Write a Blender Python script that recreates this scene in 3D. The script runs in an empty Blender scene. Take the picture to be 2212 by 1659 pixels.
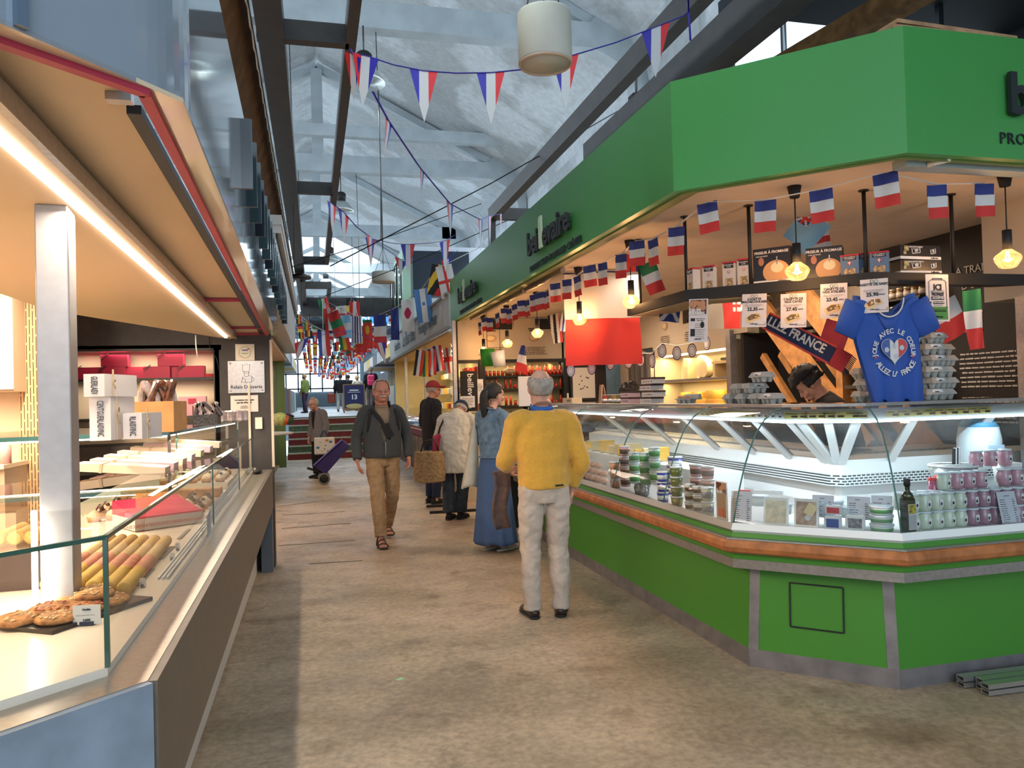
import bpy,math,random
from mathutils import Vector,Matrix,Quaternion
R=random.Random(7)
SC=bpy.context.scene
COL=SC.collection
PI=math.pi
#camera
FPX,EYE=1660.0,1.55
_yaw=math.atan((1106-680)/FPX);_pit=math.atan(27/FPX);_rol=math.radians(1.6)
FW=Vector((math.sin(_yaw)*math.cos(_pit),math.cos(_yaw)*math.cos(_pit),math.sin(_pit)))
_r0=Vector((math.cos(_yaw),-math.sin(_yaw),0));_u0=_r0.cross(FW)
RT=_r0*math.cos(_rol)-_u0*math.sin(_rol);UP=_u0*math.cos(_rol)+_r0*math.sin(_rol)
CAM=Vector((0,0,EYE))
cd=bpy.data.cameras.new('camera');cam=bpy.data.objects.new('camera',cd);COL.objects.link(cam)
cd.sensor_fit='HORIZONTAL';cd.sensor_width=36;cd.lens=FPX/2212*36;cd.clip_start=.05;cd.clip_end=300
m=Matrix.Identity(4)
for i in range(3):
 m[i][0]=RT[i];m[i][1]=UP[i];m[i][2]=-FW[i];m[i][3]=CAM[i]
cam.matrix_world=m;SC.camera=cam
def at(u,v,x=None,y=None,z=None):
 """point of the hall seen at photograph pixel u, v on the plane x=, y= or z="""
 d=FW+RT*((u-1106)/FPX)-UP*((v-829.5)/FPX)
 if x is not None:t=x/d.x
 elif y is not None:t=y/d.y
 else:t=(z-EYE)/d.z
 return CAM+d*t
#world, lights, exposure
vs=SC.view_settings;vs.view_transform='Standard';vs.look='None';vs.gamma=1;vs.exposure=EXPO=0.36
SC.cycles.max_bounces=7;SC.cycles.diffuse_bounces=4;SC.cycles.glossy_bounces=3
SC.cycles.transparent_max_bounces=24;SC.cycles.transmission_bounces=6
SC.cycles.caustics_reflective=False;SC.cycles.caustics_refractive=False
SC.cycles.sample_clamp_indirect=4;SC.cycles.use_denoising=True
w=bpy.data.worlds.new('sky');SC.world=w;w.use_nodes=True
bg=w.node_tree.nodes['Background'];bg.inputs[0].default_value=(.68,.86,1,1);bg.inputs[1].default_value=1.25
def lamp(name,loc,size,power,col,rot=(0,0,0),kind='AREA',spread=180,label=None):
 l=bpy.data.lights.new(name,kind);l.energy=power;l.color=col
 if kind=='AREA':
  l.shape='RECTANGLE';l.size,l.size_y=size;l.spread=math.radians(spread)
 elif kind=='POINT':l.shadow_soft_size=size
 elif kind=='SPOT':
  l.shadow_soft_size=size;l.spot_size=math.radians(spread);l.spot_blend=.6
 o=bpy.data.objects.new(name,l);COL.objects.link(o);o.location=loc;o.rotation_euler=rot
 return o
DAY=(.74,.88,1);WARM=(1,.78,.55);NEUT=(1,.86,.70)
for y in(4.5,13,22,32):
 lamp('clerestory_daylight_east',(5.35,y,5.7),(1.2,7.5),150,DAY,(0,math.radians(88),0))
 lamp('clerestory_daylight_west',(-4.9,y,5.7),(1.2,7.5),250,DAY,(0,math.radians(-88),0))
lamp('entrance_daylight',(1.5,-4.6,3.0),(7,3.6),130,DAY,(math.radians(84),0,0))
for y in(34,46):
 lamp('roof_light_daylight',(.6,y,7.6),(4,7),420,DAY,(0,0,0))
lamp('pastry_ceiling_row',(-1.95,3.6,2.56),(.1,5.0),230,WARM)
lamp('pastry_ceiling_row',(-3.1,3.6,2.56),(.1,5.0),230,WARM)
lamp('pastry_entrance_light',(-1.4,1.0,2.28),(.8,1.2),8,WARM)
for(x,y,p)in((3.6,9.6,30),(3.3,7.0,36),(4.1,5.9,22)):
 lamp('cheese_stall_ceiling_light',(x,y,2.70),(.6,.6),p,(1,.74,.52))
#materials
def lin(c):
 return c/12.92 if c<=.04045 else((c+.055)/1.055)**2.4
def rgb(h):
 if isinstance(h,str):
  return tuple(lin(int(h[i:i+2],16)/255)for i in(0,2,4))+(1,)
 return tuple(h)+(1,)if len(h)==3 else tuple(h)
MATS={}
def mat(name,col,rough=.6,metal=0,spec=.4,noise=0,nscale=8,bump=0,bscale=60,emit=0,ecol=None,col2=None,clear=0,alpha=1,trans=0,sheen=0):
 key=name
 if key in MATS:return MATS[key]
 m=bpy.data.materials.new(name);m.use_nodes=True;MATS[key]=m
 nt=m.node_tree;b=nt.nodes['Principled BSDF'];c=rgb(col)
 b.inputs['Base Color'].default_value=c;b.inputs['Roughness'].default_value=rough
 b.inputs['Metallic'].default_value=metal;b.inputs['Specular IOR Level'].default_value=spec
 if clear:b.inputs['Coat Weight'].default_value=clear;b.inputs['Coat Roughness'].default_value=.08
 if trans:b.inputs['Transmission Weight'].default_value=trans
 if sheen:b.inputs['Sheen Weight'].default_value=sheen
 if alpha<1:b.inputs['Alpha'].default_value=alpha
 if emit:
  b.inputs['Emission Color'].default_value=rgb(ecol or col);b.inputs['Emission Strength'].default_value=emit
 if noise or col2 or bump:
  tc=nt.nodes.new('ShaderNodeTexCoord')
 if noise or col2:
  n=nt.nodes.new('ShaderNodeTexNoise');n.inputs['Scale'].default_value=nscale;n.inputs['Detail'].default_value=5
  nt.links.new(tc.outputs['Object'],n.inputs['Vector'])
  r=nt.nodes.new('ShaderNodeValToRGB');e=r.color_ramp.elements
  c2=rgb(col2)if col2 else tuple(x*(1-noise)for x in c[:3])+(1,)
  e[0].position=.35;e[0].color=c2;e[1].position=.65;e[1].color=c if col2 else tuple(min(1,x*(1+noise*.5))for x in c[:3])+(1,)
  nt.links.new(n.outputs['Fac'],r.inputs['Fac']);nt.links.new(r.outputs['Color'],b.inputs['Base Color'])
 if bump:
  n2=nt.nodes.new('ShaderNodeTexNoise');n2.inputs['Scale'].default_value=bscale;n2.inputs['Detail'].default_value=4
  nt.links.new(tc.outputs['Object'],n2.inputs['Vector'])
  bp=nt.nodes.new('ShaderNodeBump');bp.inputs['Strength'].default_value=bump;bp.inputs['Distance'].default_value=.02
  nt.links.new(n2.outputs['Fac'],bp.inputs['Height']);nt.links.new(bp.outputs['Normal'],b.inputs['Normal'])
 return m
def glassmat(name,tint=(.93,.97,.96),refl=1.0,rough=.02,fog=0,haze=None):
 """thin clear pane: straight-through light plus a fresnel reflection; fog mixes in condensation"""
 if name in MATS:return MATS[name]
 m=bpy.data.materials.new(name);m.use_nodes=True;MATS[name]=m
 nt=m.node_tree;nt.nodes.clear();N=nt.nodes.new;L=nt.links.new
 out=N('ShaderNodeOutputMaterial');t=N('ShaderNodeBsdfTransparent');t.inputs[0].default_value=rgb(tint)
 g=N('ShaderNodeBsdfGlossy');g.inputs['Roughness'].default_value=rough
 f=N('ShaderNodeFresnel');f.inputs[0].default_value=1.5
 mu=N('ShaderNodeMath');mu.operation='MULTIPLY';mu.inputs[1].default_value=refl;L(f.outputs[0],mu.inputs[0])
 mx=N('ShaderNodeMixShader');L(mu.outputs[0],mx.inputs[0]);L(t.outputs[0],mx.inputs[1]);L(g.outputs[0],mx.inputs[2])
 last=mx
 if haze:
  tl=N('ShaderNodeBsdfTranslucent');tl.inputs[0].default_value=rgb(haze[1]);m3=N('ShaderNodeMixShader');m3.inputs[0].default_value=haze[0];L(mx.outputs[0],m3.inputs[1]);L(tl.outputs[0],m3.inputs[2]);last=m3
 if fog:
  d=N('ShaderNodeBsdfDiffuse');d.inputs[0].default_value=(.85,.9,.92,1)
  tc=N('ShaderNodeTexCoord');n=N('ShaderNodeTexNoise');n.inputs['Scale'].default_value=2.2;n.inputs['Detail'].default_value=3;L(tc.outputs['Object'],n.inputs['Vector'])
  r=N('ShaderNodeValToRGB');r.color_ramp.elements[0].position=.47;r.color_ramp.elements[0].color=(0,0,0,1)
  r.color_ramp.elements[1].position=.72;r.color_ramp.elements[1].color=(fog,fog,fog,1);L(n.outputs['Fac'],r.inputs[0])
  m2=N('ShaderNodeMixShader');L(r.outputs[0],m2.inputs[0]);L(mx.outputs[0],m2.inputs[1]);L(d.outputs[0],m2.inputs[2]);last=m2
 L(last.outputs[0],out.inputs[0])
 return m
#mesh building
class B:
 def __init__(s):s.v=[];s.f=[];s.mi=[];s.sm=[]
 def add(s,vs,fs,mi=0,smooth=False):
  o=len(s.v);s.v+=[Vector(p)for p in vs]
  for f in fs:s.f.append([i+o for i in f]);s.mi.append(mi);s.sm.append(smooth)
  return s
 def box(s,c,d,rz=0,mi=0,M=None,bev=0):
  x,y,z=d[0]/2,d[1]/2,d[2]/2
  if bev:
   b=min(bev,x*.9,y*.9,z*.9);vs=[];ring=[]
   for(zz,k)in((-z,b),(-z+b,0),(z-b,0),(z,b)):
    for(sx,sy)in((-1,-1),(1,-1),(1,1),(-1,1)):
     for q in((0,1),(1,0))if sx*sy>0 else((1,0),(0,1)):
      vs.append(Vector((sx*(x-(b if q[0]else 0)-(0 if q[0]else k)),sy*(y-(b if q[1]else 0)-(0 if q[1]else k)),zz)))
   fs=[list(range(7,-1,-1)),list(range(24,32))]
   for r in range(3):
    for i in range(8):fs.append([r*8+i,r*8+(i+1)%8,(r+1)*8+(i+1)%8,(r+1)*8+i])
  else:
   vs=[Vector((sx*x,sy*y,sz*z))for sz in(-1,1)for(sx,sy)in((-1,-1),(1,-1),(1,1),(-1,1))]
   fs=[(3,2,1,0),(4,5,6,7),(0,1,5,4),(1,2,6,5),(2,3,7,6),(3,0,4,7)]
  rot=M if M is not None else Matrix.Rotation(rz,3,'Z')
  return s.add([rot@p+Vector(c)for p in vs],fs,mi)
 def slab(s,p,q,z0,z1,th,mi=0):
  """upright wall slab from plan point p to q, thickness th to the left of p->q"""
  p,q=Vector((p[0],p[1])),Vector((q[0],q[1]));n=(q-p).normalized();n=Vector((-n.y,n.x))*th
  P=[p,q,q+n,p+n]
  return s.prism(P,z0,z1,mi)
 def prism(s,poly,z0,z1,mi=0):
  n=len(poly);a=sum(poly[i][0]*poly[(i+1)%n][1]-poly[(i+1)%n][0]*poly[i][1]for i in range(n))
  if a<0:poly=list(poly)[::-1]
  vs=[(p[0],p[1],z0)for p in poly]+[(p[0],p[1],z1)for p in poly]
  fs=[list(range(n))[::-1],list(range(n,2*n))]+[(i,(i+1)%n,n+(i+1)%n,n+i)for i in range(n)]
  return s.add(vs,fs,mi)
 def hexa(s,a,b,mi=0):
  """solid between quad a (4 pts) and quad b (4 pts)"""
  return s.add(list(a)+list(b),[(3,2,1,0),(4,5,6,7),(0,1,5,4),(1,2,6,5),(2,3,7,6),(3,0,4,7)],mi)
 def quad(s,pts,mi=0):return s.add(pts,[tuple(range(len(pts)))],mi)
 def bar(s,p,q,w,h,mi=0,up=(0,0,1)):
  p,q=Vector(p),Vector(q);d=(q-p).normalized();u=Vector(up);r=d.cross(u)
  if r.length<1e-4:r=d.cross(Vector((1,0,0)))
  r.normalize();u=r.cross(d);r=r*w/2;u=u*h/2
  return s.hexa([p-r-u,p+r-u,p+r+u,p-r+u],[q-r-u,q+r-u,q+r+u,q-r+u],mi)
 def tube(s,pts,r,n=8,mi=0,caps=True,flat=None,smooth=True,rx=None):
  """round tube through pts; r number or list; rx: list of (a,b) radii with frame from flat vector"""
  pts=[Vector(p)for p in pts];k=len(pts);rs=r if isinstance(r,(list,tuple))else[r]*k
  vs=[];pr=None
  for i,p in enumerate(pts):
   d=(pts[min(i+1,k-1)]-pts[max(i-1,0)]).normalized()
   if flat is not None:a=Vector(flat)-d*d.dot(Vector(flat))
   elif pr is not None:a=pr-d*d.dot(pr)
   else:a=d.orthogonal()
   if a.length<1e-5:a=d.orthogonal()
   a.normalize();pr=a;b=d.cross(a)
   ra,rb=(rs[i],rs[i])if not isinstance(rs[i],(tuple,list))else rs[i]
   for j in range(n):
    t=2*PI*j/n;vs.append(p+a*(ra*math.cos(t))+b*(rb*math.sin(t)))
  fs=[(i*n+j,i*n+(j+1)%n,(i+1)*n+(j+1)%n,(i+1)*n+j)for i in range(k-1)for j in range(n)]
  if caps:fs+=[tuple(range(n))[::-1],tuple(range((k-1)*n,k*n))]
  return s.add(vs,fs,mi,smooth)
 def lathe(s,prof,c=(0,0,0),n=20,mi=0,M=None,smooth=True):
  """prof: (radius, z); closed at ends where radius is 0"""
  vs=[];k=len(prof);rot=M or Matrix.Identity(3)
  for(r,z)in prof:
   for j in range(n):
    t=2*PI*j/n;vs.append(rot@Vector((r*math.cos(t),r*math.sin(t),z))+Vector(c))
  fs=[(i*n+j,i*n+(j+1)%n,(i+1)*n+(j+1)%n,(i+1)*n+j)for i in range(k-1)for j in range(n)]
  fs+=[tuple(range(n))[::-1],tuple(range((k-1)*n,k*n))]
  return s.add(vs,fs,mi,smooth)
 def ball(s,c,r,n=14,mi=0,M=None,k=9):
  r=r if isinstance(r,(tuple,list))else(r,r,r);rot=M or Matrix.Identity(3)
  vs=[];fs=[]
  for i in range(k+1):
   a=PI*i/k;rr=max(math.sin(a),.02)
   for j in range(n):
    t=2*PI*j/n
    vs.append(rot@Vector((r[0]*rr*math.cos(t),r[1]*rr*math.sin(t),-r[2]*math.cos(a)))+Vector(c))
  for i in range(k):
   for j in range(n):fs.append((i*n+j,i*n+(j+1)%n,(i+1)*n+(j+1)%n,(i+1)*n+j))
  fs+=[tuple(range(n))[::-1],tuple(range(k*n,(k+1)*n))]
  return s.add(vs,fs,mi,True)
 def grid(s,fn,nu,nv,th=0,mi=0,smooth=True,nrm=None):
  """surface fn(u,v) u,v in 0..1, given thickness th along nrm"""
  P=[[Vector(fn(i/nu,j/nv))for i in range(nu+1)]for j in range(nv+1)]
  def face(off,flip):
   vs=[];fs=[]
   for j in range(nv+1):
    for i in range(nu+1):vs.append(P[j][i]+off)
   for j in range(nv):
    for i in range(nu):
     q=(j*(nu+1)+i,j*(nu+1)+i+1,(j+1)*(nu+1)+i+1,(j+1)*(nu+1)+i)
     fs.append(q[::-1]if flip else q)
   return vs,fs
  n=Vector(nrm)*th if nrm is not None else Vector((0,0,0))
  miu=mi if callable(mi)else(lambda u,v:mi)
  vs,fs=face(Vector((0,0,0)),False);o=len(s.v);s.v+=vs
  ms=[miu((i+.5)/nu,(j+.5)/nv)for j in range(nv)for i in range(nu)]
  for f,q in zip(fs,ms):s.f.append([a+o for a in f]);s.mi.append(q);s.sm.append(smooth)
  if th:
   vs2,fs2=face(-n,True);o2=len(s.v);s.v+=vs2
   for f,q in zip(fs2,ms):s.f.append([a+o2 for a in f]);s.mi.append(q);s.sm.append(smooth)
   W=nu+1;rim=[i for i in range(W)]+[j*W+nu for j in range(1,nv+1)]+[nv*W+i for i in range(nu-1,-1,-1)]+[j*W for j in range(nv-1,0,-1)]
   for a,b2 in zip(rim,rim[1:]+rim[:1]):s.f.append([o+b2,o+a,o2+a,o2+b2]);s.mi.append(ms[0]);s.sm.append(False)
  return s
 def xf(s,M):
  s.v=[M@p for p in s.v];return s
def wloc(o):
 v=Vector((0,0,0))
 while o is not None:v=v+o.location;o=o.parent
 return v
def fin(name,b,mats,parent=None,local=False,bevel=0,kind=None,label=None,subd=0):
 """link builder b as ONE mesh object; vertices are world coordinates unless local"""
 me=bpy.data.meshes.new(name)
 vs=b.v
 if parent is not None:
  if not local:o0=wloc(parent);vs=[p-o0 for p in vs]
  org=Vector((0,0,0))
 else:
  if local:org=Vector((0,0,0))
  else:
   lo=[min(p[i]for p in vs)for i in range(3)];hi=[max(p[i]for p in vs)for i in range(3)]
   org=Vector(((lo[0]+hi[0])/2,(lo[1]+hi[1])/2,lo[2]));vs=[p-org for p in vs]
 me.from_pydata([tuple(p)for p in vs],[],b.f)
 mats=mats if isinstance(mats,(list,tuple))else[mats]
 for m in mats:me.materials.append(m)
 me.polygons.foreach_set('material_index',b.mi);me.polygons.foreach_set('use_smooth',b.sm);me.update()
 o=bpy.data.objects.new(name,me);COL.objects.link(o);o.location=org
 if parent is not None:o.parent=parent
 if kind:o['kind']=kind
 if label:o['label']=label
 if bevel:
  md=o.modifiers.new('bevel','BEVEL');md.width=bevel;md.segments=2;md.limit_method='ANGLE'
 if subd:
  md=o.modifiers.new('subd','SUBSURF');md.levels=md.render_levels=subd
 return o
def tag(o,label,cat,group=None,kind=None):
 o['label']=label;o['category']=cat
 if group:o['group']=group
 if kind:o['kind']=kind
 return o
def thing(name,label,cat,loc,rz=0,group=None):
 o=bpy.data.objects.new(name,None);COL.objects.link(o);o.location=loc;o.rotation_euler=(0,0,rz);o.empty_display_size=.1
 return tag(o,label,cat,group)
def struct(name,b,mats,**k):return fin(name,b,mats,kind='structure',**k)
def dup(root,loc,rz=None,label=None,group=None,scale=None,rot=None):
 def cp(o,par):
  c=o.copy();COL.objects.link(c)
  if par is not None:c.parent=par
  for ch in o.children:cp(ch,c)
  return c
 c=cp(root,None);c.location=loc
 if rz is not None:c.rotation_euler=(root.rotation_euler[0],root.rotation_euler[1],rz)
 if rot is not None:c.rotation_euler=rot
 if label:c['label']=label
 if group:c['group']=group
 if scale:c.scale=scale if isinstance(scale,(tuple,list))else(scale,)*3
 return c
def textb(s,size,M,b=None,depth=.0015,bold=0,align='CENTER',sx=1,spacing=1,mi=0):
 """lettering added to builder b; M places the text's xy plane"""
 c=bpy.data.curves.new('t','FONT');c.body=s;c.size=size;c.extrude=depth;c.offset=bold;c.align_x=align;c.align_y='CENTER'
 c.space_character=spacing;c.resolution_u=2
 o=bpy.data.objects.new('t',c);COL.objects.link(o)
 dg=bpy.context.evaluated_depsgraph_get();me=bpy.data.meshes.new_from_object(o.evaluated_get(dg))
 b=b or B();b.add([M@Vector((p.co.x*sx,p.co.y,p.co.z))for p in me.vertices],[tuple(f.vertices)for f in me.polygons],mi)
 bpy.data.objects.remove(o);bpy.data.curves.remove(c);bpy.data.meshes.remove(me)
 return b
def plane_m(o,xd,yd):
 """matrix of a plane with origin o, text direction xd and up yd"""
 xd=Vector(xd).normalized();yd=Vector(yd);yd=(yd-xd*yd.dot(xd)).normalized();zd=xd.cross(yd)
 m=Matrix.Identity(4)
 for i in range(3):m[i][0]=xd[i];m[i][1]=yd[i];m[i][2]=zd[i];m[i][3]=o[i]
 return m
def lerp(a,b,t):return a+(b-a)*t
#the hall
def floor_mat():
 m=bpy.data.materials.new('worn_concrete');m.use_nodes=True;nt=m.node_tree;b=nt.nodes['Principled BSDF'];N=nt.nodes.new;L=nt.links.new
 tc=N('ShaderNodeTexCoord')
 def nz(s,d,sc=(1,1,1)):
  mp=N('ShaderNodeMapping');mp.inputs['Scale'].default_value=sc;L(tc.outputs['Object'],mp.inputs[0])
  n=N('ShaderNodeTexNoise');n.inputs['Scale'].default_value=s;n.inputs['Detail'].default_value=d;n.inputs['Roughness'].default_value=.62;L(mp.outputs[0],n.inputs[0]);return n
 def ramp(n,a,ca,bb,cb):
  r=N('ShaderNodeValToRGB');e=r.color_ramp.elements;e[0].position=a;e[0].color=rgb(ca);e[1].position=bb;e[1].color=rgb(cb);L(n.outputs['Fac'],r.inputs[0]);return r
 big=ramp(nz(1.1,8,(.7,1.3,1)),.33,(.29,.22,.15),.68,(.54,.42,.30))
 fine=ramp(nz(26,6),.34,(.70,.70,.70),.66,(1.12,1.1,1.08))
 stain=ramp(nz(3.1,9),.30,(.52,.47,.42),.46,(1,1,1))
 m1=N('ShaderNodeMixRGB');m1.blend_type='MULTIPLY';m1.inputs[0].default_value=1;L(big.outputs[0],m1.inputs[1]);L(fine.outputs[0],m1.inputs[2])
 m2=N('ShaderNodeMixRGB');m2.blend_type='MULTIPLY';m2.inputs[0].default_value=.8;L(m1.outputs[0],m2.inputs[1]);L(stain.outputs[0],m2.inputs[2])
 L(m2.outputs[0],b.inputs['Base Color'])
 rr=ramp(nz(5,5),.3,(.34,.34,.34),.7,(.62,.62,.62));L(rr.outputs[0],b.inputs['Roughness'])
 bp=N('ShaderNodeBump');bp.inputs['Strength'].default_value=.25;bp.inputs['Distance'].default_value=.01;L(nz(40,6).outputs['Fac'],bp.inputs['Height']);L(bp.outputs[0],b.inputs['Normal'])
 return m
def plaster_mat():
 m=bpy.data.materials.new('flaking_grey_plaster');m.use_nodes=True;nt=m.node_tree;b=nt.nodes['Principled BSDF'];N=nt.nodes.new;L=nt.links.new
 tc=N('ShaderNodeTexCoord')
 def nz(s,d,lo,hi,ca,cb,sc=(1,1,1)):
  mp=N('ShaderNodeMapping');mp.inputs['Scale'].default_value=sc;L(tc.outputs['Object'],mp.inputs[0])
  n=N('ShaderNodeTexNoise');n.inputs['Scale'].default_value=s;n.inputs['Detail'].default_value=d;L(mp.outputs[0],n.inputs[0])
  r=N('ShaderNodeValToRGB');e=r.color_ramp.elements;e[0].position=lo;e[0].color=rgb(ca);e[1].position=hi;e[1].color=rgb(cb);L(n.outputs['Fac'],r.inputs[0]);return r
 a=nz(.55,9,.50,.56,(.40,.425,.44),(.56,.60,.63));c=nz(9,6,.3,.7,(.86,.86,.86),(1.06,1.06,1.06));d=nz(2.2,8,.28,.42,(.74,.75,.76),(1,1,1),(1,3,1))
 m1=N('ShaderNodeMixRGB');m1.blend_type='MULTIPLY';m1.inputs[0].default_value=1;L(a.outputs[0],m1.inputs[1]);L(c.outputs[0],m1.inputs[2])
 m2=N('ShaderNodeMixRGB');m2.blend_type='MULTIPLY';m2.inputs[0].default_value=.7;L(m1.outputs[0],m2.inputs[1]);L(d.outputs[0],m2.inputs[2])
 L(m2.outputs[0],b.inputs['Base Color']);b.inputs['Roughness'].default_value=.9
 return m
CONC=floor_mat();PLAST=plaster_mat()
BEAMC=mat('painted_pale_concrete',(.40,.45,.48),.8,noise=.12,nscale=3)
STEEL=mat('dark_brown_steel',(.035,.030,.028),.42,metal=0,spec=.6,noise=.3,nscale=6)
CHAR=mat('charcoal_paint',(.045,.04,.04),.7,noise=.15,nscale=12)
BLACKP=mat('black_paint',(.012,.012,.013),.6)
XW,XE=-4.9,5.3
b=B();b.prism([(XW-.3,-5),(9,-5),(9,23.5),(XW-.3,23.5)],-.12,0);struct('floor',b,CONC)
b=B();b.prism([(XW-.3,23.5),(9,23.5),(9,75),(XW-.3,75)],.96,1.08);struct('floor_upper',b,mat('pale_worn_floor',(.42,.43,.44),.45,noise=.3,nscale=2))
def roofline(t):
 pts=[(5.3,6.5),(5.24,6.9),(5.0,7.2),(4.6,7.42),(3.2,8.15),(.2,9.72),(-2.8,8.15),(-4.2,7.42),(-4.6,7.2),(-4.84,6.9),(-4.9,6.5)]
 k=t*(len(pts)-1);i=min(int(k),len(pts)-2);f=k-i
 return(lerp(pts[i][0],pts[i+1][0],f),lerp(pts[i][1],pts[i+1][1],f))
def roof(y0,y1,skip=()):
 b=B()
 for i in range(10):
  if i in skip:continue
  p,q=roofline(i/10),roofline((i+1)/10)
  b.hexa([(p[0],y0,p[1]),(p[0],y1,p[1]),(q[0],y1,q[1]),(q[0],y0,q[1])],[(p[0],y0,p[1]+.12),(p[0],y1,p[1]+.12),(q[0],y1,q[1]+.12),(q[0],y0,q[1]+.12)])
 return b
struct('ceiling',roof(-5,37),PLAST)
struct('ceiling_far',roof(37,52,(4,5)),PLAST);struct('ceiling_end',roof(52,75),PLAST)
BAYS=[-3.2,4.1,11.4,18.7,26.0,33.3,40.6,47.9,55.2]
for side,X,sx in(('east',XE,1),('west',XW,-1)):
 b=B();xc=X+sx*.12
 b.box((xc,35,1.8),(.24,80,3.9));b.box((xc,35,6.3),(.24,80,.5))
 for y in BAYS:b.box((xc,y,4.9),(.24,.5,2.4))
 struct('wall_'+side,b,PLAST)
fr=mat('dark_window_frame',(.03,.04,.05),.5)
n=0
for side,X,sx in(('east',XE,1),('west',XW,-1)):
 for y in BAYS[:-1]:
  n+=1;y0,y1=y+.25,y+7.05;w=None
  b=B();xx=X+sx*.05
  b.box((xx,(y0+y1)/2,6.02),(.05,y1-y0,.06));b.box((xx,(y0+y1)/2,5.05),(.04,y1-y0,.045));b.box((xx,(y0+y1)/2,3.78),(.05,y1-y0,.06))
  for k in range(7):b.box((xx,lerp(y0+.02,y1-.02,k/6),4.9),(.05,.045 if k%2 else.07,2.3))
  for k in(1.5,4.5):b.box((xx,lerp(y0,y1,k/6),4.9),(.04,.02,2.3))
  w=struct('window_%d'%n,b,fr)
struct('wall_end',B().box((.2,75.1,4),(12,.2,12)),mat('far_wall_blue_grey',(.22,.27,.31),.8))
for i,y in enumerate((11.4,18.7,26.0,33.3,40.6,47.9)):
 t=thing('roof_truss','pale concrete roof truss with tie beam, %s from the entrance'%('first','second','third','fourth','fifth','sixth')[i],'truss',(.2,y,7.0),group=None)
 b=B();b.box((.2,y,7.2),(9.2,.26,.40));fin('tie_beam',b,BEAMC,t)
 b=B()
 for s in(-1,1):
  b.bar((.2,y,9.52),(.2+s*4.9,y,7.08),.16,.16)
 fin('rafter',b,BEAMC,t)
 fin('king_post',B().box((.2,y,8.4),(.26,.24,2.1)),BEAMC,t)
 for s in(-1,1):
  b=B();xa=.2+s*5.08
  prof=[(xa,6.1),(xa,7.9),(xa-s*.5,7.9),(xa-s*.95,7.4),(xa-s*.95,7.0)]+[(xa-s*.95+s*.75*math.sin(a*PI/10),6.95-.75*(1-math.cos(a*PI/10)))for a in range(1,6)]
  k=len(prof);b.add([(p[0],y-.13,p[1])for p in prof]+[(p[0],y+.13,p[1])for p in prof],[tuple(range(k)),tuple(range(k,2*k))[::-1]]+[(j,k+j,k+(j+1)%k,(j+1)%k)for j in range(k)])
  fin('corbel',b,BEAMC,t)
 b=B()
 for xx in(-.95,):
  b.box((xx,y,7.12),(.34,.34,.56));b.tube([(xx,y-.18,6.86),(xx,y+.18,6.86)],.17,14)
 fin('clamp',b,BEAMC,t)
b=B();b.box((.2,17.6,7.62),(9.0,.2,.26));tag(fin('ceiling_beam',b,BEAMC),'slim pale beam crossing just above the second truss tie beam','beam')
def steel(name,segs,label,w=.16,h=.24,par=None):
 b=B()
 for p,q,ww,hh in segs:b.bar(p,q,ww,hh)
 o=fin(name,b,STEEL);return tag(o,label,'steel beam')
steel('steel_beam',[((-.27,-2,4.52),(-.27,33,4.52),.2,.24)],'long wide dark steel beam above the pastry shop side of the aisle')
steel('steel_ladder',[((.36,3.0,4.52),(.30,16.5,4.52),.085,.2),((-.2,6.3,4.5),(.33,6.3,4.5),.1,.16),((-.2,10.9,4.5),(.3,10.9,4.5),.1,.16),((-.2,16.5,4.5),(.34,16.5,4.5),.1,.16),((-.38,6.3,4.5),(-.3,6.3,4.5),.1,.16)],'dark steel ladder frame with cross bars beside the wide beam')
steel('steel_ladder',[((.42,20,4.5),(.42,27.5,4.5),.1,.2),((-.2,20,4.5),(.42,20,4.5),.1,.18),((-.2,23.4,4.5),(.42,23.4,4.5),.1,.18)],'dark steel frame further down the aisle before the far cross beams')
steel('steel_beam',[((2.76,-1,4.45),(2.80,11.9,4.45),.12,.2),((2.80,11.8,4.45),(3.6,11.8,4.45),.12,.18),((2.8,11.9,4.45),(2.8,12.05,3.0),.1,.1)],'dark steel beam running above the green fascia of the cheese stall')
steel('steel_beam',[((3.42,-1,4.5),(3.42,9.0,4.5),.22,.34)],'heavy dark steel beam over the cheese stall beside the clerestory')
for y,z,lab in((23.4,4.35,'dark steel cross beam spanning the aisle above the stairs, nearer one'),(29.5,4.3,'dark steel cross beam spanning the far aisle behind the hanging flags')):
 steel('steel_cross_beam',[((-.3,y,z),(3.4,y,z),.24,.55)],lab)
t=thing('beam_pulley','round black steel joint plate under the wide beam','bracket',(-.2,17.5,4.25));b=B()
b.lathe([(0,-.06),(.23,-.06),(.23,.0),(.15,.04),(0,.06)],(-.25,17.5,4.33),20);fin('plate',b,STEEL,t);fin('bolt',B().lathe([(0,-.1),(.06,-.1),(.06,-.05),(0,-.05)],(-.2,17.5,4.3),8),STEEL,t)
b=B();b.hexa([(-.42,2,4.62),(-.42,20,4.62),(-.46,20,4.62),(-.46,2,4.62)],[(-.9,2,3.56),(-.9,20,3.56),(-.94,20,3.56),(-.94,2,3.56)])
tag(fin('plywood_boarding',b,mat('brown_plywood',(.16,.085,.035),.75,noise=.35,nscale=5)),'brown plywood boarding above the pastry shop fascia','boarding')
b=B();k=64
for i in range(k):b.bar((-.41,lerp(3.4,15.5,i/k),4.40+.05*(i%2)),(-.41,lerp(3.4,15.5,(i+1)/k),4.40+.05*((i+1)%2)),.012,.012)
tag(fin('lattice_trim',b,mat('pale_lattice',(.7,.72,.72),.6)),'pale zigzag lattice strip along the wide steel beam','lattice')
DV=mat('near_black_boarding',(.012,.014,.02),.8)  # near-black boarding of the loft over the canopy
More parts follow.
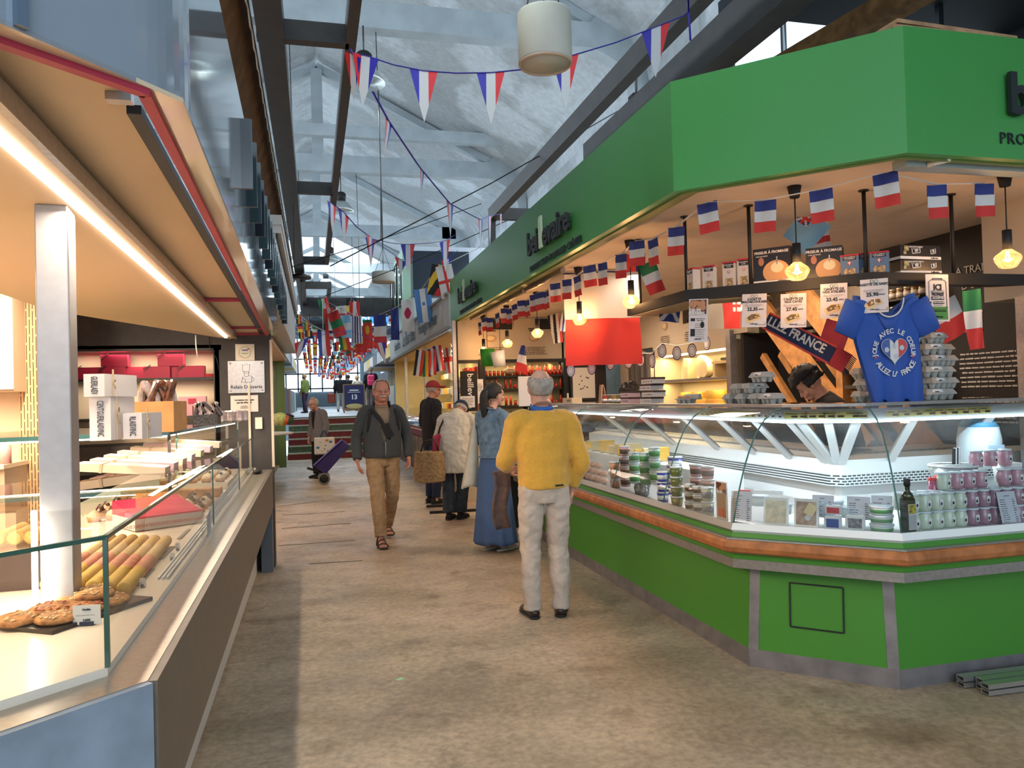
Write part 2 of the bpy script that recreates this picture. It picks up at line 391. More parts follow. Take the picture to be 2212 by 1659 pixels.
b=B();b.box((5.0,1.4,4.9),(3.0,9.2,.1));b.box((6.45,1.4,3.9),(.1,9.2,2.0));struct('ceiling_dark_loft',b,DV)
b=B();b.bar((3.68,6.4,4.2),(4.9,2.2,4.55),.2,.16)
tag(fin('timber_joist',b,mat('old_timber',(.25,.13,.05),.8,noise=.4,nscale=9)),'rough brown timber joist in the dark loft above the green fascia','joist')
b=B();b.bar((4.3,4.3,4.85),(7.6,3.4,4.45),.5,.3);tag(fin('blue_grey_beam',b,mat('blue_grey_paint',(.07,.13,.19),.6)),'blue grey beam high above the green fascia corner','beam')
RED=mat('stair_red_paint',(.20,.022,.02),.55,noise=.25,nscale=8);TREAD=mat('stair_tread_grey_green',(.24,.25,.20),.6,noise=.3,nscale=14);NOSE=mat('stair_nosing',(.48,.47,.38),.5)
t=thing('staircase','wide stairs with dark red risers and pale nosings crossing the aisle','stairs',(.8,22.0,0))
GT=mat('green_riser_tiles',(.10,.13,.07),.4,noise=.4,nscale=20)
for i in range(6):
 y=21.6+i*.31;z=i*.18
 fin('riser',B().box((.9,y+.02,z+.08),(3.3,.04,.16)),(RED if i not in(1,4)else GT),t,label='dark red riser' if i not in(1,4)else 'dark green tiled riser')
 b=B();b.box((.9,y+.155+(.6 if i==5 else 0),z+.165),(3.3,.31+(1.2 if i==5 else 0),.03));fin('tread',b,TREAD,t)
 fin('nosing',B().box((.9,y-.006,z+.168),(3.3,.02,.034)),NOSE,t)
#cheese stall
GREEN=mat('green_laminate',(.055,.235,.024),.42,spec=.5,noise=.04,nscale=120)
GSIGN=mat('green_fascia_satin',(.055,.27,.065),.34,spec=.6,noise=.05,nscale=160)
BRUSH=mat('brushed_steel',(.42,.40,.39),.36,metal=.85,noise=.12,nscale=40)
DSTEEL=mat('dull_steel_kick',(.27,.25,.26),.45,metal=.6,noise=.2,nscale=9)
WOOD=mat('orange_beech_rail',(.42,.15,.05),.42,noise=.3,nscale=14)
WHITE=mat('white_enamel',(.78,.80,.80),.3)
CREAM=mat('cream_board',(.50,.43,.34),.6,noise=.04,nscale=4)
CEILP=mat('stall_ceiling_board',(.62,.53,.46),.7,noise=.08,nscale=3)
def path(xc,yc,yfar=11.4,xfar=6.2):
 """plan line of the stall front: aisle side, 45 degree corner, front side"""
 d=(xc-2.327);e=3.34-yc
 y1=3.883-(2.327-xc)*.4142+((3.34-yc)-(2.327-xc))*0
 off=((2.327-xc)+(3.34-yc))/2
 c1=(xc,3.883-off*.4142);c2=(2.854-off*.4142,yc)
 return[(xc,yfar),c1,c2,(xfar,yc)]
def offs(o,yfar=11.4,xfar=6.2):return path(2.327-o,3.34-o,yfar,xfar)
def band(b,o0,z0,o1,z1,th,mi=0,yfar=11.4,xfar=6.2,seg=(0,1,2)):
 """front band from offset o0 at z0 to offset o1 at z1, thickness th inwards"""
 A,C=offs(o0,yfar,xfar),offs(o1,yfar,xfar);A2,C2=offs(o0-th,yfar,xfar),offs(o1-th,yfar,xfar)
 for i in seg:
  p=[(*A[i],z0),(*A[i+1],z0),(*C[i+1],z1),(*C[i],z1)];q=[(*A2[i],z0),(*A2[i+1],z0),(*C2[i+1],z1),(*C2[i],z1)]
  b.hexa(q,p,mi)
 return b
YF=8.7
st=thing('refrigerated_counter','long green cheese counter with curved glass case and chamfered corner','display counter',(2.9,5.0,0))
b=B();band(b,0,.0,0,.10,.02,yfar=YF);fin('kick_plate',b,DSTEEL,st)
b=B();band(b,.0,.10,-.04,.66,.03,yfar=YF);fin('lower_panel',b,GREEN,st)
b=B();band(b,.105,.62,.115,.74,.3,yfar=YF);fin('upper_panel',b,GREEN,st)
b=B();band(b,.11,.57,.11,.62,.26,yfar=YF);fin('steel_band',b,BRUSH,st)
b=B()
for(i,j)in((1,0),(2,0)):
 lo,hi=offs(.004),offs(-.036)
 P=Vector((*lo[i],.10));Q=Vector((*hi[i],.60));dirs=[(Vector(offs(0)[i+1])-Vector(offs(0)[i])).normalized(),(Vector(offs(0)[i-1])-Vector(offs(0)[i])).normalized()]
 d=dirs[0]if i==1 else dirs[1]
 D=Vector((d.x,d.y,0))*.055;b=B();b.hexa([P,P+D,Q+D,Q],[P+Vector((.02,.02,0)),P+D+Vector((.02,.02,0)),Q+D+Vector((.02,.02,0)),Q+Vector((.02,.02,0))]);fin('corner_strip',b,DSTEEL,st)
c1,c2=Vector(offs(0)[1]),Vector(offs(0)[2]);fd=(c2-c1).normalized();fn=Vector((fd.y,-fd.x))
if fn.dot(Vector((-1,-1)))<0:fn=-fn
b=B();L0=(c2-c1).length
def fp(t,z,o=.004):k=o-.04*(z-.1)/.56;p=c1+fd*(L0*t)+fn*k;return Vector((p.x,p.y,z))
for(ta,za,tb,zb)in((.30,.25,.66,.25),(.66,.25,.66,.485),(.66,.485,.30,.485),(.30,.485,.30,.25)):b.bar(fp(ta,za),fp(tb,zb),.007,.007,up=(0,0,1)if za==zb else(fd.x,fd.y,0))
fin('hatch_outline',b,BLACKP,st)
b=B();A=[(.06,.742),(.15,.735),(.168,.715),(.172,.69),(.165,.66),(.15,.65),(.05,.65)]
for k in range(len(A)-1):pass
def extr(b,prof,mi=0,yfar=YF,xfar=6.2,seg=(0,1,2)):
 P=[offs(o,yfar,xfar)for(o,z)in prof];k=len(prof)
 for i in seg:
  vs=[(*P[j][i],prof[j][1])for j in range(k)]+[(*P[j][i+1],prof[j][1])for j in range(k)]
  b.add(vs,[tuple(range(k))[::-1],tuple(range(k,2*k))]+[(j,(j+1)%k,k+(j+1)%k,k+j)for j in range(k)],mi)
 return b
extr(b,[(.05,.735),(.15,.735),(.168,.72),(.173,.695),(.165,.67),(.15,.66),(.05,.66)]);fin('wood_rail',b,WOOD,st)
b=B();extr(b,[(.0,.735),(.155,.735),(.15,.742),(.0,.742)]);fin('rail_top_trim',b,BRUSH,st)
b=B();extr(b,[(.0,.742),(.115,.742),(.11,.765),(.0,.765)]);fin('green_edge',b,GREEN,st)
b=B();extr(b,[(-.9,.70),(.10,.765),(.115,.78),(.10,.815),(.085,.815),(.08,.80),(-.9,.80)],seg=(0,));fin('case_sill',b,mat('warm_grey_sill',(.45,.42,.40),.35,metal=.3),st)
b=B();extr(b,[(-.9,.70),(.10,.765),(.115,.78),(.10,.815),(.085,.815),(.08,.80),(-.9,.80)],seg=(1,2));fin('case_sill',b,WHITE,st)
GP=[(.095,.81),(.07,.90),(.035,1.0),(-.005,1.1),(-.055,1.2),(-.12,1.30),(-.20,1.375),(-.29,1.42),(-.37,1.44)]
CG=glassmat('case_glass',(.95,.98,.98),.9,.01,fog=.16)
EDGE=mat('green_glass_edge',(.10,.28,.25),.15,spec=.8)
P=[offs(o,YF)for(o,z)in GP]
segs=[(1,2,0,1),(2,3,0,1)]
def gpt(j,i,t):a,c=P[j][i],P[j][i+1];return Vector((lerp(a[0],c[0],t),lerp(a[1],c[1],t),GP[j][1]))
panes=[(1,0,1),(2,0,.38),(2,.38,1)]+[(0,(YF-a)/(YF-3.83),(YF-bb)/(YF-3.83))for a,bb in((4.72,3.83),(5.62,4.72),(7.2,5.62),(8.7,7.2))]
for(i,t0,t1)in panes:
 t0,t1=max(0,t0),min(1,t1);b=B();k=len(GP);vs=[]
 nrm={0:Vector((.008,0,0)),1:Vector((.0057,.0057,0)),2:Vector((0,.008,0))}[i]
 for j in range(k):vs+=[gpt(j,i,t0),gpt(j,i,t1)]
 b.add(vs,[(2*j,2*j+1,2*j+3,2*j+2)for j in range(k-1)],0,True)
 g=fin('curved_glass',b,[CG],st)
 for q in(t0,t1):fin('glass_edge',B().tube([gpt(j,i,q)for j in range(k)],.0045,6),EDGE,g)
b=B();extr(b,[(-.37,1.44),(-.37,1.452),(-.86,1.455),(-.86,1.44)]);fin('top_shelf',b,glassmat('top_glass',(.80,.86,.86),1.4,.06),st)
b=B();extr(b,[(-.36,1.44),(-.36,1.457),(-.46,1.457),(-.46,1.44)]);fin('front_trim',b,BRUSH,st)
b=B();extr(b,[(-.40,1.36),(-.40,1.425),(-.46,1.425),(-.46,1.36)]);fin('price_rail',b,mat('price_rail_clear',(.62,.66,.66),.2,metal=.3),st)
LEDC=mat('cool_white_tube',(1,1,1),.5,emit=5.5,ecol=(.78,.93,1))
b=B();extr(b,[(-.385,1.345),(-.385,1.357),(-.42,1.357),(-.42,1.345)],seg=(0,1,2));fin('light_tube',b,LEDC,st)
b=B();extr(b,[(-.86,1.0),(-.84,1.0),(-.84,1.09),(-1.0,1.11),(-1.0,.7),(-.86,.7)]);fin('rear_sill',b,WHITE,st)
gm=bpy.data.materials.new('perforated_white_grille');gm.use_nodes=True;nt=gm.node_tree;bb=nt.nodes['Principled BSDF'];bt=nt.nodes.new('ShaderNodeTexBrick');tc=nt.nodes.new('ShaderNodeTexCoord');mp=nt.nodes.new('ShaderNodeMapping')
mp.inputs['Rotation'].default_value=(PI/2,0,0)
bt.inputs['Color1'].default_value=bt.inputs['Color2'].default_value=(.008,.01,.01,1);bt.inputs['Mortar'].default_value=(.6,.64,.64,1);bt.inputs['Scale'].default_value=1
bt.inputs['Brick Width'].default_value=.034;bt.inputs['Row Height'].default_value=.017;bt.inputs['Mortar Size'].default_value=.0045
nt.links.new(tc.outputs['Object'],mp.inputs[0]);nt.links.new(mp.outputs[0],bt.inputs[0]);nt.links.new(bt.outputs[0],bb.inputs['Base Color'])
b=B();extr(b,[(-.80,.93),(-.80,1.0),(-.86,1.0),(-.86,.93)],seg=(0,));fin('air_grille',b,gm,st)
G1=B();extr(G1,[(-.80,.93),(-.80,1.0),(-.86,1.0),(-.86,.93)],seg=(1,2));fin('air_grille',G1,gm,st)
RP=[offs(-.84,YF),offs(-.46,YF)]
def rpost(i,t,w=.05):
 a=Vector((lerp(RP[0][i][0],RP[0][i+1][0],t),lerp(RP[0][i][1],RP[0][i+1][1],t),1.08));c=Vector((lerp(RP[1][i][0],RP[1][i+1][0],t),lerp(RP[1][i][1],RP[1][i+1][1],t),1.38))
 return B().bar(a,c,w,.03)
for(i,t)in((1,.06),(1,.52),(1,.97),(2,.12),(2,.30),(0,.30),(0,.50),(0,.68),(0,.80),(0,.90),(0,.985)):
 fin('rear_post',rpost(i,t),WHITE,st)
b=B()
for i in(0,1,2):
 a,c=RP[0][i],RP[0][i+1];e,f=RP[1][i],RP[1][i+1]
 b.quad([(a[0],a[1],1.09),(c[0],c[1],1.09),(f[0],f[1],1.38),(e[0],e[1],1.38)])
fin('rear_glass',b,glassmat('rear_glass',(.75,.8,.8),1.0,.02,fog=.12),st)
b=B();extr(b,[(-1.0,1.09),(-1.0,1.12),(-1.35,1.12),(-1.35,1.09)],xfar=4.4);fin('granite_worktop',b,mat('speckled_granite',(.40,.36,.30),.3,noise=.6,nscale=90),st)
b=B();extr(b,[(-1.02,.02),(-1.02,1.09),(-1.33,1.09),(-1.33,.02)],xfar=4.4);fin('rear_cabinet',b,CHAR,st)
TY=mat('yellow_price_paper',(.72,.62,.22),.6);TW=mat('white_price_paper',(.75,.73,.72),.6);INK=mat('black_ink',(.015,.015,.018),.7)
def rp(i,t,o,z):Q=offs(o,YF);a,c=Q[i],Q[i+1];return Vector((lerp(a[0],c[0],t),lerp(a[1],c[1],t),z))
tg=[(1,t)for t in(.07,.19,.31,.43,.55,.67,.86,.95)]+[(2,t)for t in(.06,.085,.112,.14,.165,.19,.215,.24,.265)]+[(0,1-k*.016)for k in range(1,16)]
for(i,t)in tg:
 p=rp(i,t,-.397,1.392);d=(rp(i,min(1,t+.01),-.397,1.392)-rp(i,t-.01,-.397,1.392)).normalized();M=plane_m(p,d if i else-d if False else d,(0,0,1))
 b=B();w=.042 if i else.03;b.add([M@Vector(q)for q in((-w,-.02,0),(w,-.02,0),(w,.02,0),(-w,.02,0))],[(0,1,2,3)])
 b.add([M@Vector(q)for q in((0,-.014,.001),(w*.85,-.014,.001),(w*.85,-.004,.001),(0,-.004,.001))],[(0,1,2,3)],1)
 b.add([M@Vector(q)for q in((-w*.8,.006,.001),(w*.4,.006,.001),(w*.4,.010,.001),(-w*.8,.010,.001))],[(0,1,2,3)],1)
 fin('price_tag',b,[TY if(i or t<.93)else TW,INK],st)
for k,(i,t0,t1)in enumerate(((1,.02,.98),(2,.02,.3),(0,.55,.78),(0,.8,.98))):
 a,c=rp(i,t0,-.42,1.335),rp(i,t1,-.42,1.335);d=c-a
 o=lamp('counter_tube_light',(a+c)/2,(d.length,.03),(2.2,3.2,4,5.5)[k],(.74,.91,1)if k<2 else(.85,.92,1),(0,0,math.atan2(d.y,d.x)))
#canopy
cn=thing('stall_canopy','bright green fascia canopy wrapping the cheese stall corner','canopy',(2.6,5,2.7))
def cpath(xc,yc,yfar=11.6,xfar=6.2):r1,r2=.5028,.9035;off=0;return[(xc,yfar),(xc,4.053+(2.04-xc)*-.4142),(2.891+(3.2-yc)*-.4142,yc),(xfar,yc)]
CA=[(2.04,11.6),(2.04,4.055),(2.893,3.2),(6.2,3.2)];CB=[(2.10,11.6),(2.10,4.08),(2.918,3.26),(6.2,3.26)]
for i in range(3):
 b=B();zt=3.352
 b.hexa([(*CB[i],2.712),(*CB[i+1],2.712),(*CB[i+1],zt),(*CB[i],zt)],[(*CA[i],2.712),(*CA[i+1],2.712),(*CA[i+1],zt),(*CA[i],zt)]);fin('fascia_panel',b,GSIGN,cn)
CC=[(2.24,11.6),(2.24,4.14),(2.976,3.40),(6.2,3.40)]
b=B()
for i in range(3):b.hexa([(*CC[i],2.735),(*CC[i+1],2.735),(*CC[i+1],2.75),(*CC[i],2.75)],[(*CB[i],2.700),(*CB[i+1],2.700),(*CB[i+1],2.712),(*CB[i],2.712)])
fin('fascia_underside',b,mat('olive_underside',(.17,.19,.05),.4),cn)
struct('ceiling_stall',B().prism([(2.12,11.5),(2.12,4.1),(2.93,3.28),(5.25,3.28),(5.25,11.5)],2.76,2.80),CEILP)
b=B();b.bar((2.30,11.3,2.73),(2.30,8.3,2.73),.05,.04);b.bar((2.30,8.2,2.73),(2.30,6.9,2.73),.05,.04);tag(fin('ceiling_track',b,BRUSH),'pale metal track under the far part of the green canopy','track')
tr=thing('shutter_housing','pale metal shutter housing under the front-facing part of the canopy','shutter',(4.6,3.35,2.7));b=B();b.box((4.7,3.38,2.715),(3.4,.10,.045));fin('housing',b,mat('pale_blue_grey_metal',(.42,.50,.52),.4,metal=.3),tr)
b=B();b.tube([(3.13,3.33,2.70),(3.21,3.26,2.715)],.014,10);fin('pin',b,mat('cream_plastic',(.7,.66,.55),.5),tr)
b=B();b.box((3.15,3.42,3.375),(.55,.34,.02));b.box((3.3,3.42,3.405),(.8,.3,.02),.05)
tag(fin('loose_board',b,mat('bare_plank',(.42,.24,.13),.8,noise=.3,nscale=12)),'bare brown board lying on top of the green fascia corner','board')
LG=mat('charcoal_sign_letters',(.02,.025,.028),.5);LW=mat('pale_sign_letters',(.65,.78,.55),.4)
def logo(o,xd,s,label,near=False):
 t=thing('shop_sign',label,'sign',o)
 n=Vector(xd).cross(Vector((0,0,1)));o=Vector(o)
 M=plane_m(o+n*.03,xd,(0,0,1));b=textb('bei',s,M@Matrix.Translation((-s*2.42,0,0)),depth=.012,bold=.008,align='LEFT');fin('dark_letters',b,LG,t);b=textb('evaire',s,M@Matrix.Translation((-s*.72,0,0)),depth=.012,bold=.008,align='LEFT');fin('dark_letters',b,LG,t)
 for dx in(-.98,-.82):b=B();b.add([M@Vector((s*dx+a*s*.09,q*s,zz))for zz in(0,.02)for(a,q)in((0,-.34),(1,-.34),(1,.62),(0,.52))],[(3,2,1,0),(4,5,6,7),(0,1,5,4),(1,2,6,5),(2,3,7,6),(3,0,4,7)]);fin('pale_bar',b,LW,t)
 M2=plane_m(o+n*.004,xd,(0,0,1));b=textb('PRODUCTEUR·FROMAGER·CRÉMIER',s*.285,M2@Matrix.Translation((-s*.05,-s*.72,0)),depth=.003,spacing=1.1);fin('small_letters',b,LG,t)
logo((2.038,6.35,2.98),(0,-1,0),.30,'dark raised shop lettering on the middle of the green fascia')
logo((2.038,10.05,2.98),(0,-1,0),.30,'dark raised shop lettering at the far end of the green fascia')
logo((4.22,3.198,3.03),(1,0,0),.30,'cut-off start of dark shop lettering on the front-facing green fascia')
#pastry shop
ZL,ZD,ZC=.94,.96,2.2
def pz(u,v,z):p=at(u,v,z=z);return Vector((p.x,p.y))
BEIGE=mat('beige_soffit',(.62,.46,.31),.6);SATIN=mat('satin_metal_pillar',(.30,.29,.30),.42,metal=.5,noise=.06,nscale=30)
CHAMP=mat('champagne_steel_ledge',(.46,.40,.33),.33,metal=.75,noise=.08,nscale=60);TAUPE=mat('taupe_front_panel',(.16,.13,.105),.5,metal=.2,noise=.08,nscale=20)
ZINC=mat('blue_grey_zinc',(.24,.30,.38),.5,noise=.18,nscale=7);PINK=mat('raspberry_paint',(.36,.03,.06),.5)
A=pz(319,1470,ZL);D1=(A-pz(0,1580,ZL)).normalized();FARX=pz(583,1015,ZL).x
F=Vector((FARX,7.45));E0=A-D1*2.6;G=pz(233,1460,ZL);
pc=thing('pastry_counter','pastry display counter with steel ledge, taupe front and two glass tiers','display counter',(A.x-.5,4,0))
b=B()
G0=G-D1*2.2;GF=Vector((F.x-.125,7.45))
b.prism([A,F,GF,G,G0,E0],ZL-.03,ZL);fin('ledge',b,CHAMP,pc)
b=B();b.slab(F,A,.585,ZL-.002,.02);fin('front_panel',b,TAUPE,pc)
b=B();b.slab(A,E0,.03,ZL-.002,.02);fin('end_panel',b,ZINC,pc)
b=B();b.prism([(-.57,A.y-.02),(-.57,7.45),(F.x-1.0,7.45),(A.x-1.0,3.0),(E0.x-.05,E0.y+.06)],0,.9);fin('base',b,CHAR,pc)
b=B();b.slab((-.552,7.45),(-.552,1.2),.0,.15,-.012);fin('kick_strip',b,mat('white_kick',(.62,.62,.60),.4),pc)
b=B();b.prism([G,GF,(GF.x-.95,7.45),(G.x-.9,G.y+.6),G0+Vector((-.5,.5))][:4]+[tuple(G0+Vector((-.7,.7))),tuple(G0)],ZL-.01,ZD);fin('display_deck',b,mat('glossy_white_deck',(.80,.70,.58),.22,spec=.6),pc)
b=B()
for k in range(3):b.bar((GF.x-.03-.014*k,7.4,ZD+.006),(G.x-.03-.014*k,G.y+.9,ZD+.006),.006,.008)
fin('glass_channel',b,WHITE,pc)
b=B()
for y in(2.9,3.35,3.8,4.3,4.9):b.box((lerp(G.x,GF.x,(y-G.y)/5.2)-.10,y,ZD+.002),(.018,.26,.004))
fin('vent_slot',b,mat('slot_shadow_grey',(.2,.18,.16),.6),pc)
ZG1=1.255;PG=glassmat('pastry_glass',(.955,.985,.965),.9,.01);GE=mat('dark_green_glass_edge',(.015,.07,.045),.12,spec=.9)
def pane(name,p,q,z0,z1,par,edges=('t',)):
 b=B();b.quad([(p[0],p[1],z0),(q[0],q[1],z0),(q[0],q[1],z1),(p[0],p[1],z1)]);g=fin(name,b,PG,par)
 e=B()
 if 't' in edges:e.bar((p[0],p[1],z1),(q[0],q[1],z1),.010,.010)
 if 'p' in edges:e.bar((p[0],p[1],z0),(p[0],p[1],z1),.010,.010,up=(1,0,0))
 if 'q' in edges:e.bar((q[0],q[1],z0),(q[0],q[1],z1),.006,.006,up=(1,0,0))
 if e.v:fin('glass_edge',e,GE,g)
 return g
ys=[G.y,2.93,4.05,5.6,7.1]
def gx(y):return lerp(G.x,GF.x,(y-G.y)/(7.45-G.y))
G1t=pz(231,1130,ZG1)
for i in range(4):pane('lower_glass',(gx(ys[i]),ys[i]),(gx(ys[i+1]),ys[i+1]),ZD,ZG1,pc,('t','p')if i==0 else('t','q'))
pane('lower_glass',G,G0,ZD,ZG1,pc,('t',))
UC=pz(365,938,1.40);U1=pz(551,906,1.40)
b=B();b.add([(G.x,G.y,ZG1),(gx(7.1),7.1,ZG1),(gx(7.1)-.42,7.1,ZG1),(UC.x-.02,UC.y,ZG1),(G0.x-.3,G0.y+.5,ZG1),(G0.x,G0.y,ZG1)],[(0,1,2,3,4,5)]);fin('mid_glass_shelf',b,PG,pc)
UL=UC+Vector((-1.9,-.25))
ye=6.9;ux=lambda y:lerp(UC.x,gx(7.0)-.10,(y-UC.y)/(ye-UC.y))
for(y0,y1)in((UC.y,4.6),(4.6,5.8),(5.8,ye)):pane('upper_glass',(ux(y0),y0),(ux(y1),y1),1.27,1.40,pc,('q',))
b=B();b.bar((UC.x,UC.y,.97),(UC.x,UC.y,1.40),.014,.014,up=(1,0,0));fin('glass_post',b,BLACKP,pc)
b=B();b.prism([UC,(ux(ye),ye),(ux(ye)-.5,ye),(UC.x-.3,ye),UL+Vector((0,.55)),UL],1.40,1.412);fin('top_glass_shelf',b,glassmat('shelf_glass',(.82,.90,.86),1.0,.02),pc)
e=B();e.bar((UC.x,UC.y,1.405),(ux(ye),ye,1.405),.014,.016);e.bar((UC.x,UC.y,1.405),(UL.x,UL.y,1.405),.014,.022);fin('shelf_edge',e,GE,pc)
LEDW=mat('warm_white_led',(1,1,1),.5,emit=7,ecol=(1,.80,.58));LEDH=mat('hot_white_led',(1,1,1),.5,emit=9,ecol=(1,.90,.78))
e=B();e.bar((UC.x-.015,UC.y+.02,1.388),(UL.x,UL.y+.02,1.388),.008,.008);e.bar((UC.x-.03,UC.y,1.388),(ux(ye)-.03,ye,1.388),.008,.008);fin('shelf_light',e,LEDW,pc)
lamp('shelf_light_glow',((UC.x+ux(ye))/2-.05,(UC.y+ye)/2,1.37),(.02,3.6),12,(1,.80,.58),(0,math.radians(-12),0))
#soffit, bulkhead, fascia
cs=thing('pastry_canopy','beige lit canopy over the pastry counter with glossy white fascia','canopy',(-.4,4,ZC))
K=pz(312,195,ZC);KL=pz(0,85,ZC);kd=(K-KL).normalized();K0=K-kd*3.2;KF=Vector((pz(580,733,ZC).x+.07,7.6));KF.x=-.43
O=pz(396,222,ZC);okd=(O-pz(0,50,ZC)).normalized();O0=O-okd*3.2;OF=Vector((-.30,7.9));OFx=lerp(O.x,-.33,1)
OF=Vector((-.345,7.9))
I=[K,KF,Vector((-.80,7.6)),Vector((-.74,2.1))]
b=B();b.prism([K+Vector((-.06,.0)),KF+Vector((-.06,0)),(-.95,7.6),(-.95,1.2),tuple(K0+Vector((-.2,.4))),tuple(K0+Vector((-.02,.04)))],ZC+.012,ZC+.03);fin('outer_soffit',b,BEIGE,cs)
b=B();b.hexa([(K.x,K.y,ZC),(KF.x,KF.y,ZC),(OF.x,OF.y,ZC),(O.x,O.y,ZC)],[(K.x,K.y,ZC+.01),(KF.x,KF.y,ZC+.01),(OF.x,OF.y,ZC+.01),(O.x,O.y,ZC+.01)])
b.hexa([(K0.x,K0.y,ZC),(K.x,K.y,ZC),(O.x,O.y,ZC),(O0.x,O0.y,ZC)],[(K0.x,K0.y,ZC+.01),(K.x,K.y,ZC+.01),(O.x,O.y,ZC+.01),(O0.x,O0.y,ZC+.01)])
fin('glossy_lip',b,mat('glossy_cream',(.70,.55,.40),.08,spec=.8,bump=.05,bscale=3),cs)
GLW=mat('glossy_mirror_white',(.42,.50,.60),.06,metal=.35,spec=.9,clear=.6,bump=.03,bscale=2)
R8=8
arc=[]
p0=O-okd*.12;p1=O+Vector((OF.x-O.x,OF.y-O.y)).normalized()*.12
for i in range(R8+1):t=i/R8;arc.append(p0*(1-t)**2+O*2*t*(1-t)+p1*t*t)
line=[O0]+arc+[OF]
b=B()
for p,q in zip(line,line[1:]):
 b.add([(p.x,p.y,ZC),(q.x,q.y,ZC),(q.x,q.y,2.86),(p.x,p.y,2.86)],[(0,1,2,3)],0,True)
 b.add([(p.x-.03,p.y+.01,ZC+.01),(q.x-.03,q.y+.01,ZC+.01),(q.x-.03,q.y+.01,2.86),(p.x-.03,p.y+.01,2.86)],[(3,2,1,0)])
fin('fascia',b,GLW,cs)
fpx=O-okd*.36;fin('fascia_joint',B().box((fpx.x+.004,fpx.y-.004,2.53),(.02,.02,.65),math.atan2(kd.y,kd.x)),mat('joint_blue',(.10,.14,.2),.4),cs)
b=B();w=.028
b.bar((K.x,K.y,ZC-.006),(KF.x,KF.y,ZC-.006),.024,.014);b.bar((K0.x,K0.y,ZC-.006),(K.x+.004,K.y,ZC-.006),.024,.014)
for y in(5.05,6.9,7.5):b.bar((-.43,y,ZC-.002),(-.75,y,ZC-.002),.03,.02)
fin('pink_trim',b,PINK,cs)
b=B();b.bar((K.x-.045,K.y+.12,ZC+.002),(KF.x-.04,7.5,ZC+.002),.03,.02);fin('shutter_track',b,BLACKP,cs)
b=B();q=K+Vector((-.06,.06));b.box((q.x,q.y,ZC+.004),(.05,.03,.02));fin('track_clip',b,BRUSH,cs)
pA=pz(0,245,ZC);pB=pz(495,722,ZC)
lx=lambda y:lerp(pA.x,pB.x,(y-pA.y)/(pB.y-pA.y))
b=B();b.prism([(lx(1.4)+.05,1.4),(lx(7.4)+.05,7.4),(lx(7.4)-.0,7.5),(-1.55,5.2),(-1.55,1.4)],ZC-.05,ZC+.14)
fin('bulkhead',b,BEIGE,cs)
b=B();b.bar((lx(1.3)+.065,1.3,ZC-.03),(lx(7.4)+.065,7.4,ZC-.03),.02,.05);fin('bulkhead_trim',b,BRUSH,cs)
b=B();b.bar((lx(1.1),1.1,ZC-.055),(lx(7.2),7.2,ZC-.055),.022,.012);fin('line_light',b,LEDH,cs)
lamp('line_light_glow',(lx(4.2),4.2,ZC-.07),(.03,6),34,(1,.84,.66))
struct('ceiling_pastry',B().prism([(-1.2,.2),(-1.2,7.6),(XW,7.6),(XW,.2)],2.62,2.68),BEIGE)
PB,PR=pz(77,400,ZC),pz(146,400,ZC)
pm=at(120,1303,z=ZD)
b=B();w=(PR-PB).length
b.box((-.742,2.56,(ZD+2.15)/2),(.086,.12,2.15-ZD),.10);tag(fin('steel_pillar',b,SATIN,bevel=.004),'satin steel pillar standing in the pastry display case','pillar')
b=B();b.box((-.792,2.494,1.115),(.014,.010,.29),.10);tag(fin('pillar_added_glow',b,LEDH),'added glowing vertical strip low on the corner of the steel pillar','glowing strip')  # added emissive strip in place of a bright streak on the pillar
lamp('added_strip_glow',(-.80,2.46,1.10),(.02,.26),3,(1,.86,.68),(PI/2,0,0))  # added lamp that spreads the strip's glow onto the deck
WY=7.62
b=B()
b.slab((-.44,WY),(-.98,WY),0,2.62,.25);b.slab((-.98,WY),(-2.62,WY),2.06,2.62,.25);b.slab((-.98,WY),(-2.62,WY),0,.9,.25);b.slab((-2.62,WY),(XW,WY),0,2.62,.25)
b2=B();x_c=-.44
for(x0,x1,z0,z1)in((-.40,-.90,0,2.62),(-.90,-2.24,2.08,2.62),(-.90,-2.24,0,1.2),(-2.24,XW,0,2.62)):b2.box(((x0+x1)/2,WY+.12,(z0+z1)/2),(x0-x1,.24,z1-z0))
struct('wall_pastry_end',b2,CHAR)
b=B();b.box((-.395,WY-.01,1.55),(.022,.03,1.2));b.box((-.60,WY-.01,1.35),(.02,.03,.8));struct('trim_1',b,mat('cream_corner_trim',(.60,.50,.40),.5))
b=B();b.box((-.46,7.52,.42),(.10,.2,.84));struct('trim_2',b,mat('grey_blue_post',(.10,.11,.13),.5))
struct('wall_pastry_back',B().box((-4.3,3.6,1.3),(.1,8,2.7)),mat('warm_cream_wall',(.60,.47,.34),.6))
#people
def skin(n,c):return mat('skin_'+n,c,.5,spec=.35,noise=.10,nscale=14)
FOLD=bpy.data.textures.new('folds','CLOUDS');FOLD.noise_scale=.11;FOLD.noise_depth=2
FOLD2=bpy.data.textures.new('fine_folds','CLOUDS');FOLD2.noise_scale=.045;FOLD2.noise_depth=1
def cloth(name,b,m,par,vox=.011,sm=4,fold=.012,lab=None,fine=0):
 o=fin(name,b,m,par,local=True,label=lab)
 md=o.modifiers.new('merge','REMESH');md.mode='VOXEL';md.voxel_size=vox;md.use_smooth_shade=True
 md=o.modifiers.new('smooth','SMOOTH');md.iterations=sm;md.factor=.6
 if fold:
  md=o.modifiers.new('folds','DISPLACE');md.texture=FOLD;md.strength=fold;md.mid_level=.5;md.texture_coords='LOCAL'
 if fine:
  md=o.modifiers.new('fine','DISPLACE');md.texture=FOLD2;md.strength=fine;md.mid_level=.5;md.texture_coords='LOCAL'
 return o
def V(*a):return Vector(a)
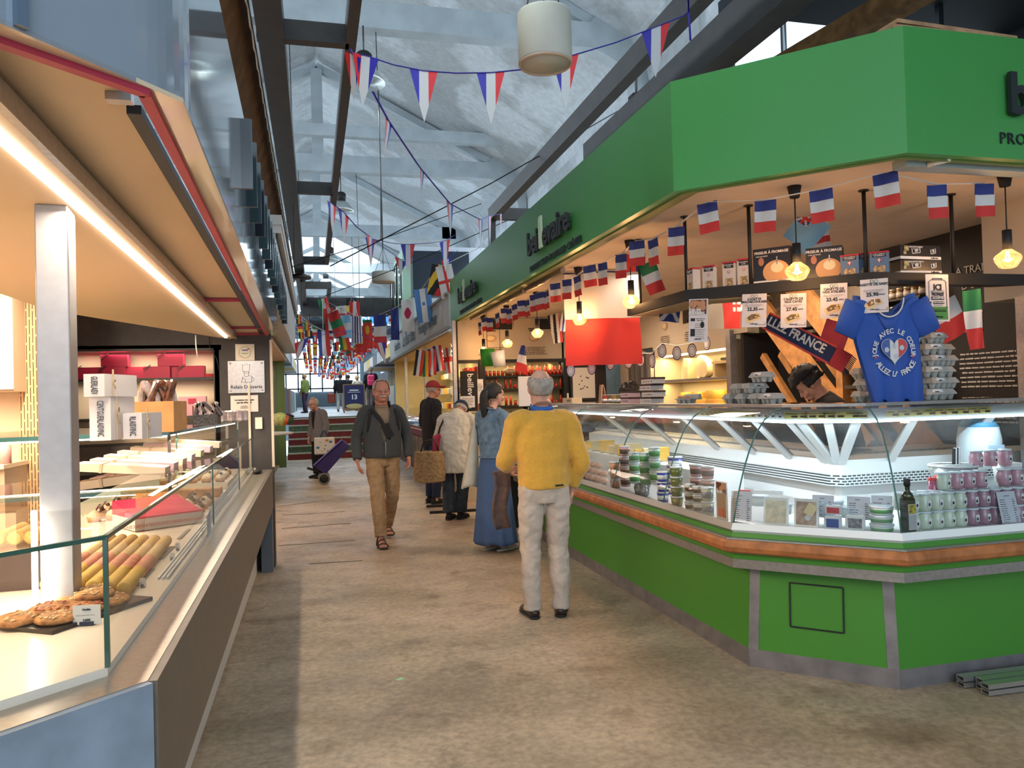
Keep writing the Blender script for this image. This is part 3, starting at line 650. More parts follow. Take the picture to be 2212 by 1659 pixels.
def curve3(pts,n=4):
 """smooth resample of (point, radius) pairs"""
 out=[];P=[Vector(p[0])for p in pts];Q=[p[1]for p in pts];k=len(P)
 for i in range(k-1):
  a,b_,c,d=P[max(i-1,0)],P[i],P[i+1],P[min(i+2,k-1)]
  for j in range(n):
   t=j/n;p=.5*((2*b_)+(c-a)*t+(2*a-5*b_+4*c-d)*t*t+(-a+3*b_-3*c+d)*t**3)
   ra,rb=Q[i],Q[i+1];s=t*t*(3-2*t)
   r=tuple(lerp(x,y,s)for x,y in zip(ra,rb))if isinstance(ra,tuple)else lerp(ra,rb,s)
   out.append((p,r))
 out.append((P[-1],Q[-1]));return out
def limb(b,pts,n=12,flat=None,res=4):
 c=curve3(pts,res);return b.tube([p for p,r in c],[r for p,r in c],n,flat=flat)
def hand(b,wr,d,pn,side,curl=.35,k=1.0,spreadf=.1):
 """palm and five fingers from wrist wr along d; pn palm normal; side +1 puts the thumb on +across"""
 d=Vector(d).normalized();pn=Vector(pn);pn=(pn-d*pn.dot(d)).normalized();ac=d.cross(pn)*side
 wr=Vector(wr)
 b.tube([wr-d*.03,wr+d*.015,wr+d*.05*k,wr+d*.088*k],[(.026*k,.021*k),(.028*k,.016*k),(.039*k,.014*k),(.037*k,.010*k)],10,flat=ac)
 for i,(o,L,r)in enumerate(((.029,.070,.0088),(.010,.080,.0092),(-.010,.074,.0088),(-.028,.058,.0080))):
  p=wr+d*.078*k+ac*o*k;ang=0;pts=[p];dd=(d+ac*o*spreadf*8).normalized()
  for s in(.45,.32,.23):
   ang+=curl*(1+.15*i);q=dd*math.cos(ang)+pn*math.sin(ang);p=p+q*L*s*k;pts.append(p)
  b.tube(pts,[r*k,r*k*.98,r*k*.9,r*k*.72],8)
 p=wr+d*.022*k+ac*.026*k;q=(d*.65+ac*.6+pn*.4).normalized();q2=(d*.9+ac*.15+pn*.45).normalized()
 b.tube([p,p+q*.034*k,p+q*.034*k+q2*.030*k,p+q*.034*k+q2*.052*k],[.0135*k,.011*k,.010*k,.0075*k],8)
def Rz(a):return Matrix.Rotation(a,3,'Z')
def head_frame(hc,yaw,pitch,tilt=0):
 M=Rz(yaw)@Matrix.Rotation(-pitch,3,'X')@Matrix.Rotation(tilt,3,'Y')
 return lambda x,y,z:Vector(hc)+M@Vector((x,y,z)),M
def add_head(b,hc,yaw,pitch,neck,tilt=0,jaw=1.0,s=1.0,nose=1.0,ears=True,nr=.056):
 h,M=head_frame(hc,yaw,pitch,tilt)
 def ball(p,r):b.ball(h(*(q*s for q in p)),tuple(q*s for q in r),16,M=M,k=11)
 ball((0,-.008,.022),(.077,.094,.098));ball((0,.012,-.03),(.066*jaw,.072,.078));ball((0,.045,-.072),(.040*jaw,.038,.036))
 ball((0,.060,.030),(.056,.030,.040));ball((0,.084,.014),(.050,.012,.010));ball((.038,.062,-.030),(.026,.024,.026));ball((-.038,.062,-.030),(.026,.024,.026))
 ball((0,.082,-.078),(.022,.016,.016));ball((0,.080,-.050),(.026,.016,.016))
 b.tube([h(0,.080*s,.012*s),h(0,.097*s,-.010*s*nose),h(0,.107*s,-.026*s*nose),h(0,.088*s,-.036*s)],[.009*s,.011*s,.0145*s*nose,.010*s],8)
 if ears:
  for e in(-1,1):b.ball(h(e*.077*s,-.006*s,-.012*s),(.010*s,.020*s,.032*s),10,M=M@Rz(-e*.35),k=7)
 limb(b,[(neck,nr*1.15),(lerp(Vector(neck),h(0,-.012,-.075),.5),nr),(h(0,-.006,-.06*s),nr*.98)],12)
 return h,M
def face_parts(t,h,M,sm,s=1.0,brow='brown',glasses=False,moustache=None,lips=True):
 W=mat('eye_white',(.42,.36,.33),.3);D=mat('dark_iris',(.03,.025,.02),.2)
 for e in(-1,1):
  b=B();b.ball(h(e*.030*s,.0815*s,.002*s),(.0115*s,.0075*s,.0050*s),10,M=M,k=7);b.ball(h(e*.030*s,.0885*s,.002*s),(.0048*s,.003*s,.0044*s),8,1,M=M,k=5)
  fin('eye',b,[W,D],t,local=True)
  b=B();b.tube([h(e*.013*s,.090*s,.018*s),h(e*.030*s,.091*s,.024*s),h(e*.048*s,.080*s,.018*s)],[.003*s,.0042*s,.002*s],6);fin('eyebrow',b,brow if not isinstance(brow,str)else mat('brow_'+brow,(.06,.035,.02)if brow=='brown' else(.3,.28,.26),.9),t,local=True)
 if lips:
  b=B();b.tube([h(-.022*s,.086*s,-.055*s),h(0,.0955*s,-.053*s),h(.022*s,.086*s,-.055*s)],[.0025,.0052,.0025],8);fin('lips',b,mat('lips',(.30,.10,.085),.5),t,local=True)
 if moustache:
  b=B();b.tube([h(-.034*s,.083*s,-.056*s),h(-.018*s,.098*s,-.044*s),h(0,.101*s,-.040*s),h(.018*s,.098*s,-.044*s),h(.034*s,.083*s,-.056*s)],[.004,.0075,.007,.0075,.004],8);fin('moustache',b,moustache,t,local=True)
 if glasses:
  b=B()
  for e in(-1,1):
   c=[h(e*.031*s+.020*s*math.cos(a*PI/6),.099*s,.001+.0155*s*math.sin(a*PI/6))for a in range(13)];b.tube(c,.0017,6,caps=False)
   b.tube([h(e*.051*s,.097*s,.006),h(e*.076*s,.04*s,.006),h(e*.081*s,-.005*s,.002)],.0016,6)
  b.tube([h(-.011*s,.099*s,.004),h(.011*s,.099*s,.004)],.0017,6);fin('glasses',b,BLACKP,t,local=True)
def hair_shell(t,h,M,m,keep,s=1.0,grow=.008,name='hair',rough=.004,extra=None,thick=.01):
 """hair cap: sphere shell faces where keep(x,y,z) of unit direction; head-local y forward"""
 b=B();n,k=40,26;vs=[];r=(.077+grow,.094+grow,.098+grow);RR=random.Random(3)
 for i in range(k+1):
  a=PI*i/k
  for j in range(n):
   q=2*PI*j/n;d=(math.sin(a)*math.cos(q),math.sin(a)*math.sin(q),math.cos(a));j_=1+rough*10*(RR.random()-.5)
   vs.append((d,h(d[0]*r[0]*s*j_,(-.008+d[1]*r[1]*j_)*s,(.022+d[2]*r[2]*j_)*s)))
 fs=[]
 for i in range(k):
  for j in range(n):
   q=(i*n+j,i*n+(j+1)%n,(i+1)*n+(j+1)%n,(i+1)*n+j);c=[sum(vs[a][0][e]for a in q)/4 for e in range(3)]
   if keep(*c):fs.append(q[::-1])
 b.add([v for d,v in vs],fs,0,True)
 if extra:extra(b)
 o=fin(name,b,m,t,local=True)
 md=o.modifiers.new('thick','SOLIDIFY');md.thickness=thick;md.offset=1
 return o
HT=bpy.data.textures.new('strands','CLOUDS');HT.noise_scale=.02
def shoe(t,p,d,m,L=.27,w=.095,h=.085,sole=None,name='shoe',toe=0):
 """p = ground point under the ankle, d = foot direction, toe raises the toe"""
 d=Vector(d).normalized();up=Vector((0,0,1));p=Vector(p);a=Vector((-d.y,d.x,0)).normalized()
 b=B()
 P=lambda x,z:p+d*x*L+up*(z+toe*max(0,x))
 b.tube([P(-.27,.03),P(-.24,.035),P(-.1,.042),P(.15,.040),P(.4,.034),P(.62,.027),P(.72,.022)],[(.018,.02),(w*.36,.032),(w*.40,.040),(w*.42,.038),(w*.52,.032),(w*.44,.025),(w*.15,.012)],12,flat=a)
 b.tube([P(-.08,.03),P(-.06,h+.01)],[(w*.38,w*.42),(w*.36,w*.36)],12,flat=a)
 o=cloth(name,b,m,t,.006,3,0)
 if sole:
  b=B();b.tube([P(-.28,.010),P(-.2,.010),P(.1,.010),P(.4,.010),P(.66,.011),P(.74,.014)],[(w*.25,.008),(w*.44,.010),(w*.42,.010),(w*.55,.010),(w*.44,.010),(w*.18,.006)],12,flat=a);fin('sole',b,sole,o,local=True)
 return o
def legs(b,H,hips,knees,ankles,r=(.098,.066,.052),flare=1.0,top=.60):
 b.tube([V(*hips[0])*.5+V(*hips[1])*.5+V(0,0,z)for z in(-.10,.0,.08,.13)],[(.12,.10),(.165,.115),(.158,.11),(.15,.105)],16,flat=(1,0,0))
 for hp,kn,an in zip(hips,knees,ankles):
  hp,kn,an=V(*hp),V(*kn),V(*an)
  limb(b,[(hp+V(0,0,.03),r[0]),(lerp(hp,kn,.5),r[0]*.88),(kn,r[1]),(lerp(kn,an,.4),r[1]*.98),(an,r[2]*flare)],14)
def core_body(b,H,hips,knees,ankles,sh,el,wr,neck,spine=None):
 mid=(V(*hips[0])+V(*hips[1]))/2
 nk=V(*neck);sp=spine or[mid,lerp(mid,nk,.35),lerp(mid,nk,.75),nk]
 limb(b,[(sp[0],(.12,.08)),(sp[1],(.11,.075)),(sp[2],(.13,.08)),(lerp(sp[2],sp[3],.8),(.07,.05)),(sp[3],(.05,.05))],14,flat=(1,0,0))
 for a,c,d in zip(sh,el,wr):limb(b,[(lerp(nk,V(*a),.5)-V(0,0,.03),.04),(V(*a),.045),(lerp(V(*a),V(*c),.5),.04),(V(*c),.034),(lerp(V(*c),V(*d),.5),.034),(V(*d),.024)],10)
 for a,c,d in zip(hips,knees,ankles):limb(b,[(V(*a),.07),(lerp(V(*a),V(*c),.5),.065),(V(*c),.045),(lerp(V(*c),V(*d),.35),.047),(V(*d),.032),(V(*d)+V(0,.0,-.05),.034)],10)
def top_garment(b,sp,sh,el,wr,hem,rT,rA,cuff=1.0):
 """sp: list of (point,(rx,ry)) from hem to neck; sleeves sh-el-wr"""
 limb(b,sp,18,flat=(1,0,0),res=3)
 for a,c,d in zip(sh,el,wr):
  a,c,d=V(*a),V(*c),V(*d);ctr=sp[-2][0]
  limb(b,[(lerp(Vector(ctr),a,.45)+V(0,0,-.02),rA[0]*1.05),(a,rA[0]),(lerp(a,c,.5),rA[1]),(c,rA[1]*.92),(lerp(c,d,.5),rA[2]),(d,rA[2]*.86*cuff)],14)
KHAKI=mat('khaki_cotton',(.30,.185,.095),.85,noise=.16,nscale=16,bump=.15,bscale=40);STONE=mat('stone_chino',(.50,.41,.345),.85,noise=.07,nscale=12,bump=.12,bscale=30)
MUST=mat('mustard_knit',(.62,.335,.045),.9,noise=.06,nscale=60,bump=.15,bscale=240,sheen=.3);FLEECE=mat('charcoal_fleece',(.045,.05,.055),.95,noise=.12,nscale=90,bump=.15,bscale=200)
DENIM=mat('washed_denim',(.13,.21,.31),.9,noise=.3,nscale=22,bump=.2,bscale=90);NAVYS=mat('blue_jersey_skirt',(.055,.105,.235),.85,noise=.06,nscale=8)
LINEN=mat('pale_raincoat',(.52,.49,.42),.7,noise=.06,nscale=9,bump=.1,bscale=25);BLKC=mat('black_cloth',(.013,.013,.016),.9);DJEAN=mat('dark_jeans',(.03,.04,.055),.9,noise=.4,nscale=12)
GREYH=mat('grey_hair',(.36,.33,.30),.7,noise=.3,nscale=30,bump=.35,bscale=110);DARKH=mat('black_hair',(.012,.009,.008),.45,noise=.3,nscale=40,bump=.4,bscale=120);WHITEH=mat('white_hair',(.50,.47,.43),.8,noise=.3,nscale=60)
BRLEA=mat('dark_brown_leather',(.028,.014,.010),.4,spec=.5);TWEED=mat('grey_wool_jacket',(.17,.155,.16),.95,noise=.2,nscale=80)
REDSK=skin('ruddy',(.44,.19,.135));PALESK=skin('pale',(.56,.30,.22));TANSK=skin('tan',(.42,.21,.135))
def std(H,w=.19,stance=.09,fwd=(0,0)):
 hz=.525*H;return[(-stance,0,hz),(stance,0,hz)],[(-stance-.01,.02,.285*H),(stance+.01,.02,.285*H)],[(-stance-.01,0,.06*H-.01),(stance+.01,0,.06*H-.01)]
#man in the mustard jumper, back to us (local +y is where he faces)
def man_mustard():
 H=1.73;t=thing('person','person seen from behind in a mustard yellow jumper and stone trousers, hand in pocket','person',(1.55,5.22,0),math.radians(-3))
 hips=[(-.088,0,.90),(.088,0,.90)];knees=[(-.105,.02,.49),(.098,.015,.49)];ank=[(-.108,-.01,.09),(.095,-.02,.09)]
 sh=[(-.185,0,1.37),(.185,-.005,1.36)];el=[(-.262,.05,1.10),(.268,-.03,1.07)];wr=[(-.20,.27,1.01),(.222,.06,.865)]
 nk=(0,-.01,1.47)
 b=B();core_body(b,H,hips,knees,ank,sh,el,wr,nk);h,M=add_head(b,(0,.035,1.61),.12,-.10,nk,s=1.04,nr=.070)
 hand(b,wr[0],(.35,.9,-.1),(.8,-.3,.3),1,.5);hand(b,wr[1],(-.12,.15,-1),(-1,.1,0),-1,.25)
 cloth('body',b,PALESK,t,.0055,2,0)
 hair_shell(t,h,M,GREYH,lambda x,y,z:(y<.32 or abs(x)>.85)and z<.40+.10*math.sin(11*math.atan2(y,x))and z>-.62+(.5 if y>.0 else 0),s=1.04,grow=.005,thick=.007,rough=.003)
 b=B();legs(b,H,hips,knees,ank,(.100,.074,.062));
 for a in ank:b.tube([V(*a)+V(0,0,.05),V(*a)+V(0,-.002,-.035)],[.062,.066],14)
 tr=cloth('trousers',b,STONE,t,.008,2,.026,fine=.012)
 b=B();b.bar(V(.055,-.127,.925),V(.115,-.108,.925),.006,.012);fin('pocket_slit',b,BLACKP,tr,local=True)
 b=B();sp=[(V(0,0,.90),(.178,.128)),(V(0,0,.935),(.190,.135)),(V(0,.0,1.08),(.188,.135)),(V(0,0,1.22),(.205,.135)),(V(0,-.01,1.34),(.195,.118)),(V(0,-.01,1.405),(.125,.090)),(V(0,.0,1.445),(.066,.064))]
 top_garment(b,sp,sh,el,[(-.215,.21,1.03),(.226,.045,.90)],.9,1,(.080,.074,.056));cloth('jumper',b,MUST,t,.010,4,.022,fine=.004)
 b=B();b.tube([V(.186*math.cos(a),.134*math.sin(a),.918)for a in[k*PI/12 for k in range(25)]],[(.006,.026)]*25,6,flat=(1,0,0));b.v=[V(p.x,p.y,.918+(p.z-.918))for p in b.v]
 b=B();b.tube([V(.070*math.cos(a)+.0,.0+.072*math.sin(a),1.468+.018*math.sin(a))for a in[k*PI/8 for k in range(17)]],[(.022,.014)]*17,8,flat=(0,0,1));fin('shirt_collar',b,mat('royal_blue_collar',(.025,.11,.40),.8),t,local=True)
 shoe(t,(-.108,-.005,0),(-.12,1,0),BRLEA,sole=BLACKP,name='loafer');shoe(t,(.095,-.015,0),(.30,1,0),BRLEA,sole=BLACKP,name='loafer')
man_mustard()
b=B();b.grid(lambda u,v:(1.245+.11*u+.015*math.sin(v*7),5.46+.02*math.sin(u*6),1.0-.42*v+.02*u),6,12,.05,nrm=(0,-1,0));
tag(fin('shopping_bag',b,mat('brown_canvas',(.10,.06,.05),.9,noise=.3,nscale=20)),'dark brown cloth bag hanging from the arm of the person in mustard','bag')
#man walking towards us
def man_walking():
 H=1.76;t=thing('person','person with white moustache in charcoal fleece and khaki trousers walking towards us in sandals','person',(.70,8.52,0),math.radians(180+4))
 hips=[(-.09,0,.93),(.09,0,.93)];knees=[(-.10,-.02,.50),(.085,.16,.51)];ank=[(-.09,-.34,.13),(.075,.24,.10)]
 sh=[(-.19,0,1.43),(.19,0,1.43)];el=[(-.285,-.05,1.15),(.275,-.02,1.15)];wr=[(-.285,.03,.90),(.285,.10,.90)];nk=(0,-.01,1.52)
 b=B();core_body(b,H,hips,knees,ank,sh,el,wr,nk);h,M=add_head(b,(0,.03,1.645),.03,.06,nk,s=1.10,jaw=1.12,nr=.066)
 hand(b,wr[0],(.02,.22,-1),(1,.2,0),1,.38);hand(b,wr[1],(-.16,.45,-.85),(-1,.1,-.2),-1,.22)
 for s_,a in((0,ank[0]),(1,ank[1])):b.tube([V(*a)+V(0,-.02,-.03),V(*a)+V(0,.06,-.055),V(*a)+V(0,.15,-.075+(0 if s_ else 0)),V(*a)+V(0,.19,-.085)],[(.034,.034),(.036,.028),(.044,.018),(.036,.012)],10,flat=(1,0,0))
 cloth('body',b,REDSK,t,.0055,2,0)
 face_parts(t,h,M,REDSK,1.10,'grey',moustache=mat('white_moustache',(.62,.55,.50),.9))
 hair_shell(t,h,M,GREYH,lambda x,y,z:(z>.80 and y<.48)or(y<.18 and z>-.35)or(abs(x)>.72 and z>-.02 and y<.42),s=1.10,grow=.005,thick=.006,rough=.002)
 b=B();legs(b,H,hips,knees,ank,(.102,.076,.062));cloth('trousers',b,KHAKI,t,.008,2,.028,fine=.012)
 b=B();sp=[(V(0,0,.98),(.165,.12)),(V(0,.0,1.2),(.172,.125)),(V(0,0,1.38),(.165,.105)),(V(0,.0,1.455),(.09,.075)),(V(0,.01,1.495),(.066,.066))]
 limb(b,sp,16,flat=(1,0,0));b.tube([V(.068*math.cos(a),.012+.070*math.sin(a),1.500-.02*math.sin(a))for a in[k*PI/8 for k in range(17)]],.011,8);cloth('polo_shirt',b,mat('taupe_polo',(.24,.175,.125),.9,noise=.05,nscale=40),t,.010,3,.008)
 b=B();SP=[(0,.93,.195,.142),(0,.97,.20,.148),(0,1.10,.198,.150),(0,1.24,.203,.150),(0,1.36,.200,.135),(0,1.44,.150,.110),(0,1.49,.098,.095),(0,1.54,.092,.09)]
 def sec(v):
  k=v*(len(SP)-1);i=min(int(k),len(SP)-2);f=k-i;return[lerp(SP[i][q],SP[i+1][q],f)for q in range(4)]
 N_,Mv=44,26;vs=[];keep=[]
 for j in range(Mv+1):
  _,z,rx,ry=sec(j/Mv);zz=z
  op=0 if zz<1.10 else(zz-1.10)/.38*.085+.012
  a0=math.asin(min(.95,op/rx))if op else.006
  for i in range(N_+1):
   a=PI/2+a0+(2*PI-2*a0)*i/N_;vs.append(V(rx*math.cos(a),ry*math.sin(a),zz))
 fs=[(j*(N_+1)+i,j*(N_+1)+i+1,(j+1)*(N_+1)+i+1,(j+1)*(N_+1)+i)for j in range(Mv)for i in range(N_)]
 b.add(vs,fs,0,True);o=fin('fleece_body',b,FLEECE,t,local=True);md=o.modifiers.new('t','SOLIDIFY');md.thickness=.016;md.offset=0
 md=o.modifiers.new('folds','DISPLACE');md.texture=FOLD;md.strength=.02;md.texture_coords='LOCAL'
 b=B()
 for a,c,d in zip(sh,el,wr):
  a,c,d=V(*a),V(*c),V(*d);limb(b,[(V(a.x*.62,0,1.42),.078),(a-V(a.x*.10,0,.012),.074),(lerp(a,c,.5),.068),(c,.063),(lerp(c,d,.5),.058),(lerp(c,d,.93),.047)],14)
 cloth('fleece_sleeves',b,FLEECE,t,.010,4,.016)
 b=B();b.tube([V(-.012,.158,.95),V(-.012,.162,1.10)],.004,6);fin('zip',b,mat('grey_zip',(.3,.3,.3),.4),t,local=True)
 b=B();b.tube([V(.13,.085,1.46),V(.05,.142,1.36),V(-.03,.158,1.22),V(-.05,.150,1.12)],[(.005,.022)]*4,8,flat=(0,1,0));b.box((-.035,.150,1.22),(.085,.02,.15),M=Matrix.Rotation(.4,3,'Y'));fin('cross_strap',b,BLKC,t,local=True)
 b=B()
 for e in(-1,1):b.tube([V(e*.135,.09,1.455),V(e*.155,.128,1.36),V(e*.165,.10,1.22),V(e*.17,-.02,1.12)],[(.004,.018)]*4,6,flat=(0,1,0))
 b.box((0,-.20,1.26),(.30,.13,.40),bev=.04);fin('backpack',b,BLKC,t,local=True)
 for(an,toe)in((ank[0],.0),(ank[1],.0)):
  a=V(an[0],an[1],an[2]-.10);b=B()
  b.tube([a+V(0,-.07,.012),a+V(0,0,.012),a+V(0,.1,.012),a+V(0,.19,.014),a+V(0,.21,.018)],[(.028,.012),(.040,.013),(.042,.013),(.048,.013),(.02,.010)],12,flat=(1,0,0))
  for(y,z,w)in((.14,.040,.050),(.06,.068,.044),(-.02,.105,.040)):b.tube([a+V(w*math.cos(q),y,z*math.sin(q)+.012)for q in[k*PI/8 for k in range(9)]],[(.004,.013)]*9,6,flat=(0,1,0))
  fin('sandal',b,mat('brown_sandal_leather',(.055,.032,.022),.6),t,local=True)
man_walking()
#woman with pony tail, denim jacket and long blue skirt, facing the counter
def woman():
 H=1.68;t=thing('person','person with dark ponytail in denim jacket and long blue skirt at the cheese counter','person',(1.73,7.60,0),math.radians(-62))
 hips=[(-.085,0,.89),(.085,0,.89)];knees=[(-.09,.0,.48),(.09,.0,.48)];ank=[(-.08,-.02,.08),(.08,.03,.08)]
 sh=[(-.165,0,1.36),(.165,0,1.36)];el=[(-.20,.02,1.10),(.20,.02,1.10)];wr=[(-.17,.24,1.08),(.17,.24,1.08)];nk=(0,0,1.43)
 b=B();core_body(b,H,hips,knees,ank,sh,el,wr,nk);h,M=add_head(b,(0,.05,1.565),-.15,.02,nk,s=.98,jaw=.9,nr=.046,nose=.85)
 hand(b,wr[0],(.1,1,0),(1,0,0),1,.5);hand(b,wr[1],(-.1,1,0),(-1,0,0),-1,.5)
 b.tube([V(-.08,.0,.05),V(-.08,.12,.035),V(-.08,.17,.03)],[(.03,.025),(.036,.016),(.03,.01)],10,flat=(1,0,0));b.tube([V(.08,.05,.05),V(.08,.17,.035),V(.08,.22,.03)],[(.03,.025),(.036,.016),(.03,.01)],10,flat=(1,0,0))
 cloth('body',b,PALESK,t,.0055,2,0);face_parts(t,h,M,PALESK,.98,'brown')
 def pt(bb):
  limb(bb,[(h(0,-.09,.045),.032),(h(0,-.125,.0),.036),(h(0,-.13,-.10),.034),(h(.0,-.115,-.20),.028),(h(.0,-.10,-.30),.008)],10)
 hair_shell(t,h,M,DARKH,lambda x,y,z:z>-.25-.2*(y<-.3)and(y<.35 or z>.52+.3*(y-.35))and not(abs(x)>.8 and z<.05 and y>-.15),s=.98,grow=.008,thick=.012,rough=0,extra=pt)
 b=B();n=48;rings=((.975,.140,.108,0),(.90,.150,.12,0),(.80,.175,.145,.0),(.60,.19,.16,.004),(.35,.215,.18,.012),(.16,.235,.19,.018),(.085,.245,.195,.022));vs=[]
 for(z,rx,ry,wv)in rings:
  for j in range(n):a=2*PI*j/n;k=1+wv*4*math.sin(a*9+z*3);vs.append(V(rx*k*math.cos(a),ry*k*math.sin(a),z+(.012*math.sin(a*5)if z<.1 else 0)))
 b.add(vs,[(i*n+j,(i+1)*n+j,(i+1)*n+(j+1)%n,i*n+(j+1)%n)for i in range(len(rings)-1)for j in range(n)],0,True)
 o=fin('long_skirt',b,NAVYS,t,local=True,subd=1);md=o.modifiers.new('t','SOLIDIFY');md.thickness=.006
 b=B();sp=[(V(0,0,.93),(.148,.118)),(V(0,0,1.02),(.150,.118)),(V(0,0,1.18),(.165,.125)),(V(0,0,1.31),(.17,.112)),(V(0,0,1.385),(.11,.08)),(V(0,.005,1.43),(.066,.064))]
 top_garment(b,sp,sh,el,[(-.17,.20,1.085),(.17,.20,1.085)],.9,1,(.066,.058,.046));jk=cloth('denim_jacket',b,DENIM,t,.009,3,.016,fine=.006)
 b=B();b.tube([V(.070*math.cos(a),.004+.068*math.sin(a),1.43-.012*math.cos(a*2))for a in[k*PI/8 for k in range(17)]],[(.008,.026)]*17,8,flat=(0,0,1));fin('jacket_collar',b,DENIM,t,local=True)
 b=B();b.tube([V(.150*math.cos(a),.120*math.sin(a),.945)for a in[k*PI/12 for k in range(25)]],[(.006,.024)]*25,6,flat=(0,0,1));fin('jacket_waistband',b,DENIM,t,local=True)
 for s_,y in((-.08,0),(.08,.05)):
  b=B();b.tube([V(s_,y-.09,.012),V(s_,y,.014),V(s_,y+.1,.014),V(s_,y+.19,.014)],[(.028,.012),(.034,.013),(.042,.013),(.028,.011)],10,flat=(1,0,0))
  for yy,z in((.13,.045),(.02,.07)):b.tube([V(s_+.042*math.cos(q),y+yy,.012+z*math.sin(q))for q in[k*PI/6 for k in range(7)]],[(.003,.012)]*7,6,flat=(0,1,0))
  fin('sandal',b,mat('pale_sandal',(.45,.43,.38),.6),t,local=True)
 b=B();b.ball(h(.079,-.004,-.052),.006,8);fin('earring',b,mat('gold',(.6,.4,.12),.3,metal=1),t,local=True)
woman()
b=B();b.grid(lambda u,v:(1.575-.06*(v**1.2)+(.02+.10*v**.7)*(u-.5)*1.4,7.80-.05*math.sin(u*PI)*v,1.24-.62*v+.03*math.sin(u*PI)),10,14,.07,nrm=(0,1,0))
tag(fin('tote_bag',b,mat('unbleached_cotton',(.50,.47,.40),.9,noise=.08,nscale=18,bump=.2,bscale=20)),'slack unbleached cotton tote hanging from the shoulder above the blue skirt','bag')
#stooping person in pale raincoat
def raincoat():
 t=thing('person','stooping person in a pale raincoat and navy cap leaning towards the counter','person',(1.71,9.75,0),math.radians(-28))
 hips=[(-.085,-.03,.86),(.085,-.03,.86)];knees=[(-.09,.0,.46),(.09,.05,.46)];ank=[(-.07,-.05,.09),(.06,.02,.09)]
 sh=[(-.18,.16,1.27),(.18,.16,1.27)];el=[(-.27,.18,1.03),(.27,.16,1.03)];wr=[(-.17,.34,.90),(.17,.36,.92)];nk=(0,.22,1.33)
 b=B();core_body(b,1.6,hips,knees,ank,sh,el,wr,nk);h,M=add_head(b,(0,.335,1.39),0,.85,nk,s=.98,nr=.05)
 hand(b,wr[0],(.5,.6,-.6),(.7,-.4,.1),1,.5);hand(b,wr[1],(-.3,.7,-.5),(-.7,-.4,.1),-1,.5)
 cloth('body',b,PALESK,t,.0065,2,0)
 hair_shell(t,h,M,GREYH,lambda x,y,z:y<.1 and z>-.5,grow=.005,thick=.008)
 hair_shell(t,h,M,mat('navy_cap_cloth',(.010,.025,.055),.9),lambda x,y,z:z>.0,grow=.016,thick=.008,name='cap',rough=0,extra=lambda bb:bb.ball(h(0,.11,.03),(.06,.06,.008),12,M=M))
 b=B();legs(b,1.6,hips,knees,ank,(.09,.08,.085));cloth('jeans',b,DJEAN,t,.010,3,.02)
 b=B();sp=[(V(0,-.03,.60),(.215,.165)),(V(0,-.03,.75),(.21,.165)),(V(0,-.02,.95),(.20,.15)),(V(0,.04,1.12),(.205,.145)),(V(0,.11,1.25),(.195,.13)),(V(0,.18,1.325),(.12,.09)),(V(0,.235,1.37),(.075,.07))]
 top_garment(b,sp,sh,el,wr,.6,1,(.083,.078,.062));cloth('raincoat',b,LINEN,t,.011,3,.035,fine=.012)
 b=B();b.tube([V(-.10,.30,1.28),V(-.13,.06,1.31),V(-.15,-.09,1.18),V(-.19,-.10,1.02)],[(.006,.014)]*4,6,flat=(0,1,0));fin('shoulder_strap',b,BLKC,t,local=True)
 shoe(t,(-.07,-.05,0),(0,1,0),BLKC,sole=BLACKP);shoe(t,(.06,.02,0),(.2,1,0),BLKC,sole=BLACKP)
raincoat()
b=B();b.grid(lambda u,v:(1.43+.16*u-.02*v,9.66+.10*u,1.07-.42*v+.03*math.sin(u*3)),6,8,.03,nrm=(0,-1,0))
tag(fin('pink_bag',b,mat('raspberry_cloth',(.30,.025,.06),.85)),'flat raspberry pink cloth bag hanging beside the pale raincoat','bag')
bk=thing('straw_basket','woven straw basket carried beside the person in the pale raincoat','basket',(1.37,9.62,.50))
b=B();n=28;pr=[(.10,.50),(.155,.515),(.175,.60),(.165,.75),(.145,.88),(.150,.895),(.135,.88),(.15,.74),(.155,.60),(.09,.53)]
b.lathe(pr,(1.37,9.62,0),28)
for k in range(26):z=.525+k*.0142;r=.178-abs(z-.62)*.09;b.tube([(1.37+r*math.cos(a),9.62+r*math.sin(a),z)for a in[q*PI/10 for q in range(21)]],.0075,5,caps=False)
b.v=[V(1.37+(p.x-1.37)*1.12,9.62+(p.y-9.62)*.8,p.z)for p in b.v]
fin('basket',b,mat('straw',(.36,.24,.12),.85,noise=.35,nscale=30),bk)
b=B();b.tube([(1.26,9.60,.88),(1.30,9.60,1.02),(1.44,9.60,1.04),(1.49,9.60,.88)],.010,6);fin('handle',b,BRLEA,bk)
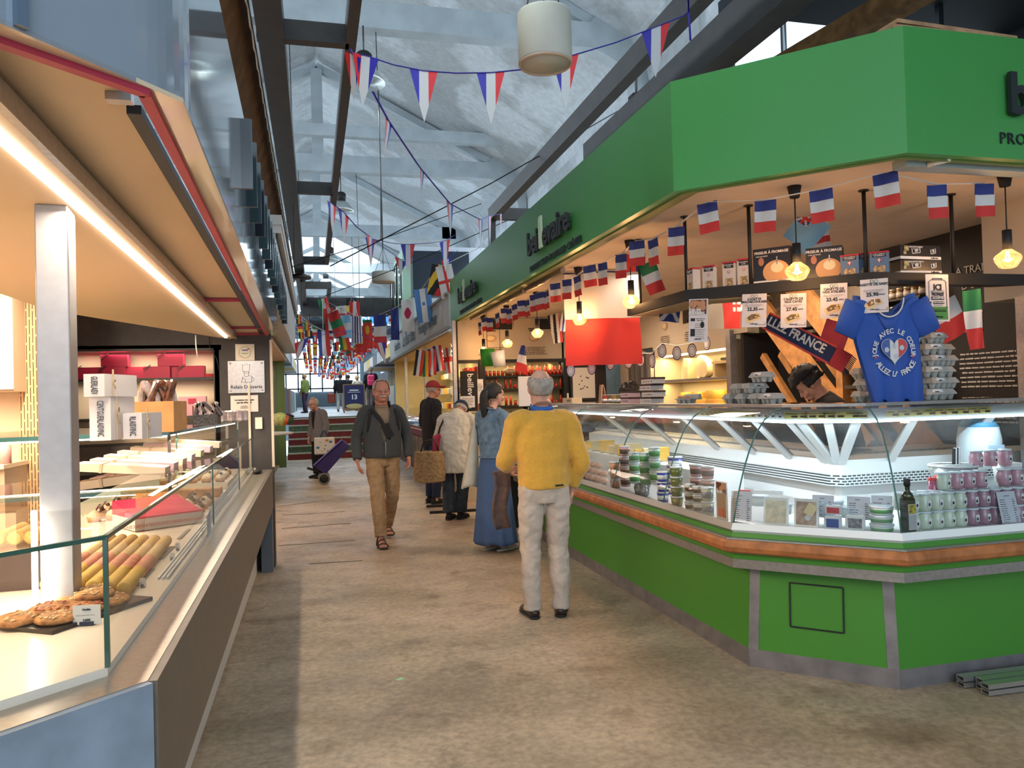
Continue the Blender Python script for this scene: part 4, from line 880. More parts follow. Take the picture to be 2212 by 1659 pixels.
#person in red cap and black shirt
def redcap():
 t=thing('person','person in a red cap, sunglasses and black shirt standing behind the pale raincoat','person',(1.66,11.35,0),math.radians(-72))
 H=1.80;hips,knees,ank=std(H);sh=[(-.19,0,1.47),(.19,0,1.47)];el=[(-.25,-.02,1.20),(.25,-.02,1.20)];wr=[(-.24,.10,.97),(.24,.10,.97)];nk=(0,.0,1.55)
 b=B();core_body(b,H,hips,knees,ank,sh,el,wr,nk);h,M=add_head(b,(0,.05,1.68),0,.05,nk,s=1.04,nr=.056)
 hand(b,wr[0],(0,.1,-1),(1,0,0),1,.4);hand(b,wr[1],(0,.1,-1),(-1,0,0),-1,.4);cloth('body',b,PALESK,t,.0065,2,0)
 face_parts(t,h,M,PALESK,1.04,'grey',glasses=True)
 hair_shell(t,h,M,GREYH,lambda x,y,z:y<.15 and-.42<z<.2,s=1.04,grow=.002,thick=.006)
 hair_shell(t,h,M,mat('brick_red_cap_cloth',(.28,.028,.03),.85),lambda x,y,z:z>.12,s=1.04,grow=.014,thick=.008,name='cap',rough=0,extra=lambda bb:bb.ball(h(0,.125,.052),(.066,.07,.009),14,M=M))
 b=B();legs(b,H,hips,knees,ank,(.10,.075,.065));cloth('trousers',b,mat('navy_trousers',(.012,.022,.055),.9),t,.011,3,.02)
 b=B();sp=[(V(0,0,.86),(.18,.125)),(V(0,0,1.05),(.185,.13)),(V(0,0,1.25),(.195,.13)),(V(0,0,1.42),(.195,.115)),(V(0,0,1.50),(.12,.085)),(V(0,.01,1.565),(.066,.066))]
 top_garment(b,sp,sh,el,wr,.9,1,(.075,.068,.054));cloth('black_shirt',b,BLKC,t,.011,4,.016)
 shoe(t,(-.09,0,0),(0,1,0),BLKC,sole=BLACKP);shoe(t,(.09,0,0),(0,1,0),BLKC,sole=BLACKP)
redcap()
#elderly person in grey jacket by the stairs
def elder():
 t=thing('person','elderly person in glasses and grey jacket holding a patterned bag by the stairs','person',(.05,16.2,0),math.radians(125))
 H=1.64;hips,knees,ank=std(H);sh=[(-.18,.0,1.32),(.18,.0,1.32)];el=[(-.25,-.02,1.06),(.25,-.02,1.06)];wr=[(-.24,.06,.80),(.22,.08,.80)];nk=(0,.03,1.40)
 b=B();core_body(b,H,hips,knees,ank,sh,el,wr,nk);h,M=add_head(b,(0,.11,1.51),.1,.22,nk,s=1.04,nr=.055)
 hand(b,wr[0],(0,.05,-1),(1,0,0),1,.6);hand(b,wr[1],(0,.05,-1),(-1,0,0),-1,.6);cloth('body',b,PALESK,t,.0075,2,0)
 face_parts(t,h,M,PALESK,1.04,'grey',glasses=True)
 hair_shell(t,h,M,WHITEH,lambda x,y,z:(y<.1 and z>-.35)and(z<.75)or(z>.9),s=1.04,grow=.006,thick=.010)
 b=B();legs(b,H,hips,knees,ank,(.095,.075,.065));cloth('trousers',b,BLKC,t,.012,3,.015)
 b=B();sp=[(V(0,0,.74),(.20,.15)),(V(0,0,.9),(.20,.15)),(V(0,0,1.12),(.192,.14)),(V(0,0,1.26),(.19,.12)),(V(0,.01,1.35),(.12,.09)),(V(0,.025,1.40),(.07,.066))]
 top_garment(b,sp,sh,el,[(-.243,.05,.84),(.225,.07,.84)],.9,1,(.076,.070,.060));cloth('grey_jacket',b,TWEED,t,.011,4,.014)
 b=B();b.grid(lambda u,v:(-.05+.10*u*(1-v*.9),.128+.022*math.sin(v*3),1.36-.46*v),4,8,.02,nrm=(0,1,0));fin('dark_vest',b,BLKC,t,local=True)
 shoe(t,(-.09,0,0),(0,1,0),BLKC);shoe(t,(.09,0,0),(0,1,0),BLKC)
elder()
#two sellers behind the counter
def seller(loc,rz,label,H,hc,pitch,cap,vox=.007):
 t=thing('person',label,'person',loc,rz);hips,knees,ank=std(H)
 sh=[(-.20,.12,.80*H),(.20,.12,.80*H)];el=[(-.27,.18,.63*H),(.27,.18,.63*H)];wr=[(-.12,.38,.60*H),(.12,.40,.60*H)];nk=(0,.17,.845*H)
 b=B();core_body(b,H,hips,knees,ank,sh,el,wr,nk);h,M=add_head(b,hc,.0,pitch,nk,s=1.04,nr=.06)
 hand(b,wr[0],(.3,.8,-.3),(.8,0,-.3),1,.5);hand(b,wr[1],(-.3,.8,-.3),(-.8,0,-.3),-1,.5);cloth('body',b,PALESK,t,vox,2,0)
 face_parts(t,h,M,PALESK,1.04,'brown')
 hair_shell(t,h,M,DARKH,lambda x,y,z:(z>-.25 and y<.25)or(z>.42 and y<.95),s=1.04,grow=.020,thick=.014,rough=.05)
 if cap:hair_shell(t,h,M,BLKC,lambda x,y,z:z>.30,s=1.04,grow=.034,thick=.012,name='cap',rough=0)
 b=B();b.tube([h(-.02,.088,-.082),h(0,.095,-.090),h(.02,.088,-.082)],[.006,.010,.006],6);fin('beard',b,DARKH,t,local=True)
 b=B();legs(b,H,hips,knees,ank,(.10,.07,.06));cloth('trousers',b,BLKC,t,.014,3,0)
 b=B();sp=[(V(0,0,.50*H),(.19,.14)),(V(0,.01,.62*H),(.20,.14)),(V(0,.06,.72*H),(.21,.14)),(V(0,.11,.79*H),(.20,.125)),(V(0,.15,.83*H),(.13,.09)),(V(0,.18,.855*H),(.075,.072))]
 top_garment(b,sp,sh,el,wr,.9,1,(.082,.074,.06));cloth('black_sweatshirt',b,BLKC,t,.012,4,.015)
 shoe(t,(-.09,0,0),(0,1,0),BLKC);shoe(t,(.09,0,0),(0,1,0),BLKC)
seller((4.12,5.30,0),math.radians(58),'seller in black cap and black top looking down behind the egg boxes',1.74,(0,.27,1.58),.75,True)
seller((3.98,8.62,0),math.radians(75),'seller with thick dark hair bending behind the stacked jam boxes',1.68,(0,.27,1.52),.35,False)
#small figures on the upper floor
def far_person(loc,rz,label,H,top,bottom,hairm,sk=TANSK,extra=None,topname='jacket',bag=None):
 t=thing('person',label,'person',loc,rz);hips,knees,ank=std(H,stance=.10)
 knees=[(k[0],k[1]+(.08 if i else-.02),k[2])for i,k in enumerate(knees)];ank=[(a[0],a[1]+(.12 if i else-.12),a[2])for i,a in enumerate(ank)]
 sh=[(-.19,0,.81*H),(.19,0,.81*H)];el=[(-.26,-.02,.64*H),(.26,-.02,.64*H)];wr=[(-.25,.10,.50*H),(.25,.10,.50*H)];nk=(0,0,.86*H)
 b=B();core_body(b,H,hips,knees,ank,sh,el,wr,nk);h,M=add_head(b,(0,.03,.93*H),0,0,nk,s=1.0)
 hand(b,wr[0],(0,.1,-1),(1,0,0),1,.5);hand(b,wr[1],(0,.1,-1),(-1,0,0),-1,.5);cloth('body',b,sk,t,.010,2,0)
 hair_shell(t,h,M,hairm,lambda x,y,z:(z>-.3 and y<.3)or z>.5,grow=.008,thick=.012)
 b=B();legs(b,H,hips,knees,ank,(.10,.078,.066));cloth('trousers',b,bottom,t,.014,3,.02)
 b=B();sp=[(V(0,0,.50*H),(.19,.135)),(V(0,0,.62*H),(.185,.13)),(V(0,0,.74*H),(.20,.13)),(V(0,0,.81*H),(.185,.11)),(V(0,0,.85*H),(.08,.075))]
 top_garment(b,sp,sh,el,wr,.9,1,(.078,.07,.058));cloth(topname,b,top,t,.014,3,.015)
 shoe(t,(ank[0][0],ank[0][1],0),(0,1,0),BLKC);shoe(t,(ank[1][0],ank[1][1],0),(0,1,0),BLKC)
 if extra:extra(t,h,H)
 return t
UF=1.08
def pack(t,h,H):
 b=B();b.box((0,-.20,.70*H),(.30,.16,.42),bev=.05);b.box((0,-.29,.64*H),(.24,.06,.22),bev=.025)
 for e in(-1,1):b.tube([V(e*.10,-.12,.80*H),V(e*.12,.02,.845*H),V(e*.12,.12,.78*H)],[(.006,.022)]*3,6,flat=(1,0,0))
 fin('pink_backpack',b,mat('hot_pink_nylon',(.75,.06,.16),.6,noise=.15,nscale=15),t,local=True)
 hair_shell(t,h,Matrix.Identity(3),mat('grey_beige_cap',(.25,.22,.19),.9),lambda x,y,z:z>.1,grow=.02,thick=.01,name='cap',rough=0)
far_person((2.23,32.0,UF),math.radians(0),'person with hot pink backpack and grey cap on the upper floor',1.86,BLKC,mat('grey_green_trousers',(.16,.15,.13),.9),GREYH,extra=pack)
far_person((1.13,36.0,UF),math.radians(-8),'person in black top and pale trousers walking away with a red bag',1.70,BLKC,mat('pale_grey_trousers',(.40,.38,.34),.9),DARKH)
b=B();b.box((.72,36.1,UF+.62),(.34,.14,.46),bev=.04);b.tube([(.66,36.1,UF+.84),(.72,36.1,UF+1.0),(.78,36.1,UF+.84)],.012,6);tag(fin('red_bag',b,mat('brick_leather',(.25,.05,.025),.6)),'brick red bag carried on the upper floor','bag')
far_person((1.55,37.5,UF),math.radians(20),'person in long black coat ahead of the red bag on the upper floor',1.72,BLKC,BLKC,DARKH)
far_person((-.42,35.0,UF),math.radians(60),'person in green gilet and orange scarf on the upper floor',1.70,mat('moss_green_gilet',(.18,.22,.05),.9),mat('plum_skirt',(.05,.025,.05),.9),mat('sandy_hair',(.40,.26,.13),.8))
far_person((1.95,37.0,UF),math.radians(25),'person in cream top with teal bag on the upper floor',1.66,mat('cream_top',(.62,.58,.45),.9),BLKC,mat('blonde_hair',(.50,.38,.18),.8))
#cheese stall interior and goods
def pp(u,o,v=870):
 """plan point where the sight line of column u meets the stall front line at offset o"""
 d=at(u,v,z=EYE-.2 if v>860 else EYE+.2);d=Vector((d.x,d.y));P_=offs(o,14,9)
 for i in range(3):
  a,c=Vector(P_[i]),Vector(P_[i+1]);e=c-a;den=d.x*e.y-d.y*e.x
  if abs(den)<1e-9:continue
  t=(a.x*e.y-a.y*e.x)/den;s=(a.x*d.y-a.y*d.x)/den
  if-1e-6<=s<=1+1e-6 and t>0:return Vector((d.x*t,d.y*t)),math.atan2(e.y,e.x)
BLKW=mat('matt_black_wall',(.014,.013,.015),.7);YLIT=mat('butter_yellow_back',(.72,.58,.30),.6)
b=B();b.box((4.76,9.55,2.48),(.1,3.75,.56));b.box((5.08,6.75,2.48),(.1,1.9,.56));b.box((4.76,11.0,1.1),(.1,.8,2.2));struct('wall_stall_back',b,CREAM)
b=B();b.box((5.22,6.6,1.4),(.06,3.2,2.8));b.box((5.0,7.86,1.1),(.5,.06,2.2));struct('wall_stall_dark',b,BLKW)
b=B();b.box((4.95,5.14,1.4),(.06,1.44,2.75));bt_=struct('wall_stall_blackboard',b,BLKW)
b=B();b.box((2.92,11.46,2.42),(1.72,.08,.66));b.box((4.2,11.46,2.42),(.9,.08,.66));b.box((3.4,11.5,.5),(2.7,.06,1.0));struct('wall_stall_end',b,CREAM)
b=B();b.box((2.045,11.42,1.36),(.05,.10,2.72));b.box((2.085,11.44,1.36),(.03,.10,2.72),0,1);b.box((2.9,11.42,2.095),(1.7,.06,.05),0,1);b.box((2.46,11.42,1.6),(.09,.1,1.05),0,1);b.box((3.80,11.42,1.6),(.10,.1,1.05),0,1);b.box((2.9,11.42,1.08),(1.7,.06,.1),0,1)
struct('trim_3',b,[BRUSH,BLACKP])
PIC=mat('printed_cheese_tan',(.42,.30,.17),.7);SMALL=mat('printed_text_brown',(.07,.05,.04),.8)
def textlines(b,M,w,rows,h=.012,gap=.024,mi=0,seed=1,jag=.25,words_=True,left=False):
 rr=random.Random(seed)
 for k in range(rows):
  ww=w*(1-jag*rr.random());x=-w/2 if left else-ww/2;xe=x+ww
  while x<xe-.01:
   q=min(xe,x+h*rr.uniform(2,6));b.add([M@Vector(p)for p in((x,-k*gap-h/2,0),(q,-k*gap-h/2,0),(q,-k*gap+h/2*rr.uniform(.4,1),0),(x,-k*gap+h/2*rr.uniform(.4,1),0))],[(0,1,2,3)],mi);x=q+h*.6
 return b
def info(o,xd,label,w=.42):
 t=thing('cheese_poster',label,'poster',o);n=Vector(xd).cross(Vector((0,0,1)));M=plane_m(Vector(o)+n*.004,xd,(0,0,1))
 b=textlines(B(),M@Matrix.Translation((0,.19,0)),w*.45,2,.022,.03,seed=3);textlines(b,M@Matrix.Translation((0,-.10,0)),w,5,.011,.026,seed=5);fin('small_print',b,SMALL,t)
 b=B();k=16;b.add([M@Vector((.085*math.cos(2*PI*j/k),.055*math.sin(2*PI*j/k)+.04,0))for j in range(k)],[tuple(range(k))]);b.add([M@Vector((.06*math.cos(2*PI*j/k)-.01,.034*math.sin(2*PI*j/k)+.05,.001))for j in range(k)],[tuple(range(k))],1);fin('cheese_picture',b,[PIC,mat('printed_cheese_light',(.62,.50,.33),.7)],t)
info((2.62,11.415,2.40),(1,0,0),'cream cheese panel with round cheese picture beside the far aisle post');info((3.30,11.415,2.40),(1,0,0),'cream cheese panel with square cheese picture on the end wall')
info((4.705,9.75,2.42),(0,-1,0),'cream cheese panel with wedge picture on the back wall',.30);info((4.705,9.0,2.42),(0,-1,0),'cream cheese panel with barrel picture beside the egg poster',.34)
for k,(x0,x1)in enumerate(((2.60,2.95),(3.35,3.62))):
 tag(fin('wall_vent',B().box(((x0+x1)/2,11.41,2.66),(x1-x0,.03,.16)),BLACKP),('small dark opening high on the end wall of the cheese stall','second dark opening on the end wall beside the big flag')[k],'vent')
win=thing('dark_wall_window','long dark window high on the cream back wall above the hanging shelf','window',(4.7,8.4,2.5));
b=B();b.hexa([(4.70,7.2,2.44),(4.70,9.2,2.44),(4.70,9.2,2.74),(4.70,7.2,2.74)],[(4.71,7.2,2.44),(4.71,9.2,2.44),(4.71,9.2,2.74),(4.71,7.2,2.74)]);fin('pane',b,mat('dark_glazing',(.05,.04,.035),.1),win)
t=thing('bottle_shelving','lit black shelving full of red bottles and jars at the end of the cheese stall','shelving',(3.15,11.6,1.0))
fin('back',B().box((3.15,11.80,1.6),(1.32,.03,1.0)),YLIT,t)
for z in(1.15,1.40,1.66,1.86):fin('shelf',B().box((3.15,11.62,z),(1.32,.34,.03)),BLACKP,t)
fin('divider',B().box((3.22,11.62,1.4),(.04,.34,.56)),BLACKP,t)
lamp('shelving_light',(3.15,11.5,2.06),(1.2,.05),5,(1,.80,.42));lamp('shelving_light',(2.9,11.5,1.62),(1.2,.05),2.5,(1,.80,.42));lamp('shelving_light',(3.4,11.5,1.37),(.8,.05),2,(1,.80,.42))
REDJ=mat('red_preserve',(.38,.035,.015),.25,spec=.6);LIDD=mat('dark_lid',(.03,.025,.02),.4)
def bottle(name,r,h,neck,m,loc,lab,cat,grp,lid=LIDD,lm=None):
 b=B();b.lathe([(0,0),(r,.002),(r,h*.62),(neck,h*.80),(neck,h*.94),(0,h*.94)],loc,10);b.lathe([(0,h*.93),(neck*1.15,h*.93),(neck*1.15,h),(0,h)],loc,10,1)
 if lm:b.lathe([(r*1.02,h*.15),(r*1.02,h*.5)],loc,10,2)
 o=fin(name,b,[m,lid]+([lm]if lm else[]),local=False);return tag(o,lab,cat,grp)
bp_=bottle('preserve_bottle',.022,.16,.012,REDJ,(2.9,11.55,1.875),'slim red preserve bottle on the top shelf of the lit shelving','bottle','red bottles on the top shelf');base=bp_.location.copy()
for k in range(1,15):dup(bp_,base+Vector((k*.062-.02,.05*(k%2),0)))
jr_=bottle('preserve_jar',.026,.075,.022,REDJ,(2.54,11.47,1.875),'squat red preserve jar along the front of the top shelf','jar','red jars on the top shelf');base=jr_.location.copy()
for k in range(1,20):dup(jr_,base+Vector((k*.064,0,0)))
for(z,lab,grp,ks)in((1.675,'red bottle on the second shelf behind the standing customers','red bottles on the second shelf',17),(1.415,'red bottle on the third shelf behind the standing customers','red bottles on the third shelf',17),(1.165,'red bottle on the lowest lit shelf','red bottles on the lowest shelf',12)):
 for k in range(ks):
  if k%5==3:continue
  dup(bp_ if k%3 else jr_,(2.56+k*.074,11.52,z),label=lab if k%3 else lab.replace('bottle','jar'),group=grp if k%3 else grp.replace('bottles','jars'))
tag(fin('pate_loaf',B().ball((2.90,11.44,1.94),(.10,.07,.05),14),mat('crusty_loaf',(.36,.26,.18),.8,noise=.4,nscale=30)),'round crusty loaf on the top shelf among the red jars','loaf')
b=B();b.box((4.20,11.9,1.1),(.9,.05,2.2));struct('door_1',b,mat('dark_brown_door',(.06,.04,.035),.6))
t=thing('framed_map','framed map print with dark spots leaning behind the counter','picture',(4.02,11.2,1.46));fin('frame',B().box((4.02,11.22,1.73),(.42,.02,.54)),BLACKP,t);fin('print',B().box((4.02,11.205,1.73),(.36,.01,.47)),mat('warm_white_paper',(.60,.55,.50),.7),t)
b=B();rr=random.Random(4)
for k in range(12):b.ball((4.02+rr.uniform(-.09,.09),11.198,1.73+rr.uniform(-.12,.12)),(.012,.002,.010),8,k=5)
fin('map_marks',b,SMALL,t)
b=B();b.box((3.95,11.1,1.43),(1.2,.3,.03));b.box((3.95,11.1,.71),(1.15,.28,1.41));tag(fin('back_worktop',b,CHAR),'dark worktop below the framed map','worktop')
t=thing('fridge_door','tall grey metal door leaves beside the cheese fridge','door',(4.68,10.4,0))
for y in(10.15,10.4,10.62,10.85):fin('leaf',B().box((4.66,y,1.08),(.05,.10,2.1)),BRUSH,t)
t=thing('cheese_fridge','brightly lit open fridge with wheels and halves of yellow cheese','fridge',(4.9,9.1,.9))
fin('cabinet',B().box((5.14,9.1,1.5),(.06,2.1,1.3)).box((4.93,10.12,1.5),(.46,.05,1.3)).box((4.93,8.08,1.5),(.46,.06,1.3)),mat('fridge_cream_lining',(.62,.52,.36),.5),t)
fin('valance',B().box((4.74,9.1,2.13),(.08,2.1,.14)),mat('beige_valance',(.5,.42,.30),.5),t)
fin('light',B().box((4.80,9.1,2.05),(.03,1.95,.025)),mat('warm_tube',(1,1,1),.5,emit=5,ecol=(1,.80,.48)),t)
for z in(1.30,1.70):fin('shelf',B().box((4.92,9.1,z),(.40,2.0,.035)),BRUSH,t)
b=B()
for y in(8.35,8.6,8.85):b.box((5.10,y,1.86),(.02,.2,.05));b.box((5.10,y,1.96),(.02,.2,.03))
fin('vent_slots',b,BLACKP,t)
fin('post',B().box((4.70,8.02,1.35),(.08,.10,1.8)),DSTEEL,t)
lamp('cheese_fridge_light',(4.86,9.1,2.03),(.05,1.9),16,(1,.76,.36));lamp('cheese_fridge_light',(4.86,9.1,1.67),(.05,1.9),9,(1,.76,.36))
YC=mat('yellow_cheese',(.80,.50,.09),.45,noise=.06,nscale=9);PC=mat('pale_cheese',(.74,.60,.34),.5,noise=.06,nscale=9);RIND=mat('orange_rind',(.62,.30,.06),.55)
def cheese(x,y,z,r,h,half,up,m,rind,lab):
 b=B();n=28;k=n if not half else n//2+1;M=Matrix.Rotation(PI/2,3,'Y')if up else Matrix.Identity(3)
 prof=[(r*.93,0),(r,h*.15),(r,h*.85),(r*.93,h)];vs=[]
 for(q,zz)in prof:
  for j in range(k):a=2*PI*j/n+(PI if half and up else 0);vs.append(M@Vector((q*math.cos(a),q*math.sin(a),zz-h/2))+Vector((x,y,z+(r if up and not half else(0 if up else h/2)))))
 fs=[(i*k+j,i*k+(j+1)%k,(i+1)*k+(j+1)%k,(i+1)*k+j)for i in range(3)for j in range(k)]
 ms=[1]*len(fs);b.add(vs,fs,1,True);b.add(vs[:k],[tuple(range(k))[::-1]],0);b.add(vs[3*k:],[tuple(range(k))],0)
 return tag(fin('cheese',b,[m,rind]),lab,'cheese')
cheese(4.92,9.08,1.72,.15,.12,False,True,PC,PC,'large upright cheese wheel on the upper fridge shelf');cheese(4.90,8.98,1.72,.12,.10,False,True,PC,PC,'smaller cheese wheel leaning in front of the large upright one')
b=B();b.box((4.93,9.48,1.86),(.14,.12,.28),M=Matrix.Rotation(.06,3,'X'));tag(fin('cheese_block',b,PC),'tall pale block of cheese on the upper fridge shelf','cheese')
t2=thing('wooden_rack','small pale wooden rack on the upper fridge shelf','rack',(4.92,8.45,1.72));b=B();b.box((4.92,8.45,1.90),(.2,.5,.03));fin('top',b,mat('pale_pine',(.66,.48,.25),.6),t2)
for y in(8.25,8.65):fin('leg',B().box((4.92,y,1.80),(.2,.05,.17)),mat('pale_pine',(.66,.48,.25),.6),t2)
n_=0
for(y,z,r,h,hf,lab)in((9.55,1.32,.14,.12,1,'cut yellow cheese half beside the cream end of the lower fridge shelf'),(9.30,1.32,.13,.12,1,'second cut yellow cheese half on the lower fridge shelf'),(9.02,1.32,.15,.13,0,'whole flat yellow cheese in the middle of the lower fridge shelf'),(8.72,1.32,.15,.13,0,'whole flat yellow cheese under a stacked one on the lower fridge shelf'),(8.74,1.45,.14,.11,0,'yellow cheese stacked on another on the lower shelf'),(9.5,1.44,.11,.10,1,'small orange-rinded half stacked at the cream end of the lower shelf'),(9.15,1.45,.10,.09,1,'dark rinded half cheese stacked mid shelf'),(8.32,1.32,.13,.16,0,'tall yellow cheese beside the dark post on the lower fridge shelf')):
 cheese(4.90,y,z,r,h,hf,False,YC,YC if n_%3 else RIND,lab);n_+=1
PINE=mat('orange_pine',(.46,.22,.075),.55,noise=.3,nscale=10)
t=thing('wooden_stairs','open wooden stairs of orange pine rising behind the counter','stairs',(4.6,6.4,.5))
for dy,dx in((0,0),(.75,.0)):
 b=B();b.bar((4.62+dx,5.15+dy-.2,1.0),(4.62+dx,7.15+dy-.4,2.66),.045,.24,up=(0,-.6,.8));fin('stringer',b,PINE,t)
for k in range(4):
 b=B();y=5.5+k*.33;b.bar((4.75,y,.95),(4.75,y+.95,1.92),.05,.07,up=(0,-.6,.8));fin('slat',b,PINE,t)
for y in(6.05,):fin('post',B().box((4.68,y,1.55),(.09,.09,1.9)),PINE,t)
for k in range(5):fin('tread',B().box((4.72,5.45+.33*k,1.28+.27*k),(.3,.24,.03)),mat('dark_tread',(.05,.04,.03),.6),t)
CH=mat('chalk_white',(.55,.54,.52),.9)
t=thing('wall_lettering','white handwritten lettering on the black wall of the cheese stall','lettering',(4.915,4.9,1.3))
M=plane_m((4.915,4.85,2.43),(0,-1,0),(0,0,1));b=textb('LA TRAN',.085,M);textb('D\'UN',.085,M@Matrix.Translation((.02,-.12,0)),b);fin('heading',b,CH,t)
b=B();textlines(b,plane_m((4.915,4.87,2.10),(0,-1,0),(0,0,1)),.26,5,.014,.035,seed=8,jag=.1);textlines(b,plane_m((4.915,4.72,1.78),(0,-1,0),(0,0,1)),.52,8,.014,.036,seed=9,jag=.1);textlines(b,plane_m((4.915,4.72,1.44),(0,-1,0),(0,0,1)),.52,7,.013,.030,seed=10,jag=.1);fin('small_lines',b,CH,t)
t=thing('jar_shelving','black wall shelves holding rows of small jars beside the lettered wall','shelving',(4.8,5.5,1.3))
for z in(2.27,2.12,1.62,1.49):fin('shelf',B().box((4.83,5.55,z),(.2,.78,.015)),BLACKP,t)
JW=mat('jar_label_beige',(.52,.48,.42),.7);JC=mat('jar_amber_contents',(.16,.09,.04),.3)
jb=B();jb.lathe([(0,0),(.033,.002),(.033,.07),(.028,.078),(0,.078)],(4.80,5.2,1.63),12,0);jb.lathe([(0,.075),(.032,.075),(.032,.092),(0,.092)],(4.80,5.2,1.63),12,1);jb.lathe([(.0335,.015),(.0335,.055)],(4.80,5.2,1.63),12,2)
j0=tag(fin('glass_jar',jb,[JC,mat('gold_lid',(.45,.38,.25),.4,metal=.5),JW]),'labelled glass jar on the lower black wall shelf beside the egg boxes','jar','labelled jars on the lower wall shelves');base=j0.location.copy()
for k in range(5):dup(j0,base+Vector((0,.085*(k+1),0)))
for k in range(4):dup(j0,base+Vector((0,.085*k,-.13)))
for k in range(1):dup(j0,base+Vector((0,0,.095)),label='labelled jar standing on top of the others on the lower wall shelf',group='topmost wall jar')
for k in range(9):dup(j0,base+Vector((0,.082*k,.50)),label='labelled glass jar on the upper black wall shelf',group='jars on the upper wall shelf')
for k in range(8):dup(j0,base+Vector((0,.082*k,.65)),label='labelled glass jar on the topmost wall shelf behind the hanging shelf',group='jars on the topmost wall shelf')
b=B();b.box((5.0,4.1,2.44),(.95,.5,.66));struct('wall_stall_right',b,CREAM)
t=thing('stainless_cabinet','stainless steel glass-door fridge beside the last pendant lamp','fridge',(4.9,4.0,.9));fin('body',B().box((4.90,3.99,1.5),(.84,.16,1.22)),BRUSH,t);fin('glass_door',B().box((4.92,3.89,1.48),(.56,.02,1.08)),mat('blue_lit_glass',(.35,.50,.58),.1,spec=.8),t,label='pale blue glass door');fin('handle',B().box((4.62,3.88,1.5),(.02,.02,.5)),WHITE,t)
#goods on the top shelf
CARD=mat('grey_pulp_board',(.40,.39,.36),.9,noise=.12,nscale=40,bump=.2,bscale=60);EGG=mat('brown_egg',(.45,.22,.12),.5)
def carton(loc,rz,lab,open_=False):
 t=thing('egg_carton',lab,'egg carton',loc,rz);b=B();n=3
 for i in range(3):
  for j in range(2):b.lathe([(0,0),(.014,0),(.024,.030),(.026,.034),(0,.034)],((i-1)*.048,(j-.5)*.046,0),8,smooth=False)
 b.box((0,0,.036),(.152,.105,.008));fin('base',b,CARD,t,local=True)
 if not open_:
  b=B();b.hexa([(-.076,-.052,.04),(.076,-.052,.04),(.076,.052,.04),(-.076,.052,.04)],[(-.062,-.034,.068),(.062,-.034,.068),(.062,.034,.068),(-.062,.034,.068)]);l=fin('lid',b,CARD,t,local=True)
  b=B();b.hexa([(-.03,-.047,.045),(.045,-.047,.045),(.04,-.036,.065),(-.026,-.036,.065)],[(-.03,-.0485,.045),(.045,-.0485,.045),(.04,-.0375,.065),(-.026,-.0375,.065)]);b.box((0,0,.069),(.09,.05,.001));fin('paper_label',b,TW,l,local=True)
  fin('latch_slot',B().box((0,-.0475,.05),(.026,.002,.006)),BLACKP,l,local=True)
 else:
  for i in range(2):
   for j in range(2):fin('egg',B().ball(((i-1)*.048,(j-.5)*.046,.036),(.021,.021,.027),12),EGG,t,local=True)
  b=B();b.hexa([(-.076,.055,.03),(.076,.055,.03),(.076,.10,.03),(-.076,.10,.03)],[(-.07,.06,.07),(.07,.06,.07),(.07,.09,.075),(-.07,.09,.075)]);fin('lid',b,CARD,t,local=True)
 return t
ZT=1.456
def place(fn,u,o,z,*a,dr=0,**k):
 p,ang=pp(u,o);return fn((p.x,p.y,z),ang+dr,*a,**k)
where=0
for u in(1588,1616,1645):place(carton,u,-.62,ZT,'grey egg carton in the bottom row of the small stack, %s one'%('outer','second','third')[where],dr=PI/2*1);where+=1
place(carton,1668,-.56,ZT,'grey egg carton lying lengthwise at the end of the small bottom row',dr=0)
for k,u in enumerate((1605,1632)):place(carton,u,-.62,ZT+.072,'grey egg carton in the middle layer of the small stack, %s one'%('nearer the aisle','nearer the shirt')[k],dr=PI/2)
place(carton,1648,-.60,ZT+.144,'grey egg carton with white label on top of the small stack',dr=.1)
k=0
for(u,o,hts)in((1872,-.76,3),(1905,-.78,4),(1985,-.76,7),(2014,-.70,6),(2034,-.78,5)):
 for j in range(hts):
  place(carton,u+(j%2)*5,o,ZT+.071*j,'grey egg carton in the %s stack by the blue shirt, %s layer'%(('first','second','third','fourth','fifth')[k],('bottom','second','third','fourth','fifth','sixth','seventh')[j]),dr=(.15 if j%2 else-.1)+(PI/2 if k in(1,4)else 0))
 k+=1
place(carton,1483,-.50,ZT,'open egg carton showing brown eggs beside the jam boxes',dr=.4,open_=True)
WHT=mat('white_card',(.66,.62,.60),.6);PKB=mat('pale_pink_card',(.60,.42,.46),.6);DKB=mat('dark_print_card',(.05,.025,.025),.6)
def jambox(loc,rz,lab,m2=WHT,w=.24,h=.055):
 t=thing('jam_box',lab,'box',loc,rz);fin('box',B().box((0,0,h/2),(w,.12,h)),m2,t,local=True);fin('dark_top_band',B().box((0,0,h*.86),(w+.004,.124,h*.3)),DKB,t,local=True)
 b=B();rr=random.Random(int(loc[2]*1000))
 for k in range(7):b.box((-w*.42+k*w/7.2,-.061,h*.35),(rr.uniform(.006,.014),.001,rr.uniform(.008,.018)))
 fin('printed_figures',b,DKB,t,local=True);return t
for k in range(4):place(jambox,1408+(k%2)*4,-.60,ZT+.058*k,'white jam box with dark band in the stack, %s from the glass top'%('first','second','third','fourth')[k])
for k in range(2):place(jambox,1362,-.60,ZT+.058*k,'pale pink jam box beside the white stack, %s one'%('lower','upper')[k],m2=PKB,w=.20)
